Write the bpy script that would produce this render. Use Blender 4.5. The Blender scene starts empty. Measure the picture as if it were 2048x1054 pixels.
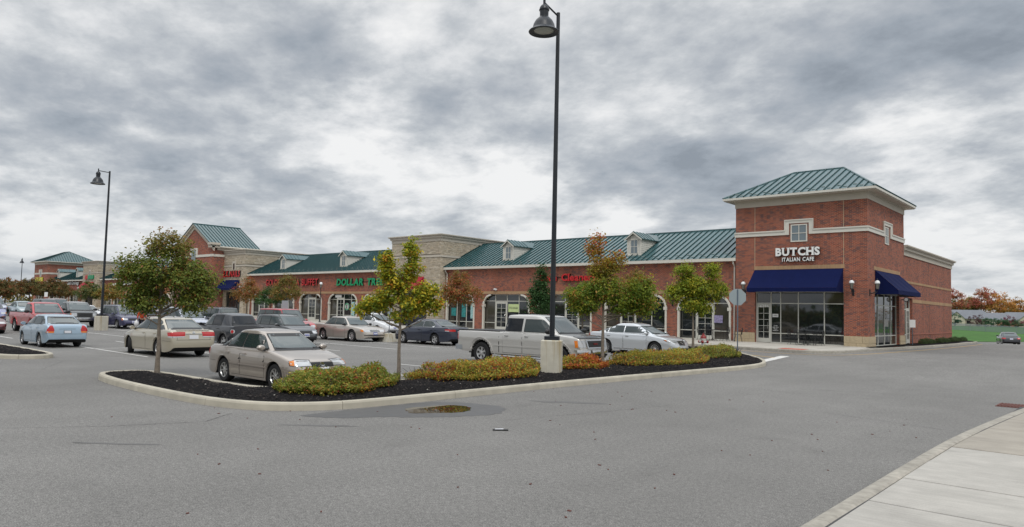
import bpy, bmesh, math, random
import numpy as np
from mathutils import Vector, Matrix, geometry
from mathutils.bvhtree import BVHTree
R = math.radians
SC = bpy.context.scene
COL = SC.collection
# ------------------------------------------------------------------ camera
cam = bpy.data.cameras.new('camera'); camo = bpy.data.objects.new('camera', cam); COL.objects.link(camo)
PITCH, ROLL, YAW = .0603, .0229, .72
CAM = Vector((11.74, -44.41, 2.0))
fw = Vector((-math.sin(YAW)*math.cos(PITCH), math.cos(YAW)*math.cos(PITCH), math.sin(PITCH)))
r0 = Vector((math.cos(YAW), math.sin(YAW), 0)); u0 = r0.cross(fw)
rt = math.cos(ROLL)*r0+math.sin(ROLL)*u0; up = -math.sin(ROLL)*r0+math.cos(ROLL)*u0
camo.matrix_world = Matrix((( rt.x, up.x, -fw.x, CAM.x), (rt.y, up.y, -fw.y, CAM.y), (rt.z, up.z, -fw.z, CAM.z), (0, 0, 0, 1)))
cam.sensor_width = 36; cam.lens = 1433/2048*36; cam.shift_y = 9.2/2048
cam.clip_end = 9000; cam.clip_start = .1
SC.camera = camo
# ------------------------------------------------------------------ sky, sun, exposure
SUN_EL, SUN_AZ = 52, 128           # elevation, compass heading of the sun measured from +Y towards +X
W = bpy.data.worlds.new('World'); SC.world = W; W.use_nodes = True
nt = W.node_tree; N = nt.nodes; L = nt.links; N.clear()
def nd(t, **k):
    n = N.new(t)
    for a, b in k.items(): setattr(n, a, b)
    return n
def mth(op, a, b=None, c=None):
    n = nd('ShaderNodeMath', operation=op)
    for i, v in enumerate((a, b, c)):
        if v is None: continue
        if isinstance(v, (int, float)): n.inputs[i].default_value = v
        else: L.new(v, n.inputs[i])
    return n.outputs[0]
out = nd('ShaderNodeOutputWorld'); bg = nd('ShaderNodeBackground'); L.new(bg.outputs[0], out.inputs[0])
sky = nd('ShaderNodeTexSky', sky_type='NISHITA'); sky.sun_disc = False
sky.sun_elevation = R(SUN_EL); sky.sun_rotation = R(SUN_AZ)
tc = nd('ShaderNodeTexCoord'); sp = nd('ShaderNodeSeparateXYZ'); L.new(tc.outputs['Generated'], sp.inputs[0])
zc = mth('MAXIMUM', sp.outputs[2], 0.0)
za = mth('ADD', zc, 0.24)
px = mth('DIVIDE', sp.outputs[0], za); py = mth('DIVIDE', sp.outputs[1], za)
cb = nd('ShaderNodeCombineXYZ'); L.new(px, cb.inputs[0]); L.new(py, cb.inputs[1])
def noise(vec, scale, detail, rough, dist=0, loc=(0, 0, 0), rot=0, sc=(1, 1, 1)):
    mp = nd('ShaderNodeMapping'); L.new(vec, mp.inputs[0]); mp.inputs[1].default_value = loc; mp.inputs[2].default_value = (0, 0, rot); mp.inputs[3].default_value = sc
    n = nd('ShaderNodeTexNoise'); L.new(mp.outputs[0], n.inputs[0])
    n.inputs['Scale'].default_value = scale; n.inputs['Detail'].default_value = detail
    n.inputs['Roughness'].default_value = rough; n.inputs['Distortion'].default_value = dist
    return n.outputs[0]
n1 = noise(cb.outputs[0], 1.5, 13, .60, .10, (3.1, 7.4, 0), .72, (1.0, 1.15, 1))
n2 = noise(cb.outputs[0], 5.2, 9, .60, .1, (1.7, 2.2, 3), .72, (1.0, 1.1, 1))
# cloud masses: soft-edged patches of thicker and thinner cloud, their borders broken up by noise
nw = nd('ShaderNodeTexNoise'); L.new(cb.outputs[0], nw.inputs[0]); nw.inputs['Scale'].default_value = 2.6; nw.inputs['Detail'].default_value = 9; nw.inputs['Roughness'].default_value = .62
w1 = nd('ShaderNodeVectorMath', operation='SUBTRACT'); L.new(nw.outputs['Color'], w1.inputs[0]); w1.inputs[1].default_value = (.5, .5, .5)
w2 = nd('ShaderNodeVectorMath', operation='SCALE'); L.new(w1.outputs[0], w2.inputs[0]); w2.inputs[3].default_value = .22
w3 = nd('ShaderNodeVectorMath', operation='ADD'); L.new(tc.outputs['Generated'], w3.inputs[0]); L.new(w2.outputs[0], w3.inputs[1])
CLOUDS = [(760, 320, 165, .088), (1010, 400, 135, .08), (600, 250, 120, .05), (520, 430, 110, .03), (90, 400, 150, .05), (60, 470, 120, .04), (240, 150, 150, .05), (1130, 420, 120, .06), (1230, 460, 90, .05), (1870, 320, 140, .10), (1930, 480, 130, .07), (1350, 180, 80, .035), (1545, 165, 80, .04), (1820, 500, 90, .04), (330, 470, 130, .03),
          (620, 110, 150, -.07), (790, 190, 150, -.08), (930, 260, 120, -.06), (290, 300, 160, -.075), (430, 340, 130, -.06), (120, 280, 130, -.05), (150, 30, 150, -.04), (640, 420, 120, -.035), (1450, 230, 190, -.06), (1380, 360, 130, -.07), (1480, 400, 110, -.05), (1980, 130, 190, -.06), (1760, 190, 190, -.05), (1880, 425, 90, -.04), (1250, 60, 220, -.03), (1650, 40, 200, -.035), (880, 60, 120, .03)]
tot = None
for cx_, cy_, cr_, cw_ in CLOUDS:
    d_ = (fw+rt*((cx_-1024)/1433)-up*((cy_-536)/1433)).normalized()
    v_ = nd('ShaderNodeVectorMath', operation='DISTANCE'); L.new(w3.outputs[0], v_.inputs[0]); v_.inputs[1].default_value = d_
    r_ = nd('ShaderNodeMapRange', interpolation_type='SMOOTHSTEP'); L.new(v_.outputs['Value'], r_.inputs[0]); r_.inputs[1].default_value = 0; r_.inputs[2].default_value = cr_*1.25/1433; r_.inputs[3].default_value = cw_*(.72 if cw_ < 0 else 1); r_.inputs[4].default_value = 0
    tot = r_.outputs[0] if tot is None else mth('ADD', tot, r_.outputs[0])
s_ = mth('ADD', mth('ADD', mth('MULTIPLY', n1, .50), mth('MULTIPLY', n2, .20)), mth('ADD', tot, .240))
ramp = nd('ShaderNodeValToRGB'); L.new(s_, ramp.inputs[0])
el = ramp.color_ramp.elements
el[0].position = .46; el[0].color = (.315, .355, .405, 1)
el[1].position = .672; el[1].color = (1.05, 1.05, 1.045, 1)
for p, c in ((.505, (.41, .455, .51)), (.55, (.52, .555, .60)), (.587, (.66, .69, .72)), (.627, (.86, .875, .89))):
    e = el.new(p); e.color = (*c, 1)
# pale band of cloud towards the horizon, then brighter overcast towards the zenith
hz = mth('POWER', mth('SUBTRACT', 1.0, zc), 14.0)
mx = nd('ShaderNodeMix', data_type='RGBA'); L.new(mth('MULTIPLY', hz, .55), mx.inputs[0]); L.new(ramp.outputs[0], mx.inputs[6]); mx.inputs[7].default_value = (.60, .65, .71, 1)
zen = mth('ADD', 1.0, mth('MULTIPLY', mth('MAXIMUM', mth('SUBTRACT', zc, .40), 0), 3.2))  # gain begins above the view, added to light the ground and deepen car shade
sc_ = nd('ShaderNodeVectorMath', operation='SCALE'); L.new(mx.outputs[2], sc_.inputs[0]); L.new(mth('MULTIPLY', zen, 10.5), sc_.inputs[3])
m2 = nd('ShaderNodeMix', data_type='RGBA'); m2.inputs[0].default_value = .94
L.new(sky.outputs[0], m2.inputs[6]); L.new(sc_.outputs[0], m2.inputs[7])
L.new(m2.outputs[2], bg.inputs[0]); bg.inputs[1].default_value = .1
sun = bpy.data.lights.new('sun', 'SUN'); suno = bpy.data.objects.new('sun', sun); COL.objects.link(suno)
sun.energy = 1.5; sun.angle = R(14); sun.color = (1, .96, .9)
sd = Vector((math.sin(R(SUN_AZ))*math.cos(R(SUN_EL)), math.cos(R(SUN_AZ))*math.cos(R(SUN_EL)), math.sin(R(SUN_EL))))
suno.rotation_euler = sd.to_track_quat('Z', 'Y').to_euler(); suno.location = (0, 0, 60)
vs = SC.view_settings; vs.view_transform = 'Standard'; vs.look = 'None'; vs.exposure = -.24; vs.gamma = 1; vs.use_curve_mapping = False
SC.cycles.max_bounces = 6; SC.cycles.diffuse_bounces = 3; SC.cycles.glossy_bounces = 3; SC.cycles.transmission_bounces = 3; SC.cycles.transparent_max_bounces = 6
# ------------------------------------------------------------------ materials
M = {}
def mat(name, col, rough=.6, metal=0, spec=.5, coat=0, var=0, vscale=3., bump=0, bscale=40., var2=0, v2scale=.4, ior=None, trans=0):
    m = bpy.data.materials.new(name); m.use_nodes = True; M[name] = m
    t = m.node_tree; b = t.nodes['Principled BSDF']
    b.inputs['Base Color'].default_value = (*col, 1); b.inputs['Roughness'].default_value = rough
    b.inputs['Metallic'].default_value = metal; b.inputs['Specular IOR Level'].default_value = spec
    b.inputs['Coat Weight'].default_value = coat; b.inputs['Coat Roughness'].default_value = .06
    if ior: b.inputs['IOR'].default_value = ior
    if var or var2:
        tcn = t.nodes.new('ShaderNodeTexCoord'); last = None
        for v, s, d in ((var, vscale, 5), (var2, v2scale, 3)):
            if not v: continue
            n = t.nodes.new('ShaderNodeTexNoise'); n.inputs['Scale'].default_value = s; n.inputs['Detail'].default_value = d
            t.links.new(tcn.outputs['Object'], n.inputs[0])
            mr = t.nodes.new('ShaderNodeMapRange'); mr.inputs[1].default_value = .28; mr.inputs[2].default_value = .72
            mr.inputs[3].default_value = 1-v; mr.inputs[4].default_value = 1+v
            t.links.new(n.outputs[0], mr.inputs[0])
            if last is None: last = mr.outputs[0]
            else:
                q = t.nodes.new('ShaderNodeMath'); q.operation = 'MULTIPLY'; t.links.new(last, q.inputs[0]); t.links.new(mr.outputs[0], q.inputs[1]); last = q.outputs[0]
        vm = t.nodes.new('ShaderNodeVectorMath'); vm.operation = 'SCALE'; vm.inputs[0].default_value = col
        t.links.new(last, vm.inputs[3]); t.links.new(vm.outputs[0], b.inputs['Base Color'])
    if bump:
        tcn = t.nodes.new('ShaderNodeTexCoord'); n = t.nodes.new('ShaderNodeTexNoise'); n.inputs['Scale'].default_value = bscale; n.inputs['Detail'].default_value = 4
        t.links.new(tcn.outputs['Object'], n.inputs[0]); bp = t.nodes.new('ShaderNodeBump'); bp.inputs['Strength'].default_value = bump; bp.inputs['Distance'].default_value = .02
        t.links.new(n.outputs[0], bp.inputs['Height']); t.links.new(bp.outputs[0], b.inputs['Normal'])
    return m
def brick_mat(name, c1, c2, mortar, bw=.203, rh=.0677, ms=.009, dark=.35, bias=0., rough=.85):
    m = bpy.data.materials.new(name); m.use_nodes = True; M[name] = m; t = m.node_tree; b = t.nodes['Principled BSDF']; n = t.nodes; l = t.links
    b.inputs['Roughness'].default_value = rough; b.inputs['Specular IOR Level'].default_value = .25
    g = n.new('ShaderNodeNewGeometry'); s = n.new('ShaderNodeSeparateXYZ'); l.new(g.outputs['Position'], s.inputs[0])
    sn = n.new('ShaderNodeSeparateXYZ'); l.new(g.outputs['Normal'], sn.inputs[0])
    ab = n.new('ShaderNodeMath'); ab.operation = 'ABSOLUTE'; l.new(sn.outputs[0], ab.inputs[0])
    gt = n.new('ShaderNodeMath'); gt.operation = 'GREATER_THAN'; gt.inputs[1].default_value = .6; l.new(ab.outputs[0], gt.inputs[0])
    mx = n.new('ShaderNodeMix'); mx.data_type = 'FLOAT'; l.new(gt.outputs[0], mx.inputs[0]); l.new(s.outputs[0], mx.inputs[2]); l.new(s.outputs[1], mx.inputs[3])
    cb = n.new('ShaderNodeCombineXYZ'); l.new(mx.outputs[0], cb.inputs[0]); l.new(s.outputs[2], cb.inputs[1])
    br = n.new('ShaderNodeTexBrick'); l.new(cb.outputs[0], br.inputs[0]); br.inputs['Scale'].default_value = 1
    br.inputs['Color1'].default_value = (*c1, 1); br.inputs['Color2'].default_value = (*c2, 1); br.inputs['Mortar'].default_value = (*mortar, 1)
    br.inputs['Mortar Size'].default_value = ms; br.inputs['Brick Width'].default_value = bw; br.inputs['Row Height'].default_value = rh; br.inputs['Bias'].default_value = bias
    # odd burnt bricks, cell by cell, gathered by a broad noise
    fl = n.new('ShaderNodeVectorMath'); fl.operation = 'DIVIDE'; l.new(cb.outputs[0], fl.inputs[0]); fl.inputs[1].default_value = (bw, rh, 1)
    f2 = n.new('ShaderNodeVectorMath'); f2.operation = 'FLOOR'; l.new(fl.outputs[0], f2.inputs[0])
    wn = n.new('ShaderNodeTexWhiteNoise'); wn.noise_dimensions = '2D'; l.new(f2.outputs[0], wn.inputs[0])
    no = n.new('ShaderNodeTexNoise'); no.inputs['Scale'].default_value = 1.1; no.inputs['Detail'].default_value = 5; l.new(cb.outputs[0], no.inputs[0])
    ad = n.new('ShaderNodeMath'); ad.operation = 'ADD'; l.new(wn.outputs[0], ad.inputs[0]); l.new(no.outputs[0], ad.inputs[1])
    mr = n.new('ShaderNodeMapRange'); l.new(ad.outputs[0], mr.inputs[0]); mr.inputs[1].default_value = 1.14; mr.inputs[2].default_value = 1.34; mr.inputs[3].default_value = 0; mr.inputs[4].default_value = dark*1.7
    dk = n.new('ShaderNodeMix'); dk.data_type = 'RGBA'; l.new(mr.outputs[0], dk.inputs[0]); l.new(br.outputs[0], dk.inputs[6]); dk.inputs[7].default_value = (.085, .07, .075, 1)
    wt = n.new('ShaderNodeTexNoise'); wt.inputs['Scale'].default_value = 1; wt.inputs['Detail'].default_value = 4; wm = n.new('ShaderNodeMapping'); wm.inputs[3].default_value = (.9, .16, 1); l.new(cb.outputs[0], wm.inputs[0]); l.new(wm.outputs[0], wt.inputs[0])
    wr = n.new('ShaderNodeMapRange'); wr.inputs[1].default_value = .3; wr.inputs[2].default_value = .7; wr.inputs[3].default_value = .86; wr.inputs[4].default_value = 1.12; l.new(wt.outputs[0], wr.inputs[0])
    ws = n.new('ShaderNodeVectorMath'); ws.operation = 'SCALE'; l.new(dk.outputs[2], ws.inputs[0]); l.new(wr.outputs[0], ws.inputs[3]); l.new(ws.outputs[0], b.inputs['Base Color'])
    bp = n.new('ShaderNodeBump'); bp.inputs['Strength'].default_value = .5; bp.inputs['Distance'].default_value = .008; bp.invert = True
    l.new(br.outputs['Fac'], bp.inputs['Height']); l.new(bp.outputs[0], b.inputs['Normal'])
    return m
brick_mat('brick', (.345, .076, .038), (.205, .042, .024), (.37, .26, .195))
brick_mat('brick_tan', (.42, .27, .15), (.36, .22, .12), (.4, .3, .2), bw=.0677, rh=.25, ms=.006, dark=.05)
mat('stucco', (.50, .455, .385), .8, var=.05, vscale=2)
mat('trim', (.62, .595, .53), .55, var=.04, vscale=1.5)
mat('siding', (.62, .60, .54), .6)
mat('stone', (.46, .37, .24), .85, var=.14, vscale=4, bump=.5, bscale=25)
mat('roof_seam_shade', (.008, .040, .042), .45, spec=.35)  # roof colour darkened: shade on the rib sides put into the paint
mat('roof', (.030, .092, .098), .36, metal=.0, spec=.65, coat=.35, var=.05, vscale=.8, var2=.08, v2scale=.2)
mat('guard', (.30, .34, .32), .5, metal=.4)
mat('frame', (.55, .545, .49), .45)
mat('frame_dark', (.02, .02, .022), .4)
mat('frame_blue', (.03, .06, .32), .4)
mat('glass', (.012, .015, .016), .03, spec=.5, ior=1.9)
mat('glass_b', (.030, .028, .024), .04, spec=.5, ior=1.8); mat('glass_c', (.055, .050, .040), .05, spec=.5, ior=1.75)
mat('glass_dim', (.02, .024, .024), .06, spec=.5, ior=1.7)
mat('awn_blue', (.004, .009, .055), .8, spec=.12, var=.08, vscale=3)
mat('awn_red', (.33, .012, .03), .7, spec=.3)
mat('awn_green', (.0, .13, .05), .7, spec=.3)
mat('black', (.012, .012, .013), .5)
mat('rubber', (.018, .018, .019), .8, spec=.3)
mat('pole', (.010, .013, .018), .38, spec=.5)
mat('lens', (.42, .42, .38), .25)
mat('globe', (.75, .76, .76), .25)
mat('lantern', (.16, .15, .13), .12, ior=1.7)
mat('steel', (.38, .40, .42), .4, metal=.7, var=.1, vscale=6)
mat('bark', (.20, .165, .13), .9, var=.25, vscale=14, bump=.8, bscale=45)
mat('bark_dark', (.085, .07, .055), .9, var=.2, vscale=10, bump=.6)
mat('chips_pale', (.060, .050, .045), .95, spec=.1, var=.5, vscale=30)
mat('chips', (.020, .018, .018), .95, spec=.2, var=.4, vscale=30)
mat('kerb', (.43, .395, .32), .85, var=.12, vscale=3, var2=.10, v2scale=.5, bump=.3, bscale=80)
mat('kerb_grey', (.33, .305, .26), .85, var=.22, vscale=9, var2=.12, v2scale=.9, bump=.3, bscale=80)
def slab_mat(name, col):
    m = bpy.data.materials.new(name); m.use_nodes = True; M[name] = m; t = m.node_tree; b = t.nodes['Principled BSDF']; n = t.nodes; l = t.links; b.inputs['Roughness'].default_value = .85; b.inputs['Specular IOR Level'].default_value = .3
    g = n.new('ShaderNodeNewGeometry'); last = None
    for sc, ms, lo, hi in ((1, (1.2, 26, 1), .93, 1.07), (1, (5, 90, 1), .93, 1.07), (3.2, (1, 1, 1), .93, 1.07), (.8, (1, 1, 1), .92, 1.06), (60, (1, 1, 1), .93, 1.07)):
        mp = n.new('ShaderNodeMapping'); mp.inputs[3].default_value = ms; l.new(g.outputs['Position'], mp.inputs[0]); q = n.new('ShaderNodeTexNoise'); q.inputs['Scale'].default_value = sc; q.inputs['Detail'].default_value = 4; l.new(mp.outputs[0], q.inputs[0])
        r = n.new('ShaderNodeMapRange'); r.inputs[1].default_value = .3; r.inputs[2].default_value = .7; r.inputs[3].default_value = lo; r.inputs[4].default_value = hi; l.new(q.outputs[0], r.inputs[0])
        if last is None: last = r.outputs[0]
        else: k = n.new('ShaderNodeMath'); k.operation = 'MULTIPLY'; l.new(last, k.inputs[0]); l.new(r.outputs[0], k.inputs[1]); last = k.outputs[0]
    s = n.new('ShaderNodeVectorMath'); s.operation = 'SCALE'; s.inputs[0].default_value = col; l.new(last, s.inputs[3]); l.new(s.outputs[0], b.inputs['Base Color'])
    bp = n.new('ShaderNodeBump'); bp.inputs['Strength'].default_value = .3; bp.inputs['Distance'].default_value = .004; l.new(last, bp.inputs['Height']); l.new(bp.outputs[0], b.inputs['Normal'])
slab_mat('slab', (.395, .375, .34)); slab_mat('slab_b', (.325, .295, .25))
mat('walk', (.43, .405, .355), .85, var=.07, vscale=1, bump=.2, bscale=50)
mat('red_pad', (.42, .075, .04), .8)
mat('paint_white', (.62, .61, .58), .75, var=.18, vscale=5)
mat('paint_yellow', (.50, .33, .10), .75, var=.2, vscale=4)
mat('tar', (.055, .053, .052), .8)
mat('damp', (.085, .084, .084), .55, spec=.5, var=.10, vscale=5)
mat('stain', (.125, .122, .118), .85, var=.15, vscale=60)
mat('water', (.012, .011, .010), .015, spec=.5, ior=1.6)
mat('rust', (.12, .04, .03), .8, var=.3, vscale=20)
mat('white', (.72, .72, .70), .5)
mat('sign_red', (.50, .012, .015), .35)
mat('sign_green', (.0, .26, .10), .35)
mat('sign_white', (.80, .80, .78), .35)
mat('sign_yellow', (.55, .50, .02), .35)
mat('yellow_green', (.52, .62, .30), .6)
mat('skin', (.35, .2, .14), .6)
mat('hair', (.03, .018, .012), .7)
mat('coat_red', (.45, .045, .012), .8)
mat('coat_purple', (.12, .02, .13), .8)
mat('coat_dark', (.015, .016, .025), .8)
mat('trousers', (.01, .01, .012), .8)
mat('bag', (.62, .62, .62), .4)
mat('hyd_white', (.70, .69, .66), .4)
mat('hyd_red', (.25, .02, .02), .4)
mat('plate', (.62, .63, .66), .5)
mat('plate_blue', (.10, .12, .33), .5)
mat('chrome', (.62, .62, .62), .15, metal=1)
mat('rim', (.55, .55, .55), .28, metal=.75)
mat('rim_dark', (.05, .05, .05), .5, metal=.3)
mat('lamp_clear', (.55, .56, .57), .12, metal=.45, spec=.8)
mat('lamp_amber', (.70, .20, .02), .2, spec=.8)
mat('lamp_red', (.42, .008, .008), .15, spec=.8)
mat('cream', (.58, .53, .42), .7)
mat('fence', (.19, .225, .245), .6, metal=.3)
mat('shingle', (.17, .18, .20), .85, var=.1, vscale=.5)
mat('house_wall', (.45, .40, .33), .8)
mat('house_brick', (.30, .16, .11), .85)
mat('cable', (.02, .02, .02), .6)
def glass_car(name, col, rough=.04, ior=1.75):
    return mat(name, col, rough, spec=.5, ior=ior)
glass_car('car_glass', (.022, .034, .034), ior=1.62); glass_car('windscreen', (.035, .055, .055), ior=2.0); glass_car('car_glass_dark', (.005, .007, .010), ior=1.42); glass_car('car_glass_light', (.10, .12, .135))
def asphalt():
    m = bpy.data.materials.new('asphalt'); m.use_nodes = True; M['asphalt'] = m; t = m.node_tree; b = t.nodes['Principled BSDF']; n = t.nodes; l = t.links
    b.inputs['Roughness'].default_value = .88; b.inputs['Specular IOR Level'].default_value = .35
    g = n.new('ShaderNodeNewGeometry')
    def no(scale, det, lo, hi, f=.3, t2=.7, rough=.5, mp=None):
        q = n.new('ShaderNodeTexNoise'); q.inputs['Scale'].default_value = scale; q.inputs['Detail'].default_value = det; q.inputs['Roughness'].default_value = rough
        if mp:
            k = n.new('ShaderNodeMapping'); k.inputs[3].default_value = mp; l.new(g.outputs['Position'], k.inputs[0]); l.new(k.outputs[0], q.inputs[0])
        else: l.new(g.outputs['Position'], q.inputs[0])
        r = n.new('ShaderNodeMapRange'); r.inputs[1].default_value = f; r.inputs[2].default_value = t2; r.inputs[3].default_value = lo; r.inputs[4].default_value = hi
        l.new(q.outputs[0], r.inputs[0]); return r.outputs[0]
    def mul(a, c):
        q = n.new('ShaderNodeMath'); q.operation = 'MULTIPLY'; l.new(a, q.inputs[0]); l.new(c, q.inputs[1]); return q.outputs[0]
    v = mul(no(70, 2, .45, 1.55, .3, .7), no(17, 3, .80, 1.20))
    v = mul(v, no(.16, 4, .90, 1.10)); v = mul(v, no(1.1, 5, .94, 1.06, .3, .7, .6))
    v = mul(v, no(.5, 5, .965, 1.035, .35, .65, .6, (1.8, .12, 1)))       # long wheel-polished bands along the lane
    vo = n.new('ShaderNodeTexVoronoi'); vo.inputs['Scale'].default_value = 55; l.new(g.outputs['Position'], vo.inputs[0])
    r = n.new('ShaderNodeMapRange'); r.inputs[1].default_value = 0; r.inputs[2].default_value = .18; r.inputs[3].default_value = 1.35; r.inputs[4].default_value = 1.0; l.new(vo.outputs[0], r.inputs[0])
    v = mul(v, r.outputs[0]); v = mul(v, no(.9, 3, 1.0, .90, .60, .72)); v = mul(v, no(.045, 3, .93, 1.07))
    s = n.new('ShaderNodeVectorMath'); s.operation = 'SCALE'; s.inputs[0].default_value = (.178, .172, .162); l.new(v, s.inputs[3]); l.new(s.outputs[0], b.inputs['Base Color'])
    bp = n.new('ShaderNodeBump'); bp.inputs['Strength'].default_value = .45; bp.inputs['Distance'].default_value = .006; l.new(v, bp.inputs['Height']); l.new(bp.outputs[0], b.inputs['Normal'])
asphalt()
def grass_mat():
    m = mat('grass', (.052, .130, .026), .9, spec=.2, var=.25, vscale=.5, var2=.15, v2scale=.05, bump=.4, bscale=9)
grass_mat()
mat('soil', (.10, .10, .07), .95)
def mulch_mat():
    m = mat('mulch', (.013, .012, .0125), .95, spec=.06, var=.6, vscale=18, bump=1., bscale=45)
mulch_mat()
def leaf_mat(name='leaf'):
    m = bpy.data.materials.new(name); m.use_nodes = True; M[name] = m; t = m.node_tree; b = t.nodes['Principled BSDF']; n = t.nodes; l = t.links
    a = n.new('ShaderNodeAttribute'); a.attribute_name = 'tint'; l.new(a.outputs[0], b.inputs['Base Color'])
    b.inputs['Roughness'].default_value = .55; b.inputs['Specular IOR Level'].default_value = .3
    tr = n.new('ShaderNodeBsdfTranslucent'); l.new(a.outputs[0], tr.inputs[0]); mx = n.new('ShaderNodeMixShader'); mx.inputs[0].default_value = .45
    l.new(b.outputs[0], mx.inputs[1]); l.new(tr.outputs[0], mx.inputs[2]); l.new(mx.outputs[0], n['Material Output'].inputs[0])
leaf_mat()
# ------------------------------------------------------------------ object helpers
def link(o): COL.objects.link(o); return o
def thing(name, label, cat, loc=(0, 0, 0), rz=0, group=None):
    o = link(bpy.data.objects.new(name, None)); o.location = loc; o.rotation_euler = (0, 0, rz); o.empty_display_size = .2
    o['label'] = label; o['category'] = cat
    if group: o['group'] = group
    return o
def tag(o, label, cat, group=None, kind=None):
    o['label'] = label; o['category'] = cat
    if group: o['group'] = group
    if kind: o['kind'] = kind
    return o
def root_loc(p):
    v = Vector((0, 0, 0))
    while p is not None: v += p.location; p = p.parent
    return v
class MB:
    """collects faces; build() links them as ONE mesh object, world coordinates made local to the parent"""
    def __init__(s): s.v = []; s.f = []; s.m = []; s.mats = []; s.cur = 0; s.sm = []
    def mat(s, m):
        if m not in s.mats: s.mats.append(m)
        s.cur = s.mats.index(m); return s
    def add(s, vs, fs, smooth=False):
        b = len(s.v); s.v.extend([tuple(x) for x in vs])
        for f in fs: s.f.append(tuple(i+b for i in f)); s.m.append(s.cur); s.sm.append(smooth)
        return s
    def box(s, x0, x1, y0, y1, z0, z1):
        if x0 > x1: x0, x1 = x1, x0
        if y0 > y1: y0, y1 = y1, y0
        if z0 > z1: z0, z1 = z1, z0
        return s.add([(x0, y0, z0), (x1, y0, z0), (x1, y1, z0), (x0, y1, z0), (x0, y0, z1), (x1, y0, z1), (x1, y1, z1), (x0, y1, z1)],
                     [(0, 3, 2, 1), (4, 5, 6, 7), (0, 1, 5, 4), (1, 2, 6, 5), (2, 3, 7, 6), (3, 0, 4, 7)])
    def obox(s, c, ax, ay, az, hx, hy, hz):
        c, ax, ay, az = Vector(c), Vector(ax).normalized(), Vector(ay).normalized(), Vector(az).normalized()
        P = [c+ax*hx*i+ay*hy*j+az*hz*k for k in (-1, 1) for i, j in ((-1, -1), (1, -1), (1, 1), (-1, 1))]
        return s.add(P, [(0, 3, 2, 1), (4, 5, 6, 7), (0, 1, 5, 4), (1, 2, 6, 5), (2, 3, 7, 6), (3, 0, 4, 7)])
    def tube(s, pts, rads, n=8, caps=True, smooth=True):
        pts = [Vector(p) for p in pts]
        if isinstance(rads, (int, float)): rads = [rads]*len(pts)
        V = []; F = []
        for i, p in enumerate(pts):
            d = (pts[min(i+1, len(pts)-1)]-pts[max(i-1, 0)]).normalized()
            a = d.cross(Vector((0, 0, 1)) if abs(d.z) < .9 else Vector((1, 0, 0))).normalized(); b = d.cross(a)
            for k in range(n):
                t = 2*math.pi*k/n; V.append(p+(a*math.cos(t)+b*math.sin(t))*rads[i])
        for i in range(len(pts)-1):
            for k in range(n):
                k2 = (k+1) % n; F.append((i*n+k, i*n+k2, (i+1)*n+k2, (i+1)*n+k))
        s.add(V, F, smooth)
        if caps: s.add(V, [tuple(range(n-1, -1, -1)) if False else tuple(range(n)), tuple(range((len(pts)-1)*n+n-1, (len(pts)-1)*n-1, -1))])
        return s
    def lathe(s, prof, n=20, c=(0, 0, 0), axis='z', smooth=True):
        V = []; F = []
        for r, h in prof:
            for k in range(n):
                t = 2*math.pi*k/n; a, b = r*math.cos(t), r*math.sin(t)
                p = (a, b, h) if axis == 'z' else (a, h, b)
                V.append((p[0]+c[0], p[1]+c[1], p[2]+c[2]))
        for i in range(len(prof)-1):
            for k in range(n):
                k2 = (k+1) % n; F.append((i*n+k, i*n+k2, (i+1)*n+k2, (i+1)*n+k))
        return s.add(V, F, smooth)
    def prism(s, poly, z0, z1):
        n = len(poly); V = [(x, y, z0) for x, y in poly]+[(x, y, z1) for x, y in poly]
        return s.add(V, [tuple(range(n-1, -1, -1)), tuple(range(n, 2*n))]+[(i, (i+1) % n, (i+1) % n+n, i+n) for i in range(n)])
    def build(s, name, m=None, parent=None, label=None, fix=True, local=False):
        me = bpy.data.meshes.new(name)
        off = Vector((0, 0, 0)) if (local or parent is None) else root_loc(parent)
        V = s.v if off.length == 0 else [(x-off.x, y-off.y, z-off.z) for x, y, z in s.v]
        me.from_pydata(V, [], s.f)
        ms = s.mats if s.mats else [m]
        for q in ms: me.materials.append(M[q] if isinstance(q, str) else q)
        if s.mats: me.polygons.foreach_set('material_index', s.m)
        me.polygons.foreach_set('use_smooth', s.sm)
        if fix:
            bm = bmesh.new(); bm.from_mesh(me); bmesh.ops.recalc_face_normals(bm, faces=bm.faces); bm.to_mesh(me); bm.free()
        if any(s.sm): me.set_sharp_from_angle(angle=R(38))
        me.update(); o = link(bpy.data.objects.new(name, me)); o.parent = parent
        if label: o['label'] = label
        return o
_unit = {}
def unit_box(m):
    """shared unit cube mesh in one material, for alike pieces that differ only in size"""
    if m not in _unit:
        b = MB().box(-.5, .5, -.5, .5, -.5, .5); o = b.build('u', m); _unit[m] = o.data; bpy.data.objects.remove(o)
    return _unit[m]
def piece(name, m, parent, x0, x1, y0, y1, z0, z1):
    o = link(bpy.data.objects.new(name, unit_box(m))); o.parent = parent
    o.location = Vector(((x0+x1)/2, (y0+y1)/2, (z0+z1)/2))-root_loc(parent); o.scale = (abs(x1-x0), abs(y1-y0), abs(z1-z0)); return o
def S(t): t = min(1., max(0., t)); return t*t*(3-2*t)
def gz(x, y): return .25*S((y+18)/12)+.7*S((-40-x)/60)-.95*S((y-22)/45)*S((x+30)/30)
def at(px, depth):
    """ground point seen at column px, so many metres along the optical axis"""
    h = Vector((fw.x, fw.y, 0))*1.0; d = fw+rt*((px-1024)/1433.)
    x, y = CAM.x+d.x*depth, CAM.y+d.y*depth
    return x, y
FL = .42     # floor level of the shops
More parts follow.
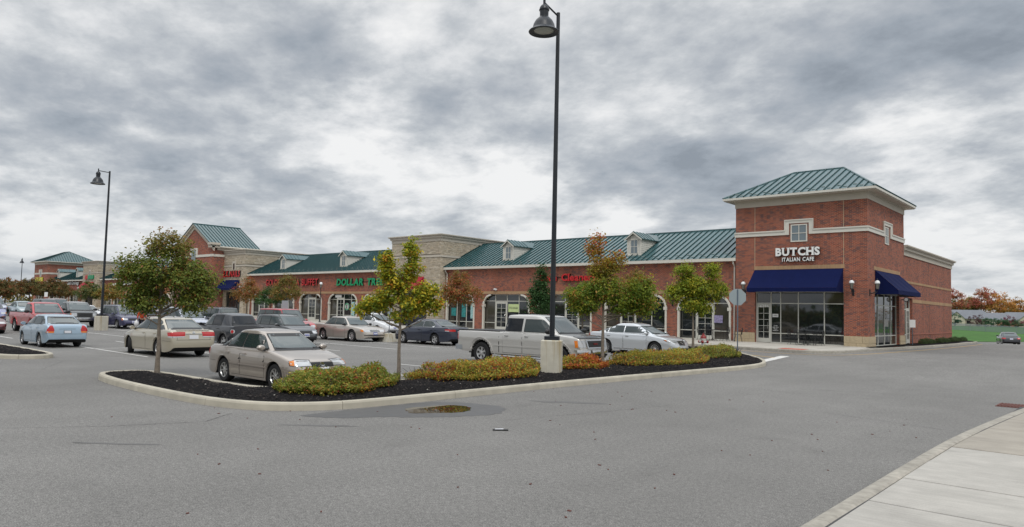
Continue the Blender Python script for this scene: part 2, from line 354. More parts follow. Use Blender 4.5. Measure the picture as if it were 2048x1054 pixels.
# ------------------------------------------------------------------ triangulated patches
def inside(pt, poly):
    x, y = pt; c = False; n = len(poly); j = n-1
    for i in range(n):
        xi, yi = poly[i]; xj, yj = poly[j]
        if (yi > y) != (yj > y) and x < (xj-xi)*(y-yi)/(yj-yi)+xi: c = not c
        j = i
    return c
def densify(poly, step):
    o = []
    for i, p in enumerate(poly):
        q = poly[(i+1) % len(poly)]; d = math.hypot(q[0]-p[0], q[1]-p[1]); k = max(1, int(math.ceil(d/step)))
        for t in range(k): o.append((p[0]+(q[0]-p[0])*t/k, p[1]+(q[1]-p[1])*t/k))
    return o
def tri_poly(poly, step, jit=0, rnd=None):
    b = densify(poly, step); pts = [Vector(p) for p in b]; n = len(b)
    xs = [p[0] for p in b]; ys = [p[1] for p in b]
    x = min(xs)+step*.5
    while x < max(xs):
        y = min(ys)+step*.5
        while y < max(ys):
            q = (x+(rnd.uniform(-jit, jit) if jit else 0), y+(rnd.uniform(-jit, jit) if jit else 0))
            if inside(q, poly) and min((q[0]-a)**2+(q[1]-c)**2 for a, c in b) > (step*.4)**2: pts.append(Vector(q))
            y += step
        x += step
    r = geometry.delaunay_2d_cdt(pts, [(i, (i+1) % n) for i in range(n)], [], 1, 1e-6)
    return [tuple(v) for v in r[0]], [tuple(f) for f in r[2]], [tuple(e) for e in r[1]]
def drape(name, poly, dz, m, parent=None, step=1.5, kind='structure', zf=gz):
    V, F, _ = tri_poly(poly, step); o = MB().add([(x, y, zf(x, y)+dz) for x, y in V], F, True).build(name, m, parent, fix=False)
    me = o.data
    if me.polygons and me.polygons[0].normal.z < 0: me.flip_normals()
    if parent is None and kind: o['kind'] = kind
    return o
def chaikin(p, n=2, closed=True):
    for _ in range(n):
        q = []
        m = len(p) if closed else len(p)-1
        if not closed: q.append(p[0])
        for i in range(m):
            a, b = p[i], p[(i+1) % len(p)]
            q += [(a[0]*.75+b[0]*.25, a[1]*.75+b[1]*.25), (a[0]*.25+b[0]*.75, a[1]*.25+b[1]*.75)]
        if not closed: q.append(p[-1])
        p = q
    return p
def resample(p, step, closed):
    q = list(p)+([p[0]] if closed else []); d = [0]
    for a, b in zip(q, q[1:]): d.append(d[-1]+math.hypot(b[0]-a[0], b[1]-a[1]))
    n = max(2, int(round(d[-1]/step))); o = []; i = 0
    for k in range(n if closed else n+1):
        t = d[-1]*k/n
        while i < len(d)-2 and d[i+1] < t: i += 1
        f = (t-d[i])/max(1e-9, d[i+1]-d[i]); o.append((q[i][0]+(q[i+1][0]-q[i][0])*f, q[i][1]+(q[i+1][1]-q[i][1])*f))
    return o
KP = [(0, -.12), (.012, .11), (.03, .145), (.06, .156), (.13, .156), (.155, .14), (.16, -.1)]
def kerb(name, path, closed, side, m, sec=10, step=.3, prof=KP, h=1.0):
    """kerb of cast sections; side=+1 if the bed lies left of the direction of travel"""
    p = resample(path, step, closed); n = len(p)
    root = thing(name, '', '', (p[0][0], p[0][1], 0)); del root['label']; del root['category']; root['kind'] = 'structure'
    nor = []
    for i in range(n):
        a = p[(i-1) % n] if closed or i > 0 else p[0]; b = p[(i+1) % n] if closed or i < n-1 else p[-1]
        dx, dy = b[0]-a[0], b[1]-a[1]; l = math.hypot(dx, dy) or 1; nor.append((-dy/l*side, dx/l*side))
    tot = n if closed else n-1; i = 0
    while i < tot:
        j = min(i+sec, tot)
        if tot-j < 3: j = tot
        V = []; F = []; K = len(prof)
        for q in range(i, j+1):
            x, y = p[q % n]; nx, ny = nor[q % n]; g = gz(x, y)
            if q == i or q == j:      # narrow open joint between two sections
                o = p[(q+1) % n] if q == i else p[(q-1) % n]; l = math.hypot(o[0]-x, o[1]-y) or 1; x += (o[0]-x)/l*.005; y += (o[1]-y)/l*.005
            V += [(x+nx*a, y+ny*a, g+z*h) for a, z in prof]
        for q in range(j-i):
            for k in range(K-1): F.append((q*K+k, q*K+k+1, (q+1)*K+k+1, (q+1)*K+k))
        F.append(tuple(range(K))); F.append(tuple((j-i)*K+k for k in range(K)))
        MB().add(V, F).build('kerb_section', m, root); i = j
    return root
# ------------------------------------------------------------------ ground
GY = lambda x: 66+(x+2)*2.4 if x < 14 else 104     # where the field begins behind the shops
def ground():
    xs = [-700, -450, -330, -260, -220]+list(np.arange(-200, -30, 5.))+list(np.arange(-30, 31, 2.))+[34, 40, 50, 70, 110, 200]
    ys = [-90, -75, -62]+list(np.arange(-52, 30, 2.))+[32, 36, 40, 44, 48, 52, 56, 60, 66, 73, 82, 95, 110, 125]
    def clampy(y): return y
    V = [(x, y, gz(x, y)) for x in xs for y in ys]; n = len(ys)
    F = [(i*n+j, (i+1)*n+j, (i+1)*n+j+1, i*n+j+1) for i in range(len(xs)-1) for j in range(n-1)]
    o = MB().add(V, F, True).build('parking_lot', 'asphalt'); o['kind'] = 'structure'
    # field: sheet that starts on the asphalt and carries on past it
    xs2 = [-420, -250, -150, -100, -70, -50, -40]+list(np.arange(-34, 36, 4.))+[45, 60, 90, 150, 300, 500]
    V = []; ts = [0, .02, .05, .09, .14, .2, .3, .45, .65, 1.0]
    for x in xs2:
        xx = max(-60, min(30, x)); y0 = 62+(xx+6.4)*3.4 if xx > -6.4 else 62+(xx+6.4)*.4
        y0 = min(y0, 118)
        for t in ts: y = y0+(470-y0)*t; V.append((x, y, gz(x, y)+.03))
    n = len(ts); F = [(i*n+j, (i+1)*n+j, (i+1)*n+j+1, i*n+j+1) for i in range(len(xs2)-1) for j in range(n-1)]
    o = MB().add(V, F, True).build('grass_field', 'grass'); o['kind'] = 'structure'
    # land out to the horizon
    V = []; rs = [0, 900, 6000]
    o = MB().add([(-6000, -6000, -1.3), (6000, -6000, -1.3), (6000, 6000, -1.3), (-6000, 6000, -1.3)], [(0, 1, 2, 3)]).build('ground', 'soil'); o['kind'] = 'structure'
ground()
# ------------------------------------------------------------------ planted islands
ISL = [(-8.95, -37.35), (-7.2, -37.6), (-5.1, -37.68), (-3.0, -37.66), (-1.7, -37.5), (-.75, -37.05), (-.15, -36.2), (0, -35.1), (0, -32), (0, -29), (.15, -24.5), (.4, -19.8), (.5, -16.8), (.2, -15.2),
       (-.7, -13.5), (-2.9, -10.9), (-4.6, -9.6), (-7.0, -9.0), (-9.2, -9.4), (-9.6, -10.8), (-8.4, -12.0), (-4.2, -12.5), (-3.1, -13.0), (-2.95, -14.5), (-2.95, -33.8), (-3.0, -35.2), (-3.6, -35.72), (-5, -35.78), (-8.4, -35.78), (-9.2, -36.1), (-9.3, -36.8)]
ISL = chaikin(ISL, 2)
LISL = chaikin([(-17.0, -37.3), (-16.6, -36.6), (-16.9, -35.9), (-18.2, -35.68), (-22, -35.65), (-30, -35.65), (-30, -37.9), (-24, -37.9), (-18.5, -37.75)], 2)
def shrink(poly, d):
    n = len(poly); o = []
    for i in range(n):
        a, b = poly[i-1], poly[(i+1) % n]; dx, dy = b[0]-a[0], b[1]-a[1]; l = math.hypot(dx, dy) or 1; o.append((poly[i][0]-dy/l*d, poly[i][1]+dx/l*d))
    return o
def edge_dist(x, y, poly): return min(math.hypot(x-a, y-b) for a, b in poly)
rnd = random.Random(5)
def bed(name, poly, chips, near):
    inner = shrink(poly, .155); dn = densify(inner, .15)
    V, F, _ = tri_poly(inner, .22, .05, rnd)
    def h(x, y): return gz(x, y)+.125+.10*S(edge_dist(x, y, dn)/.8)+.022*math.sin(x*5+y*3)*math.sin(y*4.3-x)
    o = MB().add([(x, y, h(x, y)+rnd.uniform(-.006, .006)) for x, y in V], F, True).build(name, 'mulch', fix=False)
    if o.data.polygons[0].normal.z < 0: o.data.flip_normals()
    o['kind'] = 'structure'
    xs = [p[0] for p in inner]; ys = [p[1] for p in inner]; Vc = []; Fc = []; k = 0
    mats = []
    while k < chips:
        x, y = rnd.uniform(min(xs), max(xs)), rnd.uniform(min(ys), max(ys))
        if not inside((x, y), inner): continue
        k += 1; z = h(x, y)+.004; a = rnd.uniform(0, 3.14); l = rnd.uniform(.015, .045); w = rnd.uniform(.006, .016); t = rnd.uniform(-.015, .022)
        ca, sa = math.cos(a), math.sin(a); b = len(Vc)
        Vc += [(x-ca*l, y-sa*l, z-t), (x+sa*w, y-ca*w, z+.001), (x+ca*l, y+sa*l, z+t+.004), (x-sa*w, y+ca*w, z+.012)]
        Fc += [(b, b+1, b+3), (b+1, b+2, b+3), (b, b+2, b+1), (b, b+3, b+2)]
    if chips:
        n5 = len(Fc)//20*4; c = MB().mat('chips_pale').add(Vc[:n5], Fc[:n5]).mat('chips').add(Vc[n5:], [tuple(i-n5 for i in f) for f in Fc[n5:]]).build('mulch_chips', None, fix=False); c['kind'] = 'stuff'
    return h
bed_h = bed('planting_bed', ISL, 15000, True)
bed('planting_bed', LISL, 2500, False)
kerb('kerb', ISL, True, 1, 'kerb', sec=12, step=.25)
kerb('kerb', LISL, True, 1, 'kerb', sec=12, step=.25)
# pale pebbles lying on the bark
def pebbles():
    b = MB(); k = 0
    while k < 60:
        x, y = rnd.uniform(-9, .4), rnd.uniform(-37.5, -14)
        if not inside((x, y), shrink(ISL, .2)): continue
        k += 1; r = rnd.choice((.008, .010, .013, .02)); z = bed_h(x, y)+r*.4
        b.lathe([(0, -r*.6), (r, -r*.1), (r*.8, r*.4), (0, r*.6)], 6, (x, y, z))
    o = b.build('pebbles', 'slab'); o['kind'] = 'stuff'
pebbles()
# ------------------------------------------------------------------ pavement at the shops
WK = [(-170, -6.2), (-60, -6.2), (-12, -6.3), (-7.5, -6.6), (-4.8, -7.0), (-3.2, -7.4), (-1.2, -7.55), (-.3, -7.2), (.35, -6.3), (.5, -4.4), (.6, -1.7), (.8, 2), (1.35, 7.8), (1.7, 18), (1.7, 24), (1.4, 27.0)]
WK = chaikin(WK, 2, False)
kerb('kerb', WK, False, 1, 'kerb_grey', sec=8, step=.5)
wkz = lambda x, y: max(gz(x, y)+.145, gz(x, y)+.145+(FL+S((-30-x)/60)*.5-gz(x, y)-.145)*S((y+7)/6))
def walk():
    p = resample([q for q in WK if q[1] < .5], 1.0, False); V = []; F = []; K = 9
    for x, y in p:
        xb = min(x, -.0) ; yb = .5
        for k in range(K):
            t = k/(K-1); X = x-.155*(t == 0)*0+(min(x-.155, 0.0)-x)*(t if x > -.5 else 0); Y = y+(yb-y)*t
            if k == 0: X, Y = x-.12*(x > 0), y+.13*(x <= 0)
            V.append((X, Y, wkz(X, Y)))
    for i in range(len(p)-1):
        for k in range(K-1): F.append((i*K+k, (i+1)*K+k, (i+1)*K+k+1, i*K+k+1))
    o = MB().add(V, F, True).build('pavement', 'walk', fix=False)
    if o.data.polygons[0].normal.z < 0: o.data.flip_normals()
    o['kind'] = 'structure'
    j = MB()
    for x in np.arange(-40, .4, 1.5): j.add([(x, -6.0-(1.2 if x > -4.5 else .3 if x > -7 else 0), wkz(x, -6.2)+.006), (x+.02, -6.0-(1.2 if x > -4.5 else .3 if x > -7 else 0), wkz(x, -6.2)+.006), (x+.02, 0, wkz(x, 0)+.006), (x, 0, wkz(x, 0)+.006)], [(0, 1, 2, 3)])
    o = j.build('pavement_joints', 'tar'); o['kind'] = 'structure'
walk()
sb = chaikin([(-.3, -1.1), (.45, -1.5), (.55, 2), (1.15, 7.8), (1.5, 18), (1.5, 24), (1.3, 26.5), (.1, 26.5), (-.2, 25)], 1)
drape('planting_bed', [(-.05, -.4), (.42, -1.1), (.62, 2), (1.18, 7.8), (1.53, 18), (1.53, 24), (1.2, 26.6), (-.3, 26.6), (-.05, 25)], .19, 'mulch', step=.6)
drape('kerb_ramp', [(-2.45, -7.2), (-1.15, -7.3), (-1.15, -6.3), (-2.45, -6.3)], .006, 'red_pad', step=.5, zf=wkz)
# ------------------------------------------------------------------ painted lines
def line(a, b, w=.1, m='paint_white', dz=.005):
    d = math.hypot(b[0]-a[0], b[1]-a[1]); ux, uy = (b[0]-a[0])/d, (b[1]-a[1])/d; n = max(1, int(d/1.5)); V = []; F = []
    for i in range(n+1):
        x, y = a[0]+(b[0]-a[0])*i/n, a[1]+(b[1]-a[1])*i/n
        for s in (-1, 1): X, Y = x-uy*w/2*s, y+ux*w/2*s; V.append((X, Y, gz(X, Y)+dz))
    for i in range(n): F.append((2*i, 2*i+1, 2*i+3, 2*i+2))
    o = MB().add(V, F).build('painted_line', m); o['kind'] = 'structure'; return o
for y in (-35.4+2.35, -30.15, -27.35, -24.4, -21.3, -18.3, -15.4): line((-3.1, y), (-8.6, y-.05))
for y in (-33.0, -30.2, -27.35, -24.5, -21.2, -18.2, -15.3): line((-16.0, y-.15), (-27.9, y+.25))
for y in (-33.3, -30.4, -27.6, -24.35, -21.4, -18.4, -15.5): line((-32.5, y), (-44.2, y+.35)); line((-50, y), (-62, y+.4))
line((-21.95, -33.6), (-21.95, -14.5))
line((-38.5, -33.4), (-38.5, -14.5))
line((-.62, -14.55), (-.95, -10.2), .42)                         # stop bar
def road_word(txt, x0, y0, w, h, rot):
    cu = bpy.data.curves.new('t', 'FONT'); cu.body = txt; cu.size = 1; o = bpy.data.objects.new('t', cu); COL.objects.link(o)
    me = bpy.data.meshes.new_from_object(o.evaluated_get(bpy.context.evaluated_depsgraph_get())); bpy.data.objects.remove(o)
    xs = [v.co.x for v in me.vertices]; ys = [v.co.y for v in me.vertices]
    for v in me.vertices:
        a = (v.co.x-min(xs))/(max(xs)-min(xs))*w; b = (v.co.y-min(ys))/(max(ys)-min(ys))*h
        X = x0+a*math.cos(rot)-b*math.sin(rot); Y = y0+a*math.sin(rot)+b*math.cos(rot); v.co = (X, Y, gz(X, Y)+.005)
    me.materials.append(M['paint_white']); o = link(bpy.data.objects.new('road_word', me)); o['kind'] = 'structure'
road_word('STOP', -1.25, -14.1, 2.2, 1.3, R(96))
yl = chaikin([(-9, -9.3), (-3.0, -10.0), (-1.1, -10.0)], 1, False)
line((-9.5, -7.4), (-4.6, -7.9), .1, 'paint_yellow'); line((-1.0, -11.35), (-6.5, -8.9), .1, 'paint_yellow')
def curve_line(p, w, m):
    p = resample(p, .7, False); V = []; F = []
    for i, (x, y) in enumerate(p):
        a = p[max(0, i-1)]; b = p[min(len(p)-1, i+1)]; l = math.hypot(b[0]-a[0], b[1]-a[1]); nx, ny = -(b[1]-a[1])/l, (b[0]-a[0])/l
        for s in (-1, 1): X, Y = x+nx*w/2*s, y+ny*w/2*s; V.append((X, Y, gz(X, Y)+.006))
    o = MB().add(V, [(2*i, 2*i+1, 2*i+3, 2*i+2) for i in range(len(p)-1)]).build('painted_line', m); o['kind'] = 'structure'
curve_line(chaikin([(-4.6, -7.9), (-2.5, -8.5), (-.2, -8.6), (1.0, -7.4), (1.4, -4.8), (1.6, -1.5), (2.0, 4), (2.25, 10.5), (2.35, 17), (2.3, 23)], 2, False), .11, 'paint_yellow')
# ------------------------------------------------------------------ cracks, oil, puddle
def crack(a, b, w=.012, amp=.05, seed=1, m='tar'):
    r = random.Random(seed); d = math.hypot(b[0]-a[0], b[1]-a[1]); n = int(d/.12)+2; ux, uy = (b[0]-a[0])/d, (b[1]-a[1])/d; V = []; F = []; o = 0
    for i in range(n+1):
        o += r.uniform(-.4, .4)*amp; o *= .93; t = i/n; x, y = a[0]+(b[0]-a[0])*t-uy*o, a[1]+(b[1]-a[1])*t+ux*o; ww = w*(r.uniform(.25, 1.1))*(1 if .05 < t < .95 else .2)
        for s in (-1, 1): V.append((x-uy*ww*s, y+ux*ww*s, gz(x, y)+.004))
    q = MB().add(V, [(2*i, 2*i+1, 2*i+3, 2*i+2) for i in range(n)]).build('asphalt_crack', m); q['kind'] = 'structure'
crack((-.92, -37.72), (-.30, -38.55), .011, .03, 3); crack((-.30, -38.55), (-.89, -39.97), .010, .03, 4); crack((-.89, -39.97), (-1.8, -41.4), .007, .03, 14)
crack((2.91, -34.58), (3.39, -32.41), .006, .03, 5); crack((3.39, -32.41), (3.89, -29.85), .006, .03, 6); crack((6.4, -28.29), (9.3, -29.15), .008, .05, 7)
crack((-15.8, -35.9), (-12.15, -37.63), .008, .06, 9); crack((4.2, -24), (9.4, -21.6), .006, .06, 10); crack((3.6, -28.5), (4.6, -24.3), .005, .05, 11)
def blob(cx, cy, rx, ry, rot, seed, n=36, rough=.25):
    r = random.Random(seed); ph = [r.uniform(0, 6.28) for _ in range(7)]; o = []
    for i in range(n):
        t = 2*math.pi*i/n; q = 1+sum(rough/(k+1.3)*math.sin((k+1)*t+ph[k]) for k in range(7)); x, y = rx*q*math.cos(t), ry*q*math.sin(t)
        o.append((cx+x*math.cos(rot)-y*math.sin(rot), cy+x*math.sin(rot)+y*math.cos(rot)))
    return o
def lerp_poly(p, c, f): return [(c[0]+(x-c[0])*f, c[1]+(y-c[1])*f) for x, y in p]
wet = [(.03, -36.9), (.02, -33.6), (.9, -33.2), (1.55, -33.0), (2.15, -33.5), (2.28, -34.2), (2.05, -34.9), (1.75, -35.4), (1.2, -35.8), (.9, -36.5), (.25, -36.9)]
def ragged(p, a, seed):
    r = random.Random(seed); o = 0; q = []
    for i, (x, y) in enumerate(p): o = o*.6+r.uniform(-a, a); c = (x-1.0, y+34.6); l = math.hypot(*c) or 1; q.append((max(.02, x+c[0]/l*o), y+c[1]/l*o))
    return q
drape('wet_asphalt', ragged(densify(chaikin(wet, 3), .08), .05, 4), .003, 'damp', step=.2)
pud = [(.55, -34.9), (.62, -34.2), (.75, -33.75), (1.25, -33.65), (1.62, -34.0), (1.68, -34.4), (1.35, -34.95), (1.2, -35.25), (.95, -35.1)]
drape('puddle', ragged(densify(chaikin(pud, 2), .07), .03, 6), .006, 'water', step=.3)
for (x, y, rx, ry, ro, s) in ((1.85, -31.58, .75, .16, R(41), 3), (1.32, -37.23, .62, .06, R(43), 5), (.73, -40.36, .55, .05, R(41), 9)):
    drape('stain', blob(x, y, rx, ry, ro, s, rough=.5, n=60), .003, 'stain', step=.3)
def litter():
    b = MB(); r = random.Random(8)
    for _ in range(70):
        x, y = r.uniform(-2, 9.2), r.uniform(-41.5, -27); s = r.uniform(.008, .022); a = r.uniform(0, 3)
        b.obox((x, y, gz(x, y)+.006), (math.cos(a), math.sin(a), 0), (-math.sin(a), math.cos(a), 0), (0, 0, 1), s, s*.5, .005)
    o = b.build('litter', 'rust'); o['kind'] = 'stuff'
litter()
def scrap():
    b = MB().mat('black'); b.obox((3.62, -35.35, .012), (.75, .66, 0), (-.66, .75, 0), (0, 0, 1), .13, .035, .008)
    b.mat('plate').obox((3.60, -35.36, .024), (.75, .66, .04), (-.66, .75, 0), (0, 0, 1), .07, .02, .006)
    tag(b.build('plastic_scrap'), 'small black and pale plastic scrap on the asphalt in front of the puddle', 'litter')
scrap()
# ------------------------------------------------------------------ pavement by the camera
KR = chaikin([(9.39, -62), (9.39, -40), (9.36, -33), (9.40, -30.5), (9.57, -27.5), (9.74, -24.8), (10.12, -22.6), (11.2, -20.8), (13.5, -19.8), (20, -19.3), (40, -19.3)], 2, False)
kerb('kerb', KR, False, -1, 'kerb_grey', sec=10, step=.35, prof=[(a*1.32, z) for a, z in KP])
def kx(y):
    best = min((abs(q[1]-y), q[0]) for q in resample(KR[:40], .1, False)); return best[1]
def near_walk():
    root = thing('near_pavement', '', '', (10, -36, 0)); del root['label']; del root['category']; root['kind'] = 'structure'
    js = [-50.6, -49.2, -47.8, -46.35, -44.95, -43.5, -42.1, -40.6, -39.2, -37.75, -36.33, -34.9, -33.45, -32.0, -30.7, -29.3, -27.6, -26.0, -24.5]
    for a, b in zip(js, js[1:]):
        g = .013; mid = (a+b)/2; x0, x1 = kx(a+g)+.222, kx(b-g)+.222; X1 = 12.3
        z = .15+random.Random(a).uniform(-.003, .003); bv = .005
        V = [(x0, a+g, -.02), (X1, a+g-.1, -.02), (X1, b-g-.1, -.02), (x1, b-g, -.02), (x0, a+g, z-bv), (X1, a+g-.1, z-bv), (X1, b-g-.1, z-bv), (x1, b-g, z-bv),
             (x0+bv, a+g+bv, z), (X1-bv, a+g-.1+bv, z), (X1-bv, b-g-.1-bv, z), (x1+bv, b-g-bv, z)]
        MB().add(V, [(0, 1, 5, 4), (1, 2, 6, 5), (2, 3, 7, 6), (3, 0, 4, 7), (4, 5, 9, 8), (5, 6, 10, 9), (6, 7, 11, 10), (7, 4, 8, 11), (8, 9, 10, 11)]).build('paving_slab', 'slab' if a < -33 else 'slab_b', root)
    o = MB().add([(9.5, -51, .143), (12.3, -51.1, .143), (12.3, -24.5, .143), (9.98, -24.5, .143), (9.66, -29, .143), (9.6, -33, .143)], [(0, 1, 2, 3, 4, 5)]).build('joint_dirt', 'tar'); o['kind'] = 'structure'
    drape('verge', [(9.52, -60), (9.52, -51), (12.4, -51), (12.4, -24.2), (9.98, -24.2), (10.35, -22.4), (11.5, -20.9), (14, -20), (60, -19.5), (60, -60)], .10, 'grass', step=3)
    o = MB().add([(9.5, -51, .06), (12.3, -51, .06), (12.3, -24, .06), (9.6, -24, .06)], [(0, 1, 2, 3)]).build('gravel_base', 'tar'); o['kind'] = 'structure'
near_walk()
def drain():
    t = thing('storm_drain', 'rusty cast iron drain grate in the gutter beside the curving kerb', 'drain', (9.3, -23.2, 0))
    b = MB().box(9.08, 9.6, -23.75, -22.9, .0, .012); b.build('grate_frame', 'rust', t)
    for i in range(7): piece('grate_bar', 'rust', t, 9.12+i*.068, 9.15+i*.068, -23.7, -22.95, .012, .028)
drain()
# ------------------------------------------------------------------ building helpers
class Face:
    """a wall plane: u runs along it, d outward, z up"""
    def __init__(s, kind, at): s.k = kind; s.a = at
    def P(s, u, d, z): return (u, s.a-d, z) if s.k == 'S' else ((s.a+d, u, z) if s.k == 'E' else (s.a-d, u, z))
def fbox(b, F, u0, u1, d0, d1, z0, z1):
    p, q = F.P(u0, d0, z0), F.P(u1, d1, z1); return b.box(p[0], q[0], p[1], q[1], p[2], q[2])
def fpiece(name, m, par, F, u0, u1, d0, d1, z0, z1):
    p, q = F.P(u0, d0, z0), F.P(u1, d1, z1)
    return piece(name, m, par, min(p[0], q[0]), max(p[0], q[0]), min(p[1], q[1]), max(p[1], q[1]), z0, z1)
def clip_half(poly, a, b, c):      # keep a*x+b*y<=c
    o = []
    for i, p in enumerate(poly):
        q = poly[(i+1) % len(poly)]; dp, dq = a*p[0]+b*p[1]-c, a*q[0]+b*q[1]-c
        if dp <= 0: o.append(p)
        if (dp < 0 < dq) or (dq < 0 < dp): t = dp/(dp-dq); o.append((p[0]+(q[0]-p[0])*t, p[1]+(q[1]-p[1])*t))
    return o
def seam_roof(par, O, U, V, poly, sp=.45, m='roof', guards=False, start=0., rib=.062, name='roof_panel'):
    O, U, V = Vector(O), Vector(U).normalized(), Vector(V).normalized(); Nn = U.cross(V)
    if Nn.z < 0: Nn = -Nn
    us = [p[0] for p in poly]; u = min(us)+start; off = root_loc(par); gb = MB(); k = 0
    if start > 1e-6: cuts = [(min(us), u)]
    else: cuts = []
    while u < max(us)-.02: cuts.append((u, min(u+sp, max(us)))); u += sp
    cache = {}
    for a, b in cuts:
        q = clip_half(clip_half(poly, -1, 0, -a), 1, 0, b)
        if len(q) < 3: continue
        base = (a, min(p[1] for p in q)); key = tuple((round(x-base[0], 3), round(y-base[1], 3)) for x, y in q)
        if key not in cache:
            mb = MB().mat(m); n = len(q); g = .003
            lo = [U*(x-base[0])+V*(y-base[1]) for x, y in q]; mb.add(lo+[p+Nn*.014 for p in lo], [tuple(range(n-1, -1, -1)), tuple(range(n, 2*n))]+[(i, (i+1) % n, (i+1) % n+n, i+n) for i in range(n)])
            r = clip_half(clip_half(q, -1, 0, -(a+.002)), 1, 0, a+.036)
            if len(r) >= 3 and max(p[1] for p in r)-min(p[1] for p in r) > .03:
                n = len(r); lo = [U*(x-base[0])+V*(y-base[1])+Nn*.013 for x, y in r]; mb.mat('roof_seam_shade').add(lo+[p+Nn*rib for p in lo], [tuple(range(n-1, -1, -1)), tuple(range(n, 2*n))]+[(i, (i+1) % n, (i+1) % n+n, i+n) for i in range(n)])
            o = mb.build(name, m, None); cache[key] = o.data; o.parent = par
        else: o = link(bpy.data.objects.new(name, cache[key])); o.parent = par
        o.location = O+U*base[0]+V*base[1]-off
        if guards:
            k += 1; v0 = min(p[1] for p in q)+(.35 if k % 2 else .75)
            if inside(((a+b)/2, v0), poly): gb.obox(O+U*((a+b)/2)+V*v0+Nn*.03, U, V, Nn, .09, .03, .018)
    if guards and gb.v: o = gb.build('snow_guard', 'guard', par); o['kind'] = 'stuff'
def awning(par_label, F, u0, u1, zt, zb, depth, m, cat='awning', low=.22, flare=0):
    """sloping canvas with closed ends and a straight valance; top edge on the wall"""
    t = thing('awning', par_label, cat, F.P((u0+u1)/2, 0, zb))
    z1 = zb+low; b = MB(); P = F.P; e = .015; a0, a1 = u0-flare, u1+flare
    def quad(*pp): b.add(pp, [tuple(range(len(pp)))])
    out = lambda u, d, z: P(u, d, z)
    # canvas with thickness
    top = [(u0, .02, zt), (u1, .02, zt), (a1, depth, z1), (a0, depth, z1), (a0, depth, zb), (a1, depth, zb)]
    n = 24
    for i in range(n):       # slight sag between the ribs
        for j in range(6):
            def pt(i, j):
                s, v = i/n, j/6; u = (u0+(u1-u0)*s)*(1-v)+(a0+(a1-a0)*s)*v; d = .02+(depth-.02)*v; z = zt+(z1-zt)*v-.055*math.sin(math.pi*v)*abs(math.sin(math.pi*s*4)); return out(u, d, z)
            b.add([pt(i, j), pt(i+1, j), pt(i+1, j+1), pt(i, j+1)], [(0, 1, 2, 3)], True)
    b.build('canopy', m, t, fix=True)
    v = MB(); fbox(v, F, a0, a1, depth-.012, depth+.003, zb, z1-.004); v.build('valance', m, t)
    for u, a in ((u0, a0), (u1, a1)):
        s = MB(); s.add([out(u, .02, zt-.01), out(a, depth-.014, z1-.01), out(a, depth-.014, zb), out(u, .02, zb)]+[out(u+(.01 if a == a0 else -.01), .02, zt-.01), out(a+(.01 if a == a0 else -.01), depth-.014, z1-.01), out(a+(.01 if a == a0 else -.01), depth-.014, zb), out(u+(.01 if a == a0 else -.01), .02, zb)],
                        [(0, 1, 2, 3), (7, 6, 5, 4), (0, 4, 5, 1), (1, 5, 6, 2), (2, 6, 7, 3), (3, 7, 4, 0)]); s.build('end_panel', m, t)
    fr = MB()
    for k in range(4):
        u = u0+.05+(u1-u0-.1)*k/3; fr.tube([P(u, .03, zb+.05), P(u, depth-.03, zb+.03)], .012, 6)
    fr.build('frame', 'steel', t)
    return t
PR_ = random.Random(77)
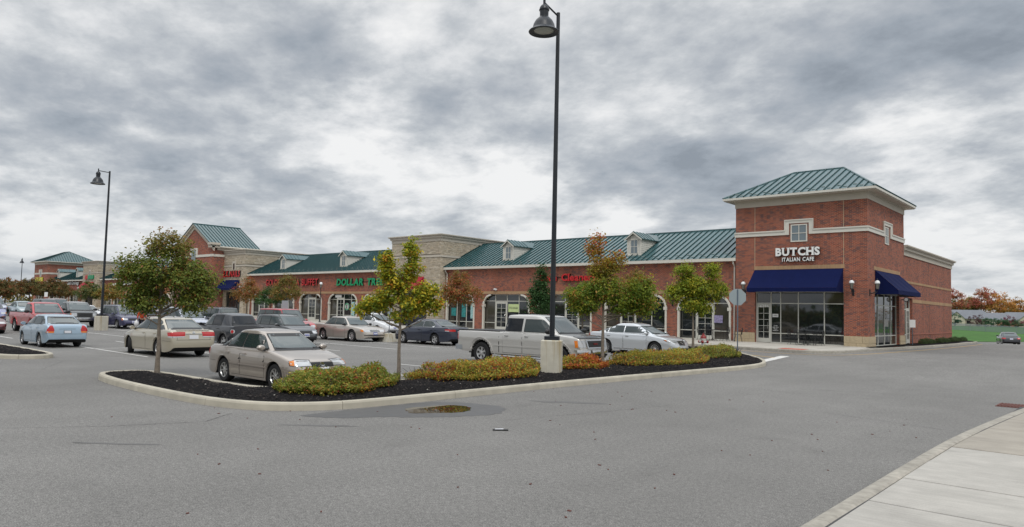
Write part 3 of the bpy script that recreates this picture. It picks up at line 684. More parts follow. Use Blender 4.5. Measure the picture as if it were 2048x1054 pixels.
def storefront(par, F, u0, u1, z0, z1, divs, bars, m='frame', door=None, glass='glass', arch=0, low=True, w=.055, rec=.18, top=None, dz=2.35):
    """framed glazing; divs are mullion positions, bars transom heights; door = index of the bay holding a door"""
    fr = MB(); d0, d1 = -rec-.06, -rec
    us = [u0]+list(divs)+[u1]
    for i, u in enumerate(us):
        a, c = (u, u+w) if i == 0 else ((u-w, u) if i == len(us)-1 else (u-w/2, u+w/2)); fbox(fr, F, a, c, d0, d1+.012, z0, z1)
    zs = [z0]+list(bars)+[z1]
    for i in range(len(us)-1):
        a, c = us[i]+w*.5, us[i+1]-w*.5
        isd = door is not None and i in (door if isinstance(door, (list, tuple)) else [door])
        for k, z in enumerate(zs):
            if isd and z < z0+dz-.1 and k > 0: continue
            if isd and k == 0: continue
            q, r = (z, z+w) if k == 0 else ((z-w, z) if k == len(zs)-1 else (z-w/2, z+w/2)); fbox(fr, F, a, c, d0, d1, q, r)
        if isd: fbox(fr, F, a, c, d0, d1, z0+dz, z0+dz+.07)
    f = fr.build('storefront', m, par)
    for i in range(len(us)-1):
        a, c = us[i]+w*.5, us[i+1]-w*.5
        isd = door is not None and i in (door if isinstance(door, (list, tuple)) else [door])
        zz = zs if not isd else [z0+dz+.07]+[z for z in zs if z > z0+dz+.1]
        for q, r in zip(zz, zz[1:]): fpiece('pane', glass if glass != 'glass' else PR_.choice(('glass', 'glass', 'glass_b', 'glass_c')), f, F, a, c, -rec-.045, -rec-.028, q+.01, r-.01)
        if isd:      # glazed door with glazing bars
            dr = MB(); h = z0+dz-.01; s = .11
            for (p, q_, r, t_) in ((a+.01, a+s, z0+.02, h), (c-s, c-.01, z0+.02, h), (a+s, c-s, h-.13, h), (a+s, c-s, z0+.02, z0+.28)): fbox(dr, F, p, q_, d0+.005, d1+.005, r, t_)
            D = dr.build('door', m, par); g = (c-s-a-s)
            fpiece('pane', glass, D, F, a+s, c-s, -rec-.042, -rec-.03, z0+.28, h-.13)
            mu = MB(); um = (a+c)/2; fbox(mu, F, um-.012, um+.012, -rec-.03, -rec-.01, z0+.28, h-.13)
            for k in range(1, 5): z = z0+.28+(h-.13-z0-.28)*k/5; fbox(mu, F, a+s, c-s, -rec-.029, -rec-.012, z-.012, z+.012)
            mu.build('glazing_bar', m, D)
            hd = MB().tube([F.P(c-.16, -rec+.03, z0+.85), F.P(c-.16, -rec+.07, z0+.9), F.P(c-.16, -rec+.07, z0+1.25), F.P(c-.16, -rec+.03, z0+1.3)], .014, 6); hd.build('handle', 'chrome', D)
    return f
def glyph(ch, size=1, ext=.09, offset=.0, font=None):
    cu = bpy.data.curves.new('g', 'FONT'); cu.body = ch; cu.size = size; cu.extrude = ext/2; cu.offset = offset; cu.resolution_u = 3
    o = bpy.data.objects.new('g', cu); COL.objects.link(o); me = bpy.data.meshes.new_from_object(o.evaluated_get(bpy.context.evaluated_depsgraph_get())); bpy.data.objects.remove(o); return me
def sign(name, label, txt, F, u0, u1, z0, z1, face, edge='black', depth=.12, off=.04, bold=.02, serif=False, shear=0, gap=.12, group=None):
    t = thing(name, label, 'sign', F.P((u0+u1)/2, 0, z0), group=group)
    G = []; x = 0; H = 1e-6
    for ch in txt:
        if ch == ' ': x += .45; continue
        me = glyph(ch, 1, .1, bold); xs = [v.co.x for v in me.vertices]; ys = [v.co.y for v in me.vertices]
        G.append((me, x, min(xs), max(xs))); x += max(xs)-min(xs)+gap*.8; H = max(H, max(ys))
    tot = x-gap*.8; sx = (u1-u0)/tot; sz = (z1-z0)/(.72 if H < .8 else H); loc = Vector(t.location)
    for me, xx, mn, mxx in G:
        if serif:       # slab serifs at the feet and heads of the upright strokes
            bm = bmesh.new(); bm.from_mesh(me); ys = [v.co.y for v in bm.verts]; hi, lo = max(ys), min(ys)
            wv = mxx-mn
            for yy, s in ((lo, 1), (hi, -1)):
                ks = sorted(set(round(v.co.x, 3) for v in bm.verts if abs(v.co.y-yy) < .004))
                if len(ks) >= 2 and ks[-1]-ks[0] < wv*1.01:
                    clus = []; 
                    for k in ks:
                        if clus and k-clus[-1][-1] < .22: clus[-1].append(k)
                        else: clus.append([k])
                    for c in clus:
                        if 0.05 < c[-1]-c[0] < .3:
                            r = bmesh.ops.create_cube(bm, size=1); 
                            for v in r['verts']: v.co = Vector(((c[0]+c[-1])/2+v.co.x*(c[-1]-c[0]+.13), yy+s*.028+v.co.y*.055, v.co.z*.098))
            bm.to_mesh(me); bm.free()
        me.materials.append(M[face]); me.materials.append(M[edge])
        for p in me.polygons: p.material_index = 0 if p.normal.z > .5 else 1
        for v in me.vertices:
            a, b_, c = v.co; u = u0+(xx+a-mn+shear*b_)*sx; z = z0+b_*sz; d = off+(.5+c/.1)*depth
            v.co = Vector(F.P(u, d, z))-loc
        if F.k == 'S' : me.flip_normals() if False else None
        me.update(); o = link(bpy.data.objects.new('letter', me)); o.parent = t
    if off > .02:
        b = MB(); fbox(b, F, u0, u1, .004, off+.01, (z0+z1)/2-.02, (z0+z1)/2+.02); b.build('raceway', edge, t)
    return t
def hip_roof(par, x0, x1, y0, y1, z, rx0, rx1, ry, rz, guards=True):
    def face(O, U, half, poly_w, rise_pt): pass
    # south and north
    for (ya, yb, s) in ((y0, ry, 1), (y1, ry, -1)):
        V = Vector((0, yb-ya, rz-z)); l = V.length; poly = [(0, 0), (x1-x0, 0), (rx1-x0, l), (rx0-x0, l)]
        seam_roof(par, (x0, ya, z), (1, 0, 0), V, poly, guards=guards and s == 1)
    for (xa, xb) in ((x1, rx1), (x0, rx0)):
        V = Vector((xb-xa, 0, rz-z)); l = V.length; poly = [(0, 0), (y1-y0, 0), (ry-y0, l)]
        seam_roof(par, (xa, y0, z), (0, 1, 0), V, poly)
    b = MB()
    for a, c in (((x0, y0, z), (rx0, ry, rz)), ((x1, y0, z), (rx1, ry, rz)), ((x0, y1, z), (rx0, ry, rz)), ((x1, y1, z), (rx1, ry, rz)), ((rx0, ry, rz), (rx1, ry, rz))):
        b.tube([Vector(a)+Vector((0, 0, .03)), Vector(c)+Vector((0, 0, .03))], .055, 6)
    b.build('ridge_cap', 'roof', par)
def ledgestone(par, F, u0, u1, z0, z1, holes=(), seed=1, proud=.034):
    r = random.Random(seed); cols = []
    b = MB()
    for i, c in enumerate(((.47, .405, .31), (.41, .35, .265), (.52, .46, .365), (.36, .305, .235), (.49, .41, .30))):
        n = 'ledge_%d' % i
        if n not in M: mat(n, c, .88, var=.12, vscale=5, bump=.5, bscale=30)
        b.mat(n)
    z = z0
    while z < z1-.02:
        h = r.choice((.06, .08, .09, .11)); h = min(h, z1-z); u = u0
        while u < u1-.01:
            w = r.uniform(.16, .55); w = min(w, u1-u)
            if u1-u-w < .08: w = u1-u
            d = r.uniform(.015, proud)
            if not any(a < u+w and u < c and e < z+h and z < f for a, c, e, f in holes):
                b.cur = r.choice((0, 0, 1, 1, 2, 3, 4)); fbox(b, F, u+.004, u+w-.004, .0, d, z+.004, z+h-.004)
            else:
                for a, c, e, f in holes:
                    if a < u+w and u < c and e < z+h and z < f:
                        if u < a-.03: b.cur = r.choice((0, 1, 2, 3, 4)); fbox(b, F, u+.004, a, 0, d, z+.004, z+h-.004)
                        if u+w > c+.03: b.cur = r.choice((0, 1, 2, 3, 4)); fbox(b, F, c, u+w-.004, 0, d, z+.004, z+h-.004)
            u += w
        z += h
    o = b.build('ledge_stone', None, par, fix=False); o['kind'] = 'stuff'; return o
def cornice(par, x0, x1, y0, y1, z0, z1, sides='SE', steps=None, name='cornice', m='stucco'):
    steps = steps or [(0, .42, .06), (.42, .5, .10), (.5, .78, .18), (.78, .88, .28), (.88, 1, .34)]
    b = MB()
    for a, c, p in steps: b.box(x0-(p if 'W' in sides else 0), x1+(p if 'E' in sides else 0), y0-(p if 'S' in sides else 0), y1+(p if 'N' in sides else 0), z0+(z1-z0)*a+.001, z0+(z1-z0)*c)
    return b.build(name, m, par)
# ------------------------------------------------------------------ corner cafe
def cafe(x1, TW, D, flip, label, fz=0, back=25., main=True):
    """corner tower; x1 = its outer edge, flip=-1 mirrors it for the far end of the row"""
    x0 = x1-TW; t = thing('cafe_building' if main else 'corner_building', label, 'shop building', ((x0+x1)/2, 4, FL))
    Sf = Face('S', 0); z0 = -.5; Zt = 9.0
    out = 'E'; Ef = Face('E', x1)
    # brick walls built round the openings
    b = MB().mat('brick'); th = .34; zo = 3.78
    a0, a1 = x0+1.29, x1-1.3                                    # shop window in the south wall
    b.box(x0, a0, 0, th, z0, Zt); b.box(a1, x1, 0, th, z0, Zt); b.box(a0, a1, 0, th, zo, Zt)
    if main:
        b.box(x1-th, x1, th, 1.42, z0, Zt); b.box(x1-th, x1, 1.42, 7.1, zo, Zt); b.box(x1-th, x1, 7.1, D, z0, Zt)
    else: b.box(x1-th, x1, th, D, z0, Zt)
    b.box(x0, x0+th, th, D, z0, Zt); b.box(x0+th, x1-th, D-th, D, z0, Zt)
    b.build('wall', None, t)
    # room floor; the shop panes are opaque and dark in themselves
    MB().box(x0+th, x1-th, th, D-th, FL-.05, FL).build('floor_slab', 'walk', t)
    # stone base blocks, each its own
    def blocks(F, u0, u1, rows=((FL-.02, .68), (.68, 1.02))):
        o = 0
        for r_, (q, w) in enumerate(rows):
            n = max(1, int(round((u1-u0)/.62))); us = [u0+(u1-u0)*k/n for k in range(n+1)]
            if r_ % 2 and n > 1: us = [u0]+[(a+c)/2 for a, c in zip(us, us[1:])]+[u1]
            for a, c in zip(us, us[1:]): fpiece('stone_block', 'stone', t, F, a+.006, c-.006, .002, .055, q+.006, w-.006)
    rows = ((.36, .70), (.70, 1.02)) if main else ((.6, 1.0),)
    rows = ((.30, .62), (.62, 1.02))
    blocks(Sf, x0, a0, rows); blocks(Sf, a1, x1+.055, rows)
    if main: blocks(Ef, .0, 1.42, rows); blocks(Ef, 7.1, D, rows)
    # lintels, stringcourse with its step over the window, joints
    l = MB(); fbox(l, Sf, a0-.05, a1+.05, 0, .03, 4.98, 5.21)
    if main: fbox(l, Ef, 1.3, 7.28, 0, .03, 4.93, 5.15)
    l.build('lintel', 'brick_tan', t)
    zb = 7.11
    def course(F, e0, e1, c, hw, name='stringcourse'):
        s = MB()
        for (p, q, r, w, d) in ((e0, c-hw, zb, zb+.30, .06), (c+hw, e1, zb, zb+.30, .06), (c-hw, c-hw+.24, zb, 8.05, .06), (c+hw-.24, c+hw, zb, 8.05, .06), (c-hw+.24, c+hw-.24, 7.81, 8.05, .06),
                                (e0, c-hw, zb+.22, zb+.30, .10), (c+hw, e1, zb+.22, zb+.30, .10), (c-hw-.04, c+hw+.04, 7.98, 8.05, .10), (c-hw-.04, c-hw, zb+.3, 7.98, .10), (c+hw, c+hw+.04, zb+.3, 7.98, .10)):
            if q > p: fbox(s, F, p, q, .0 if d < .07 else .058, d, r, w)
        s.build(name, 'trim', t)
    cx = x0+TW/2-.0; cx = x1-3.88 if main else (x0+x1)/2
    course(Sf, x0-.06, x1+.06, cx, .84); course(Ef, 0, D, 4.3 if main else 4.2, .95)
    for F, c, w in ((Sf, cx, .50), (Ef, 4.15 if main else 4.2, .42)):
        fw_ = MB()
        for q in ((c-w, c-w+.07, 6.66, 7.74), (c+w-.07, c+w, 6.66, 7.74), (c-w+.07, c+w-.07, 6.66, 6.73), (c-w+.07, c+w-.07, 7.67, 7.74), (c-.02, c+.02, 6.73, 7.67), (c-w+.07, c-.02, 7.17, 7.21), (c+.02, c+w-.07, 7.17, 7.21)):
            fbox(fw_, F, q[0], q[1], .004, .045, q[2], q[3])
        f = fw_.build('window', 'trim', t)
        for a, c2 in ((c-w+.07, c-.02), (c+.02, c+w-.07)):
            for q, r in ((6.73, 7.17), (7.21, 7.67)): fpiece('pane', 'glass_sky', f, F, a, c2, .005, .02, q, r)
    j = MB()
    for u in (a0-.02, a1+.0):
        for q, r in ((5.21, 7.10), (7.42, Zt)): fbox(j, Sf, u-.014, u+.014, .0, .006, q, r)
    j.build('control_joint', 'cream_joint', t)
    # frieze, soffit, gutter and roof
    f = MB(); f.box(x0-.04, x1+.04, -.04, D+.04, Zt, Zt+.34); f.box(x0-.10, x1+.10, -.10, D+.10, Zt+.34, Zt+.42); f.box(x0-.55, x1+.55, -.55, D+.55, Zt+.42, Zt+.47); f.build('frieze', 'stucco', t)
    g = MB(); e = .62; h = .13; zt = Zt+.44; pr = [(0, 0), (.10, 0), (.14, .06), (.15, h), (.12, h), (.11, .07), (.0, .05)]
    g.box(x0-e, x1+e, -e-.02, -e+.1, zt+.032, zt+.16); g.box(x0-e, x1+e, D+e-.1, D+e, zt+.032, zt+.16); g.box(x0-e, x0-e+.1, -e+.1, D+e-.1, zt+.032, zt+.16); g.box(x1+e-.1, x1+e, -e+.1, D+e-.1, zt+.032, zt+.16)
    g.build('gutter', 'trim', t)
    hip_roof(t, x0-e, x1+e, -e, D+e, zt+.16, x0+2.2, x1-2.5, D/2, 11.78)
    # shop front
    if main:
        storefront(t, Sf, a0, a1, FL, zo-.0, [x0+2.25, x0+2.85, x0+3.93, x0+5.46], [1.02, 2.88], door=0)
        storefront(t, Ef, 1.42, 7.1, FL, zo-.0, [2.8, 4.25, 5.75], [1.02, 2.88])
        hb = MB(); fbox(hb, Sf, a0, a1, -.3, -.1, zo-.22, zo-.0); fbox(hb, Ef, 1.42, 7.1, -.3, -.1, zo-.22, zo); hb.build('head_panel', 'frame', t)
        # side wall beyond the tower
        X = x1-.12; SF = Face('E', X); b = MB().mat('brick'); zt2 = 6.36
        b.box(X-th, X, D+.12, D+.22, z0, zt2); b.box(X-th, X, D+.22, 11.25, 3.52, zt2); b.box(X-th, X, 11.25, back, z0, zt2); b.box(x0+.5, X-th, back-th, back, z0, zt2)
        b.build('wall', None, t)
        storefront(t, SF, D+.22, 11.25, FL, 3.5, [9.55, 10.3], [1.02, 2.75], door=2)
        c = MB()
        fbox(c, SF, D, back, 0, .025, 4.52, 4.68); fbox(c, SF, 11.3, back, 0, .025, 3.23, 3.47); c.build('stringcourse', 'brick_tan', t)
        c = MB(); fbox(c, SF, 11.4, back, 0, .03, 1.02, 1.10); c.build('water_table', 'brick_rose', t)
        cornice(t, x0+.6, X, D+.1, back, zt2, 7.03, 'EN')
        MB().box(x0+.6, X, D+.1, back, 6.9, 6.98).build('flat_roof', 'tar', t)
        ct = MB(); fbox(ct, SF, 16.5, 16.53, 0, .004, FL, zt2); ct.build('control_joint', 'tar', t)
    else:
        storefront(t, Sf, a0, a1, FL, zo, [x0+2.8, x0+4.3], [2.88], door=1)
    return t
mat('poster', (.25, .22, .36), .4, var=.5, vscale=9); mat('cream_joint', (.45, .36, .24), .8); mat('brick_rose', (.33, .13, .09), .85); mat('glass_sky', (.16, .20, .22), .08, ior=1.6)
cafe_t = cafe(0., 7.92, 8.5, 1, 'red brick corner cafe tower with hipped green metal roof and blue awnings')
cafe(-145.35, 7.9, 8.5, 1, 'small distant brick corner tower with hipped green roof at the far left', main=False)
# ------------------------------------------------------------------ wings of shops
def dormer(par, cx, roof_z):
    w = .58; y0 = .98; z0 = roof_z(y0)-.05; ze = z0+1.30; zp = ze+.42
    yb = lambda z: (z-5.80)/.492-.08
    b = MB(); b.box(cx-w, cx+w, y0, y0+.05, z0, ze)
    for s in (-1, 1): b.add([(cx+s*w, y0+.05, z0), (cx+s*w, y0+.05, ze), (cx+s*w, yb(ze), ze), (cx+s*(w-.04), y0+.05, z0), (cx+s*(w-.04), y0+.05, ze), (cx+s*(w-.04), yb(ze), ze)], [(0, 1, 2), (5, 4, 3), (0, 3, 4, 1), (1, 4, 5, 2), (2, 5, 3, 0)])
    b.add([(cx-w, y0, ze), (cx+w, y0, ze), (cx, y0, zp), (cx-w, y0+.05, ze), (cx+w, y0+.05, ze), (cx, y0+.05, zp)], [(0, 1, 2), (5, 4, 3), (0, 3, 4, 1), (1, 4, 5, 2), (2, 5, 3, 0)])
    d = b.build('dormer', 'siding', par)
    c = MB(); k = z0+.12
    while k < ze-.05:
        for s in (-1, 1):
            ye = yb(k)
            if ye > y0+.1: c.add([(cx+s*w, y0+.03, k), (cx+s*(w+.014), y0+.03, k), (cx+s*(w+.014), ye, k), (cx+s*w, ye, k), (cx+s*w, y0+.03, k+.13), (cx+s*w, ye, k+.13)], [(0, 1, 2, 3), (1, 2, 5, 4)])
        k += .14
    c.build('clapboard', 'siding', d)
    s_ = MB(); s_.box(cx-w-.03, cx-w+.09, y0-.03, y0, z0, ze); s_.box(cx+w-.09, cx+w+.03, y0-.03, y0, z0, ze); s_.box(cx-w+.09, cx+w-.09, y0-.03, y0, ze-.10, ze); s_.box(cx-w-.05, cx+w+.05, y0-.07, y0, z0-.02, z0+.07)
    s_.build('corner_board', 'trim', d)
    wd = MB(); q = .27; z1, z2 = z0+.2, ze-.14
    for a in ((-q-.05, -q, z1, z2), (q, q+.05, z1, z2), (-q, q, z2, z2+.04), (-q, q, z1-.04, z1), (-.015, .015, z1, z2), (-q, -.015, (z1+z2)/2-.015, (z1+z2)/2+.015), (.015, q, (z1+z2)/2-.015, (z1+z2)/2+.015)): wd.box(cx+a[0], cx+a[1], y0-.035, y0-.002, a[2], a[3])
    wd.build('window_frame', 'trim', d)
    piece('window_pane', 'glass_sky', d, cx-q, cx+q, y0-.018, y0-.001, z1, z2)
    r = MB(); ov = .16; yf = y0-.2
    for s in (-1, 1):
        e = (cx+s*(w+ov), ze-.42*ov/w+.03); p = (cx, zp+.03); ye, yp = yb(e[1]), yb(p[1])
        r.add([(e[0], yf, e[1]), (p[0], yf, p[1]), (p[0], yp, p[1]), (e[0], ye, e[1]), (e[0], yf, e[1]+.05), (p[0], yf, p[1]+.05), (p[0], yp, p[1]+.05), (e[0], ye, e[1]+.05)], [(0, 1, 2, 3), (4, 5, 6, 7), (0, 4, 5, 1), (1, 5, 6, 2), (2, 6, 7, 3), (3, 7, 4, 0)])
        for k in range(5):
            y = yf+.05+k*.45; t0 = .02; 
            if y < ye: r.add([(e[0], y, e[1]+.05), (p[0], y, p[1]+.05), (p[0], y+.03, p[1]+.05), (e[0], y+.03, e[1]+.05), (e[0], y, e[1]+.085), (p[0], y, p[1]+.085), (p[0], y+.03, p[1]+.085), (e[0], y+.03, e[1]+.085)], [(4, 5, 6, 7), (0, 4, 5, 1), (3, 7, 6, 2), (0, 4, 7, 3)])
    r.build('dormer_roof', 'roof', d)
    f = MB()
    for s in (-1, 1):
        e = (cx+s*(w+ov), ze-.42*ov/w+.03); p = (cx, zp+.03)
        f.add([(e[0], yf-.02, e[1]-.10), (p[0], yf-.02, p[1]-.10), (p[0], yf-.02, p[1]), (e[0], yf-.02, e[1]), (e[0], yf, e[1]-.10), (p[0], yf, p[1]-.10), (p[0], yf, p[1]), (e[0], yf, e[1])], [(0, 1, 2, 3), (4, 5, 6, 7), (0, 4, 5, 1), (3, 7, 6, 2)])
    f.build('bargeboard', 'trim', d)
roof_z = lambda y: 5.80+.492*(y+.08)
def wing(label, x0, x1, bays, dorm, fl=FL, spouts=()):
    t = thing('shop_wing', label, 'shop building', ((x0+x1)/2, 3, fl)); Y = .3; F = Face('S', Y); th = .34; zo = 3.42
    b = MB().mat('brick'); prev = x0
    for a, c, *_ in bays:
        if a > prev: b.box(prev, a, Y, Y+th, -.5, zo)
        prev = c
    if prev < x1: b.box(prev, x1, Y, Y+th, -.5, zo)
    b.box(x0, x1, Y, Y+th, zo, 5.7); b.build('wall', None, t); MB().box(x0, x1, 24.6, 25, -.5, 6.3).build('rear_wall', 'brick', t)
    l = MB(); fbox(l, F, x0, x1, .0, .03, zo+.02, zo+.25); l.build('lintel', 'brick_tan', t)
    MB().box(x0, x1, 4.9, 25, 6.3, 6.4).build('flat_roof', 'tar', t)
    MB().box(x0, x1, Y-.22, 4.9, 5.60, 5.66).build('soffit', 'trim', t)
    MB().box(x0, x1, Y-.38, Y-.23, 5.60, 5.82).build('gutter', 'trim', t)
    L_ = Vector((0, 5.08, 2.5)).length
    seam_roof(t, (x0, -.08, 5.80), (1, 0, 0), (0, 5.08, 2.5), [(0, 0), (x1-x0, 0), (x1-x0, L_), (0, L_)], guards=True, start=.2)
    MB().box(x0, x1, 4.92, 5.3, 8.26, 8.38).box(x0, x1, 5.0, 5.1, 6.4, 8.26).build('ridge_cap', 'roof', t)
    for s, (X) in ((1, x0), (-1, x1)): MB().add([(X, .0, 5.62), (X, 4.95, 5.62), (X, 4.95, 8.25), (X+s*.05, 0, 5.62), (X+s*.05, 4.95, 5.62), (X+s*.05, 4.95, 8.25)], [(0, 1, 2), (5, 4, 3), (0, 3, 4, 1), (1, 4, 5, 2), (2, 5, 3, 0)]).build('end_wall', 'roof', t)
    for dx in dorm: dormer(t, dx, roof_z)
    for a, c, n, door, arch, gm in bays:
        w = (c-a)/n; storefront(t, F, a, c, fl, zo, [a+w*k for k in range(1, n)], [fl+.6, 2.85] if door is None or True else [2.85], door=door, glass=gm)
        if arch:      # white arched surround: jambs, curved shoulders with a keystone block each
            R_ = .95; wv = .13; zt = zo
            for sg, e in ((1, a), (-1, c)):
                s = MB(); s.box(min(e, e+sg*wv), max(e, e+sg*wv), Y-.07, Y+.1, fl, zt-R_-.12); s.box(min(e-sg*.03, e+sg*(wv+.10)), max(e-sg*.03, e+sg*(wv+.10)), Y-.10, Y+.1, zt-R_-.12, zt-R_+.10)
                cx, cz = e+sg*R_, zt-R_; n_ = 9; V = []; Fc = []
                for k in range(n_+1):
                    th_ = math.pi/2*k/n_
                    for rr in (R_, R_-wv):
                        for yy in (Y-.07, Y+.06): V.append((cx-sg*rr*math.cos(th_), yy, cz+rr*math.sin(th_)*1.0))
                for k in range(n_):
                    q = k*4; Fc += [(q, q+4, q+5, q+1), (q+2, q+3, q+7, q+6), (q, q+2, q+6, q+4), (q+1, q+5, q+7, q+3)]
                s.add(V, Fc); s.build('arch_surround', 'trim', t)
            for sg, e in ((1, a), (-1, c)):
                sp = MB().mat('brick')
                cx, cz = e+sg*R_, zt-R_; n_ = 9; arc = [(cx-sg*(R_-.01)*math.cos(math.pi/2*k/n_), cz+(R_-.01)*math.sin(math.pi/2*k/n_)) for k in range(n_+1)]
                pl = arc+[(e, zt)]; n2 = len(pl)
                sp.add([(p[0], Y+.003, p[1]) for p in pl]+[(p[0], Y+.09, p[1]) for p in pl], [tuple(range(n2)), tuple(range(2*n2-1, n2-1, -1))]+[(i, (i+1) % n2, (i+1) % n2+n2, i+n2) for i in range(n2)]); sp.build('spandrel', None, t)
    for X in spouts:
        d = MB(); d.tube([(X, -.02, 5.62), (X, .0, 5.45), (X, .2, 5.3), (X, .22, 5.2), (X, .22, fl+.1), (X, .1, fl+.02)], .05, 8); d.build('downspout', 'trim', t)
    return t
wing('long red brick shop wing between the cafe tower and the nearest stone tower', -35.4, -7.92,
     [(-35.2, -31.66, 3, None, True, 'glass'), (-30.7, -25.45, 4, 1, True, 'glass'), (-24.67, -19.35, 4, 2, True, 'glass'), (-18.24, -13.04, 4, 1, True, 'glass'), (-12.2, -8.35, 3, 1, True, 'glass')], (-28.5, -16.15), spouts=(-35.15, -8.1))
wing('red brick shop wing behind the parked saloons, between two stone towers', -70.0, -42.2,
     [(-69.2, -65.4, 3, 1, True, 'glass'), (-64.4, -60.0, 3, None, True, 'glass'), (-58.9, -54.62, 3, 1, True, 'glass'), (-53.37, -48.35, 4, 1, True, 'glass'), (-47.44, -43.2, 3, 1, True, 'glass')], (-63.7, -51.9), fl=.6, spouts=(-69.8,))
wing('red brick shop wing behind the leftmost planted island tree, far along the row', -118.2, -90.4,
     [(-117.3, -113.5, 3, 1, True, 'glass_dim'), (-112.7, -109.3, 3, None, True, 'glass_dim'), (-108.4, -103.6, 3, 1, True, 'glass_dim'), (-102.5, -97.5, 4, 1, True, 'glass_dim'), (-96.6, -92, 3, 1, True, 'glass_dim')], (-114.0, -100.5), fl=1.0, spouts=(-117.8,))
wing('last small red brick shop wing beside the far left corner tower', -145.35, -124.9,
     [(-144.4, -139, 3, 1, True, 'glass_dim'), (-138.2, -134, 3, None, True, 'glass_dim'), (-133.2, -129.0, 3, 1, True, 'glass_dim')], (-142.0, -132.0), fl=1.1)
# ------------------------------------------------------------------ stone towers
def stone_tower(label, x0, x1, seed, full=True, fl=.6, winz=True):
    t = thing('stone_tower', label, 'tower', ((x0+x1)/2, 3, fl)); yf = -.4; yb = 8.2; F = Face('S', yf); E_ = Face('E', x1); Wf = Face('W', x0)
    c = (x0+x1)/2; o0, o1 = c-1.75, c+1.75; zo = 3.6
    b = MB().mat('mortar_dark'); b.box(x0, o0, yf, yf+.3, -.3, 8.2); b.box(o1, x1, yf, yf+.3, -.3, 8.2); b.box(o0, o1, yf, yf+.3, zo, 8.2)
    b.box(x1-.3, x1, yf+.3, yb, -.3, 8.2); b.box(x0, x0+.3, yf+.3, yb, -.3, 8.2); b.box(x0+.3, x1-.3, yb-.3, yb, 5, 8.2); b.build('core_wall', None, t)
    ledgestone(t, F, x0-.03, x1+.03, fl-.3, 8.2, [(o0, o1, -1, zo), (x0-1, x1+1, 6.73, 6.95)], seed)
    ledgestone(t, E_, yf-.03, yb, 5.2 if full else 5.2, 8.2, [(yf-1, yb+1, 6.73, 6.95)], seed+1); ledgestone(t, E_, yf-.03, .28, fl-.3, 5.2, (), seed+2)
    m = MB(); m.box(x0-.07, x1+.07, yf-.07, yb, 6.75, 6.93); m.box(c-.42, c+.42, yf-.075, yf+.01, 6.93, 7.42) ; m.box(c-.42, c-.2, yf-.075, yf+.01, 6.3, 6.75); m.box(c+.2, c+.42, yf-.075, yf+.01, 6.3, 6.75); m.build('stringcourse', 'stucco', t)
    piece('niche_window', 'glass_dim', t, c-.17, c+.17, yf-.085, yf-.05, 6.45, 7.15)
    cornice(t, x0, x1, yf, yb, 8.2, 8.82, 'SEW')
    storefront(t, F, o0, o1, fl, zo, [c-.6, c+.6], [2.85], m='frame_dark', door=1, glass='glass_dim')
    return t
mat('mortar_dark', (.22, .19, .15), .9)
stone_tower('stone clad entrance tower behind the yellow leaved island tree', -42.2, -35.4, 11)
ez = stone_tower('stone clad tower with dark blue awning and red nail salon letters', -75.3, -70.0, 21)
stone_tower('distant stone clad tower with the crimson awning', -124.9, -118.2, 31, fl=1.0)
stone_tower('stone clad tower hidden behind the leftmost big island tree', -90.4, -85.15, 41, fl=.9)
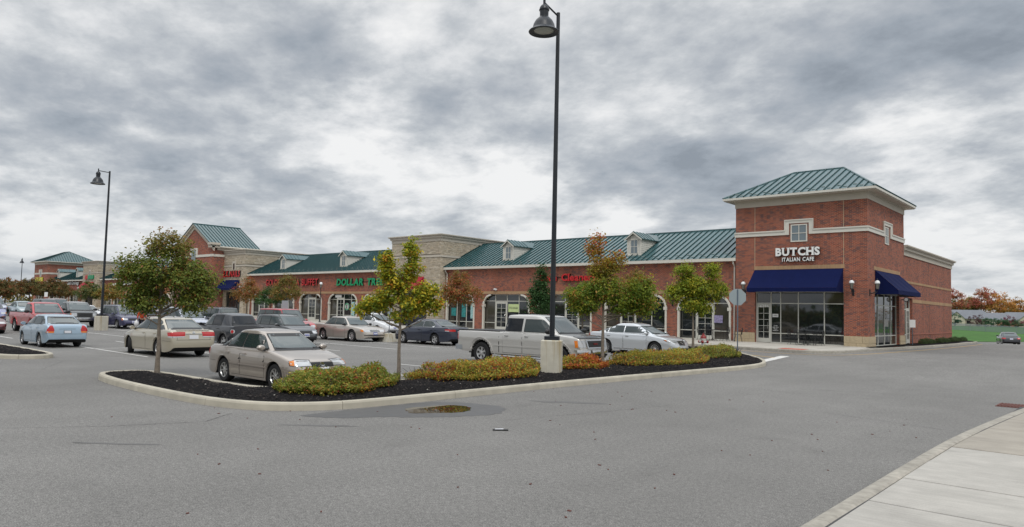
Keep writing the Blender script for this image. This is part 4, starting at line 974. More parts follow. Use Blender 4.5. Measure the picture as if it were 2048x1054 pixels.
# ------------------------------------------------------------------ gabled block
def gable():
    x0, x1 = -85.2, -75.2; c = -80.2; yf = -2.0; t = thing('gable_building', 'tall gabled red brick block with green metal roof behind the left island tree', 'shop building', (c, 2, .6)); F = Face('S', yf)
    ze = 9.3; za = 12.1
    b = MB().mat('brick'); b.box(x0, x0+1.7, yf, yf+.35, -.3, ze); b.box(x1-1.7, x1, yf, yf+.35, -.3, ze); b.box(x0+1.7, x1-1.7, yf, yf+.35, 3.8, ze)
    b.add([(x0, yf, ze), (x1, yf, ze), (c, yf, za), (x0, yf+.35, ze), (x1, yf+.35, ze), (c, yf+.35, za)], [(0, 1, 2), (5, 4, 3), (0, 3, 4, 1), (1, 4, 5, 2), (2, 5, 3, 0)])
    b.box(x1-.35, x1, yf+.35, 4, -.3, 8.8); b.box(x0, x0+.35, yf+.35, 4, -.3, 8.8); b.build('wall', None, t)
    MB().box(x1-.34, x1+.02, yf+.6, 4.2, 8.82, 9.5).box(x0-.02, x0+.34, yf+.6, 4.2, 8.82, 9.5).build('upper_wall', 'stucco', t)
    s = MB(); s.box(x0-.06, x1+.06, yf-.08, yf, 8.0, 8.3); s.box(x1, x1+.08, yf, -.45, 8.0, 8.3); s.box(c-1.0, c+1.0, yf-.09, yf-.001, 8.3, 9.2); s.build('stringcourse', 'trim', t)
    w = MB(); w.box(c-.6, c+.6, yf-.10, yf-.091, 7.2, 8.9); w.build('window', 'glass_sky', t)
    l = MB(); fbox(l, F, x0+1.7, x1-1.7, 0, .03, 5.2, 5.45); l.build('lintel', 'brick_tan', t)
    # raking trim with returns
    k = MB(); sl = (za-ze)/(x1-c)
    for sg, e in ((1, x1), (-1, x0)):
        E = e+sg*.45
        def r(x): return za+.18-abs(x-c)*sl
        for (o1, o2, y1) in ((.0, -.55, yf-.10), (.10, -.14, yf-.32)):
            k.add([(c, y1, za+.18+o1), (E, y1, r(E)+o1), (E, y1, r(E)+o2), (c, y1, za+.18+o2), (c, yf+.02, za+.18+o1), (E, yf+.02, r(E)+o1), (E, yf+.02, r(E)+o2), (c, yf+.02, za+.18+o2)], [(0, 1, 2, 3), (4, 5, 6, 7), (0, 4, 5, 1), (3, 7, 6, 2), (1, 5, 6, 2)])
        k.box(min(e-sg*.55, E), max(e-sg*.55, E), yf-.36, yf+.7, ze-.18, ze+.16); k.box(min(e-sg*.45, E+sg*.12), max(e-sg*.45, E+sg*.12), yf-.48, yf+.7, ze+.16, ze+.42)
    k.build('raking_cornice', 'stucco', t)
    V = Vector((-(x1+.5-c), 0, 2.85)); l_ = V.length; yr = 4.15; y0 = yf-.4
    zr = za+.28; ez_ = zr-(x1+.5-c)*sl
    for sg, X in ((1, x1+.5), (-1, x0-.5)):
        V = Vector((c-X, 0, zr-ez_)); seam_roof(t, (X, y0, ez_), (0, 1, 0), V, [(0, 0), (yr-y0, 0), (yr-y0, V.length), (0, V.length)], sp=.46)
    MB().tube([(c, y0-.02, zr+.05), (c, yr, zr+.05)], .07, 6).build('ridge_cap', 'roof', t)
    MB().box(x1+.38, x1+.52, yf+.7, yr, ez_-.12, ez_+.02).build('gutter', 'trim', t)
    MB().add([(x0, yr-.1, 8.8), (x1, yr-.1, 8.8), (c, yr-.1, za), (x0, yr, 8.8), (x1, yr, 8.8), (c, yr, za)], [(0, 1, 2), (5, 4, 3), (0, 3, 4, 1), (1, 4, 5, 2), (2, 5, 3, 0)]).build('rear_gable', 'stucco', t)
    storefront(t, F, x0+1.7, x1-1.7, .6, 3.8, [x0+3.5, x0+5, x0+6.6], [1.2, 2.9], door=(1,), glass='glass_dim')
gable()
# ------------------------------------------------------------------ awnings, signs
SF0, SF3, SS = Face('S', 0), Face('S', .3), Face('S', -.44)
awning('wide navy blue awning over the glazed front of the corner cafe', SF0, -6.66, -1.32, 4.97, 3.55, 1.25, 'awn_blue', flare=0, low=.24)
awning('navy blue awning on the side wall of the corner cafe', Face('E', 0), 1.5, 7.1, 4.92, 3.5, 1.25, 'awn_blue', low=.24)
awning('dark blue awning over the nail salon entrance', SS, -75.1, -71.1, 5.1, 3.8, 1.2, 'awn_blue')
awning('crimson awning on the distant stone tower', SS, -124.2, -119.6, 5.35, 4.0, 1.1, 'awn_red')
awning('crimson awning over the entrance behind the yellow leaved tree', SS, -41.3, -37.5, 5.0, 3.8, 1.1, 'awn_red')
awning('green awning in the gabled brick block behind the left island tree', Face('S', -2), -83.4, -77.0, 5.15, 3.9, 1.0, 'awn_green')
sign('cafe_sign', 'large white BUTCHS letters above the blue awning of the corner cafe', 'BUTCHS', SF0, -5.27, -2.60, 5.83, 6.30, 'sign_white', serif=True, bold=.045, gap=.07)
sign('cafe_sign', 'small white ITALIAN CAFE letters under the larger name on the corner cafe', 'ITALIAN CAFE', SF0, -4.86, -2.93, 5.46, 5.70, 'sign_white', bold=.025, gap=.07)
sign('shop_sign', 'red dry cleaner letters half hidden by the tall lamp post', 'Dale Cleaners', SF3, -24.3, -18.9, 4.48, 5.02, 'sign_red', serif=True, bold=.03, gap=.05)
sign('shop_sign', 'bright green DOLLAR TREE letters on the brick wing', 'DOLLAR TREE', SF3, -51.9, -44.1, 4.32, 5.0, 'sign_green', bold=.045, shear=.12, gap=.06)
sign('shop_sign', 'red GOLDEN CHINA BUFFET letters partly behind small autumn trees', 'GOLDEN CHINA BUFFET', SF3, -66.0, -55.3, 4.36, 5.1, 'sign_red', bold=.02)
sign('shop_sign', 'red nail salon letters on the stone tower over the dark blue awning', 'E.K.NAILS', SS, -75.0, -70.9, 5.5, 6.25, 'sign_red', bold=.035, shear=.1)
sign('shop_sign', 'white script style letters on the far brick wing', 'Cool Cravings', SF3, -134.5, -128.6, 5.0, 5.6, 'sign_white', bold=.03)
def block_sign(label, F, u0, u1, z0, z1, cols, n):
    t = thing('shop_sign', label, 'sign', F.P((u0+u1)/2, 0, z0)); w = (u1-u0)/n
    for k in range(n): fpiece('letter_box', cols[k*len(cols)//n], t, F, u0+w*k+w*.06, u0+w*(k+1)-w*.06, .03, .15, z0+(.08 if k % 2 else 0), z1)
    fpiece('backing_bar', 'black', t, F, u0, u1, .002, .03, z0+.1, z1-.1)
block_sign('red and green sign on the distant stone tower over the crimson awning', SS, -123.5, -119.6, 5.75, 6.45, ['sign_red', 'sign_green', 'sign_green'], 6)
block_sign('green sign on the stone tower behind the yellow leaved tree', SS, -40.0, -38.5, 5.75, 6.2, ['sign_green'], 3)
block_sign('pair of white sign panels on the far brick wing', SF3, -108.9, -105.0, 4.75, 5.5, ['white'], 2)
block_sign('low row of white shop letters left of the white sign panels', SF3, -113.9, -110.1, 4.65, 5.05, ['white'], 9)
block_sign('yellow and green sign on the far left corner tower', SF0, -152.3, -147.3, 5.7, 6.5, ['sign_yellow'], 1)
def plate_sign(name, label, F, u0, u1, z0, z1, m, d=.012, txt=None, tm='black', ts=None, cat='notice', base=-.15):
    o = MB(); fbox(o, F, u0, u1, base, base+d, z0, z1)
    t = thing(name, label, cat, F.P((u0+u1)/2, base, z0)); o.build('board', m, t)
    if txt:
        for (s, a, b_, q, r) in txt:
            me = glyph(s, 1, .0, .01); xs = [v.co.x for v in me.vertices]; ys = [v.co.y for v in me.vertices]; loc = Vector(t.location)
            for v in me.vertices: v.co = Vector(F.P(a+(v.co.x-min(xs))/(max(xs)-min(xs))*(b_-a), base+d+.003, q+(v.co.y-min(ys))/(max(ys)-min(ys))*(r-q)))-loc
            me.materials.append(M[tm]); link(bpy.data.objects.new('lettering', me)).parent = t
    return t
plate_sign('house_number', 'white street number over the cafe door', SF0, -6.42, -5.75, 2.71, 2.72, 'glass', txt=[('6394', -6.35, -5.8, 2.62, 2.78)], tm='sign_white', base=-.12, cat='number')
plate_sign('open_sign', 'small white open sign in the glass beside the cafe door', SF0, -5.58, -5.22, 2.02, 2.22, 'white', txt=[('OPEN', -5.54, -5.26, 2.07, 2.17)], base=-.17)
plate_sign('hours_sign', 'white opening hours lettering low in the cafe glass beside the door', SF0, -5.60, -5.16, 1.90, 1.901, 'glass', txt=[('HOURS', -5.5, -5.26, 1.46, 1.52), ('MON THUR', -5.56, -5.2, 1.36, 1.42), ('FRI SAT', -5.5, -5.26, 1.26, 1.32), ('SUNDAY', -5.56, -5.2, 1.16, 1.22)], tm='sign_white', base=-.17)
plate_sign('window_banner', 'pale green banner in the glazing of the vacant shop unit', SF3, -27.9, -26.75, 1.95, 2.6, 'yellow_green', txt=[('SPACE AVAILABLE', -27.8, -26.85, 2.2, 2.38)], base=-.15)
plate_sign('window_poster', 'blue and grey picture poster in the window beside the cafe tower', SF3, -9.6, -9.0, 1.55, 2.05, 'poster', base=-.15, cat='poster')
mat('teal_poster', (.02, .20, .20), .4, var=.5, vscale=5); mat('pale_poster', (.30, .50, .50), .5, var=.4, vscale=6)

for (u0, u1, z0, z1, m, lab) in ((-34.7, -34.1, 1.5, 2.2, 'teal_poster', 'small teal poster at the left end of the window beside the stone tower'), (-33.4, -32.9, 1.4, 2.7, 'teal_poster', 'tall teal poster in the window behind the rust orange tree'), (-32.3, -31.8, 1.3, 2.7, 'pale_poster', 'pale blue poster beside the brick pier behind the rust orange tree'),
                                 (-49.5, -49.0, 1.2, 2.6, 'pale_poster', 'pale paper notice in the discount shop window'), (-46.6, -45.6, 3.0, 3.3, 'white', 'white strip in the top panes of the discount shop window'), (-52.4, -51.3, 3.05, 3.32, 'white', 'white strip in the top panes of the left discount shop window')):
    plate_sign('window_poster', lab, SF3, u0, u1, z0, z1, m, base=-.15, cat='poster')
t = thing('window_emblem', 'round white and green emblem in the discount shop window', 'emblem', (-50.3, .42, 2.0)); MB().lathe([(0, 0), (.38, 0), (.38, .012), (0, .012)], 24, (-50.3, .44, 2.1), axis='y').build('disc', 'white', t); MB().lathe([(.26, -.01), (.36, -.01), (.36, .0), (.26, .0)], 24, (-50.3, .44, 2.1), axis='y').build('ring', 'sign_green', t); MB().box(-50.40, -50.22, .425, .44, 1.9, 2.3).build('mark', 'black', t)
# ------------------------------------------------------------------ vehicles
def pch(pts):
    """monotone cubic through (x, y) control points"""
    X = np.array([p[0] for p in pts], float); Y = np.array([p[1] for p in pts], float); h = np.diff(X); d = np.diff(Y)/h; m = np.zeros(len(X))
    for i in range(1, len(X)-1):
        if d[i-1]*d[i] > 0: w1, w2 = 2*h[i]+h[i-1], h[i]+2*h[i-1]; m[i] = (w1+w2)/(w1/d[i-1]+w2/d[i])
    m[0], m[-1] = d[0], d[-1]
    def f(x):
        x = min(max(x, X[0]), X[-1]); i = int(min(max(np.searchsorted(X, x)-1, 0), len(X)-2)); t = (x-X[i])/h[i]
        return (1+2*t)*(1-t)**2*Y[i]+t*(1-t)**2*h[i]*m[i]+t*t*(3-2*t)*Y[i+1]+t*t*(t-1)*h[i]*m[i+1]
    return f
def paint(name, col, metal=.35, rough=.33):
    if name not in M: mat(name, col, rough, metal=metal, spec=.5, coat=1.)
    return name
class Car:
    def __init__(s, k, name, label, body, cat='car'):
        s.k = k; s.t = thing(name, label, cat); s.body = body; s.detail = k.get('detail', 2); s.shell()
    def side_off(s, x, q):       # q 0..1 from sill to shoulder
        return 1-.035*(1-q)**2-.045*max(0, q-.72)**2*6+.010*math.exp(-((q-.68)/.07)**2)-.006*math.exp(-((q-.50)/.10)**2)
    def shell(s):
        k = s.k; L2 = k['L']/2; W2 = k['W']/2; top = pch(k['top']); bot = pch(k['bot']); wid = pch([(a, b*W2) for a, b in k['plan']]); s.top = top
        R_ = k['r']+k.get('gap', .055); xs = set(np.linspace(-L2, L2, 60 if s.detail > 1 else 34)); ax = (k['xf'], k['xr'])
        for e in (-L2, L2):
            for q in (.01, .03, .06, .10, .15): xs.add(e-math.copysign(q, e))
        for p in k['top']: xs.add(p[0])
        for a in ax:
            for q in np.linspace(0, math.pi, 15 if s.detail > 1 else 9): xs.add(a+R_*math.cos(q))
        xs = sorted(x for x in xs if -L2 <= x <= L2); o = [xs[0]]
        for x in xs[1:]:
            if x-o[-1] > .008: o.append(x)
        xs = o; NS = 12; drop = k.get('drop', .09); V = []; F = []; Mi = []; NJ = None
        for x in xs:
            w = wid(x); zb = bot(x); zt = top(x); lip = zb
            for a in ax:
                if abs(x-a) < R_: lip = max(lip, k['r']+math.sqrt(max(0, R_*R_-(x-a)**2)))
            zs = max(zt-drop, lip+.02); wi = max(.1, w-.26); P = [(0, zb), (wi, zb), (wi, lip), (w*.955, lip)]
            for j in range(1, NS+1): q = j/NS; z = lip+(zs-lip)*q; qa = (z-zb)/max(.01, zs-zb); P.append((w*s.side_off(x, qa), z))
            w1 = P[-1][0]
            for j in range(1, 5): a = math.pi/2*j/4; P.append((w1-drop*.9*(1-math.cos(a))*1.0, zs+(zt-.018-zs)*math.sin(a)))
            w2 = P[-1][0]
            for j in (1, 2, 3): P.append((w2*(1-j/3), zt-.018+.018*(1-(1-j/3)**2)))
            NJ = len(P)
            V += [(x, y, z) for y, z in P]+[(x, -y, z) for y, z in P]
        for i in range(len(xs)-1):
            for sd in (0, 1):
                for j in range(NJ-1):
                    a = i*2*NJ+sd*NJ+j; b = a+2*NJ; F.append((a, b, b+1, a+1) if sd == 0 else (a, a+1, b+1, b)); Mi.append(1 if j < 3 else 0)
        for i in (0, len(xs)-1):
            b = i*2*NJ
            for j in range(3, NJ-1): F.append((b+j, b+j+1, b+NJ+j+1, b+NJ+j)); Mi.append(0)
            F.append((b+0, b+1, b+2, b+3, b+NJ+3, b+NJ+2, b+NJ+1)); Mi.append(1)
        # cabin
        c = k['cab']; zb0, zr = c['zb'], c['zr']; xf0, xf1, xr1, xr0 = c['xf0'], c['xf1'], c['xr1'], c['xr0']; wb, wr = c['wb']*W2, c['wr']*W2; s.c = c
        lev = [-.15, 0, .12, .25, .4, .55, .7, .82, .91, .97, 1.0]; nA = 52; n = c.get('n', 6.5); rings = []
        xm, hl = (xf1+xr1)/2, (xf1-xr1)/2; arch = c.get('arch', .05)
        def xf(t): return xf0+(xf1-xf0)*max(-.2, t)+c.get('bf', .04)*math.sin(math.pi*max(0, min(1, t)))
        def xr(t): return xr0+(xr1-xr0)*max(-.2, t)-c.get('br', .03)*math.sin(math.pi*max(0, min(1, t)))
        def hw(t): return wb+(wr-wb)*max(0, t)**1.25
        s.xf, s.xr, s.hw = xf, xr, hw
        s.roofz = lambda x: zr-arch*min(1.6, ((x-xm)/max(.2, hl))**2)
        def ring(t, sh, z_add, sc=1):
            cx, hx = (xf(t)+xr(t))/2, (xf(t)-xr(t))/2; r = []
            for q in range(nA):
                a = 2*math.pi*(q+.5)/nA; ca, sa = math.cos(a), math.sin(a); x = cx+math.copysign(abs(ca)**(2/n), ca)*(hx-sh)*sc; y = math.copysign(abs(sa)**(2/n), sa)*(hw(t)-sh)*sc
                zz = zb0+(s.roofz(x)-zb0)*t if t > 0 else zb0+t*.5
                r.append((x, y, zz+z_add))
            return r
        for t in lev[:-2]: rings.append(ring(t, 0, 0))
        re = c.get('re', .05)
        for a in (.25, .5, .75, 1.0): th = math.pi/2*a; rings.append(ring(.93+.07*math.sin(th)*.6, re*(1-math.cos(th)), re*.25*math.sin(th)))
        last = rings[-1]
        for sc in (.85, .6, .3, .02):
            cx = (xf1+xr1)/2; rings.append([(cx+(x-cx)*sc, y*sc, s.roofz(cx+(x-cx)*sc)+re*.25-.012+c.get('crown', .03)*(1-sc*sc)) for x, y, z in last])
        b0 = len(V)
        for r in rings: V += r
        for i in range(len(rings)-1):
            for q in range(nA): q2 = (q+1) % nA; F.append((b0+i*nA+q, b0+i*nA+q2, b0+(i+1)*nA+q2, b0+(i+1)*nA+q)); Mi.append(2 if c.get('roof_mat') and i >= 12 else 0)
        me = bpy.data.meshes.new('body'); me.from_pydata(V, [], F); bm = bmesh.new(); bm.from_mesh(me); bmesh.ops.recalc_face_normals(bm, faces=bm.faces); bm.to_mesh(me); bm.free()
        for q in (s.body, 'rubber', c.get('roof_mat') or s.body): me.materials.append(M[q])
        me.polygons.foreach_set('material_index', Mi); me.polygons.foreach_set('use_smooth', [True]*len(F)); me.set_sharp_from_angle(angle=R(42)); me.update()
        o = link(bpy.data.objects.new('body', me)); o.parent = s.t; s.bvh = BVHTree.FromPolygons([Vector(v) for v in V], F)
        s.bo = o
    # project a polygon drawn in a view of the car onto the body
    def patch(s, name, polys, az, m, parent=None, off=.006, step=.07, ref=(0, 0), skirt=.012, label=None):
        """polys: list of (polygon, material, offset); az = direction the view looks from (0 front, 90 left, 180 rear)"""
        if polys and not isinstance(polys[0][0], (list, tuple)): polys = [(polys, m, off)]
        elif polys and isinstance(polys[0][0], (list, tuple)) and len(polys[0]) == 2 and isinstance(polys[0][0][0], (int, float)): polys = [(polys, m, off)]
        a = R(az); d = Vector((math.cos(a), math.sin(a), 0)); rg = Vector((-math.sin(a), math.cos(a), 0)); s0 = Vector((ref[0], ref[1], 0)).dot(rg)
        mb = MB()
        for poly, mm, of in polys:
            if len(poly) < 3: continue
            Vv, Ff, _ = tri_poly(poly, step); P = []; ok = []
            for u, z in Vv:
                org = d*9+rg*(u+s0)+Vector((0, 0, z)); h = s.bvh.ray_cast(org, -d)
                if h[0] is None: P.append(None)
                else:
                    nrm = h[1]
                    if nrm.dot(d) < 0: nrm = -nrm
                    P.append(h[0]+(nrm*.6+d*.4)*of)
            hits = [p for p in P if p is not None]
            if len(hits) < 3: continue
            P = [p if p is not None else min(hits, key=lambda q: (q.dot(rg)-(Vv[i][0]+s0))**2+(q.z-Vv[i][1])**2) for i, p in enumerate(P)]
            Ff = [f for f in Ff if max((P[f[i]]-P[f[(i+1) % 3]]).length for i in range(3)) < .75]
            mb.mat(mm); b0 = len(mb.v)
            cnt = {}
            for f in Ff:
                for i in range(3): e = (f[i], f[(i+1) % 3]); cnt[e] = 1
            bd = [e for e in cnt if (e[1], e[0]) not in cnt]
            vs = [tuple(p) for p in P]; n0 = len(vs); vs += [tuple(p-d*(of+skirt)) for p in P]
            t_ = [f for f in Ff]
            # orient towards the viewer
            mb.add(vs, [f for f in t_]+[(e[1], e[0], e[0]+n0, e[1]+n0) for e in bd], True)
        if not mb.v: return None
        o = mb.build(name, None, parent or s.t, fix=True, local=True, label=label)
        if parent is not None and parent is not s.t: pass
        return o
    def both(s, name, poly, m, off=.006, step=.07, parent=None, az=90, ref=(0, 0), **k):
        o = []
        P = poly if isinstance(poly[0], tuple) and isinstance(poly[0][0], (list, tuple)) and len(poly[0]) == 3 else [(poly, m, off)]
        for sg in (1, -1):
            q = [([(-sg*x if az == 90 else sg*x, z) for x, z in pl], mm, of) for pl, mm, of in P]
            par = parent[0 if sg == 1 else 1] if parent else None
            o.append(s.patch(name, q, sg*az, m, parent=par, step=step, ref=(ref[0], sg*ref[1]), **k))
        return o
    def wheels(s, rim, steer=0, spokes=5, hub='rim', turn=None):
        k = s.k; r = k['r']; tw = k.get('tw', .105); y = k['W']/2-.04-tw
        key = ('wheel', r, tw, rim, spokes, hub)
        if key not in _unit:
            ri = r*k.get('rimf', .66); tb = MB().lathe([(ri*.96, -tw*.9), (ri*1.06, -tw), (r*.93, -tw*.98), (r*.985, -tw*.8), (r, -tw*.45), (r, tw*.45), (r*.985, tw*.8), (r*.93, tw*.98), (ri*1.06, tw), (ri*.96, tw*.9)], 32, axis='y')
            ty = tb.build('tyre', 'rubber', None)
            rb = MB().mat('rim_dark'); rb.lathe([(0, tw*.45), (ri*.97, tw*.45), (ri*.97, -tw*.6), (0, -tw*.6)], 20, axis='y'); rb.mat(hub)
            rb.lathe([(ri*.86, tw*.72), (ri*.9, tw*.86), (ri*.99, tw*.88), (ri*1.0, tw*.70)], 32, axis='y'); rb.lathe([(0, tw*.80), (ri*.2, tw*.78), (ri*.27, tw*.62)], 14, axis='y')
            for q in range(spokes):
                a = 2*math.pi*(q+.25)/spokes
                for da in ((0,) if rim != 'double' else (-.13, .13)):
                    ca, sa = math.cos(a+da), math.sin(a+da); wd = {'cap': .30, 'five': .42, 'thin': .16, 'double': .22}[rim]*ri*(5/spokes)
                    w0 = wd*.55; pts = []
                    for rr, ww, hh in ((ri*.18, w0, tw*.76), (ri*.55, wd*.42, tw*.66), (ri*.90, wd*.55, tw*.80)):
                        for sg in (-1, 1): pts.append((ca*rr-sa*ww*sg, hh, sa*rr+ca*ww*sg))
                        for sg in (-1, 1): pts.append((ca*rr-sa*ww*sg*1.1, hh-.03, sa*rr+ca*ww*sg*1.1))
                    rb.add(pts, [(0, 1, 5, 4), (4, 5, 9, 8), (0, 4, 6, 2), (4, 8, 10, 6), (1, 3, 7, 5), (5, 7, 11, 9)])
            rm = rb.build('rim', None, None); _unit[key] = (ty.data, rm.data); bpy.data.objects.remove(ty); bpy.data.objects.remove(rm)
        tm, rm = _unit[key]
        for x, fr in ((k['xf'], True), (k['xr'], False)):
            for sg in (1, -1):
                w = link(bpy.data.objects.new('wheel', None)); w.parent = s.t; w.location = (x, sg*y, r); w.empty_display_size = .1
                w.rotation_euler = (0, (x*3.3+sg) % 1.2, (0 if sg == 1 else math.pi)+(R(steer) if fr else 0))
                for nm, me in (('tyre', tm), ('rim', rm)): o = link(bpy.data.objects.new(nm, me)); o.parent = w
    def glazing(s, side, glass='car_glass', glass_rear=None, a_p=.19, c_p=.16, trim='black', zlo=.05, zhi=.08, front=True, rear=True, chrome=None):
        c = s.c; zb, zr = c['zb'], c['zr']; W2 = s.k['W']/2
        def t_of(z): return (z-zb)/(zr-zb)
        z0, z1 = zb+zlo, zr-zhi
        for i, (xa, xb) in enumerate(side):
            def win(ex, xa=xa, xb=xb):
                lo, hi = z0-ex, z1+ex; lf, rg = [], []
                for j in range(8):
                    z = lo+(hi-lo)*j/7; t = t_of(z); a = max(xa-ex, s.xr(t)+c_p-ex); b = min(xb+ex, s.xf(t)-a_p+ex)
                    zc = min(z, s.roofz(max(a, min(b, (xa+xb)/2)))-zhi+ex)
                    if b-a > .02: lf.append((a, zc)); rg.append((b, zc))
                pl = rg+lf[::-1]; return chaikin(densify(pl, .09), 2) if len(pl) >= 6 and s.detail > 1 else pl
            g = glass_rear if (glass_rear and i > 0) else glass
            P = [(win(.022 if not chrome else .014), chrome or trim, .004), (win(0), g, .009)]
            if len(P[1][0]) >= 6: s.both('side_window', P, g, step=.12)
        yb0 = s.hw(.1)*.825; yt = s.hw(.9)*.79
        def scr(ex, zl, zh): return [(-yb0-ex, zl-ex), (yb0+ex, zl-ex), (yt+ex, zh+ex), (-yt-ex, zh+ex)]
        if front:
            o = s.patch('windshield', [(scr(.02, zb+.03, s.roofz(s.xf(1))-.055), trim, .004), (scr(0, zb+.03, s.roofz(s.xf(1))-.055), 'windscreen', .008)], 0, 'windscreen', step=.12)
            w = []
            for a in (-.35, .28): w.append(([(a*W2*1.9-.0, zb+.05), (a*W2*1.9+.5, zb+.035), (a*W2*1.9+.5, zb+.05), (a*W2*1.9, zb+.07)], 'black', .02))
            s.patch('wiper', w, 0, 'black', step=.1, skirt=.001)
        if rear:
            rz = s.roofz(s.xr(1))-.05; gr = glass_rear or 'windscreen'; lo = zb+c.get('rlo', .05)
            s.patch('rear_window', [(scr(.02, lo, rz), trim, .004), (scr(0, lo, rz), gr, .008)], 180, gr, step=.12)
    def doors(s, cuts, zt=None, handles=True, hm=None, trimz=None, seam=True):
        """cuts: list of x spans of the doors"""
        k = s.k; bot = pch(k['bot']); R_ = k['r']+k.get('gap', .055)+.035; zt = zt or s.c['zb']-.01
        def lowz(x):
            z = bot(x)+.07
            for a in (k['xf'], k['xr']):
                if abs(x-a) < R_: z = max(z, k['r']+math.sqrt(R_*R_-(x-a)**2))
            return z
        for xa, xb in cuts:
            def pol(e, xa=xa, xb=xb):
                lo = [(xa+(xb-xa)*i/10-e+2*e*i/10, lowz(xa+(xb-xa)*i/10)-e) for i in range(11)]; return lo+[(xb+e, zt+e), (xa-e, zt+e)]
            ds = s.both('door', [(pol(.010), 'rubber', .0015), (pol(0), s.body, .005)], s.body, step=.16, skirt=.004)
            if handles and ds[0] is not None:
                hx = xa+.13; zh = zt-.11
                for sg, d in zip((1, -1), ds):
                    h = s.bvh.ray_cast(Vector((hx, sg*5, zh)), Vector((0, -sg, 0)))
                    if h[0] and d: b = MB().obox((hx+.06, h[0].y+sg*.02, zh), (1, 0, 0), (0, 1, 0), (0, 0, 1), .085, .016, .014); b.build('handle', hm or s.body, d, local=True)
    def mirrors(s, x, z, m=None, size=1.):
        for sg in (1, -1):
            h = s.bvh.ray_cast(Vector((x, sg*5, z)), Vector((0, -sg, 0))); y = h[0].y if h[0] else sg*.8
            b = MB(); c = (x+.0, y+sg*.15*size, z+.04)
            b.mat(m or s.body); prof = [(0, -.055), (.05, -.05), (.085, -.02), (.09, .02), (.08, .045), (0, .045)]
            V = []; n = 12
            for r_, h_ in prof:
                for q in range(n): a = 2*math.pi*q/n; V.append((c[0]-h_*size*1.1+.02, c[1]+r_*1.15*size*math.cos(a), c[2]+r_*.8*size*math.sin(a)))
            b.add(V, [(i*n+q, i*n+(q+1) % n, (i+1)*n+(q+1) % n, (i+1)*n+q) for i in range(len(prof)-1) for q in range(n)], True)
            b.mat('black').obox((x+.02, y+sg*.05*size, z), (0, 1, 0), (0, 0, 1), (1, 0, 0), .07*size, .03, .03); b.build('mirror', None, s.t, local=True)
    def plate(s, az, z, m='plate', w=.30, h=.15, y=0):
        s.patch('licence_plate', [([(y-w/2, z), (y+w/2, z), (y+w/2, z+h), (y-w/2, z+h)], m, .014), ([(y-w/2+.03, z+.05), (y+w/2-.03, z+.05), (y+w/2-.03, z+h-.045), (y-w/2+.03, z+h-.045)], 'plate_blue' if m == 'plate' else 'plate', .017)], az, m, step=.2)
    def place(s, x, y, deg):
        s.t.location = (x, y, gz(x, y)); s.t.rotation_euler = (0, 0, R(deg)); return s.t
    def place_wheel(s, px_, x, y, deg, axle='xr', side=-1):
        """put the outer contact patch of one wheel at x, y"""
        k = s.k; lx, ly = k[axle], side*(k['W']/2-.1); a = R(deg); return s.place(x-(lx*math.cos(a)-ly*math.sin(a)), y-(lx*math.sin(a)+ly*math.cos(a)), deg)
def rnd_poly(x0, x1, z0, z1, r=.02):
    o = []
    for cx, cz, a0 in ((x1-r, z0+r, -90), (x1-r, z1-r, 0), (x0+r, z1-r, 90), (x0+r, z0+r, 180)):
        for q in range(4): a = R(a0+q*30); o.append((cx+r*math.cos(a), cz+r*math.sin(a)))
    return o
def mirror_poly(p): return [(-x, z) for x, z in p][::-1]
SEDAN = dict(L=4.5, W=1.72, r=.305, xf=1.33, xr=-1.20, gap=.055, drop=.085, detail=2,
    top=[(-2.25, .52), (-2.22, .66), (-2.12, .86), (-1.9, .935), (-1.4, .95), (-.6, .93), (.6, .925), (.95, .92), (1.4, .84), (1.85, .73), (2.08, .64), (2.2, .54), (2.25, .44)],
    bot=[(-2.25, .36), (-2.1, .24), (-1.7, .19), (1.75, .18), (2.1, .20), (2.25, .27)],
    plan=[(-2.25, .70), (-2.21, .82), (-2.1, .90), (-1.7, .975), (-.9, 1), (.9, 1), (1.6, .97), (1.95, .90), (2.12, .81), (2.21, .70), (2.25, .58)],
    cab=dict(zb=.90, zr=1.385, xf0=1.12, xf1=.30, xr1=-.85, xr0=-1.72, wb=.90, wr=.66, arch=.045))
def variant(base, **kw):
    import copy; d = copy.deepcopy(base)
    for k, v in kw.items():
        if k == 'cab': d['cab'].update(v)
        else: d[k] = v
    return d
def rescale(d, L, W, H, r=None):
    """stretch a base profile to other outer dimensions"""
    import copy; d = copy.deepcopy(d); fx = L/d['L']; fz = H/d['cab']['zr']
    for k in ('top', 'bot'): d[k] = [(x*fx, z*fz) for x, z in d[k]]
    d['plan'] = [(x*fx, w) for x, w in d['plan']]
    for k in ('xf0', 'xf1', 'xr1', 'xr0'): d['cab'][k] *= fx
    for k in ('zb', 'zr'): d['cab'][k] *= fz
    d['xf'] *= fx; d['xr'] *= fx; d['L'] = L; d['W'] = W
    if r: d['r'] = r
    return d
G_ = rnd_poly
# ---- beige compact saloon nearest the camera
paint('beige', (.375, .33, .29), .45, .30)
K = rescale(SEDAN, 4.42, 1.70, 1.385)
K['plan'] = [(-2.21, .74), (-2.17, .84), (-2.06, .91), (-1.7, .975), (-.9, 1), (.9, 1), (1.6, .975), (1.95, .90), (2.12, .78), (2.18, .66), (2.21, .52)]
K['top'] = [(-2.21, .50), (-2.19, .66), (-2.12, .86), (-1.9, .96), (-1.4, .975), (-.6, .95), (.6, .93), (.95, .93), (1.4, .865), (1.85, .755), (2.03, .69), (2.10, .62), (2.16, .53), (2.21, .46)]
K['drop'] = .10
c = Car(K, 'parked_car', 'beige compact saloon with filler door and silver hubcaps, nose against the near shrubs', 'beige')
c.glazing([(-.28, .95), (-1.02, -.34), (-1.6, -1.09)], zhi=.085, c_p=.24, a_p=.20)
c.doors([(-.27, .88), (-1.12, -.31)]); c.mirrors(.78, .93, size=1.05)
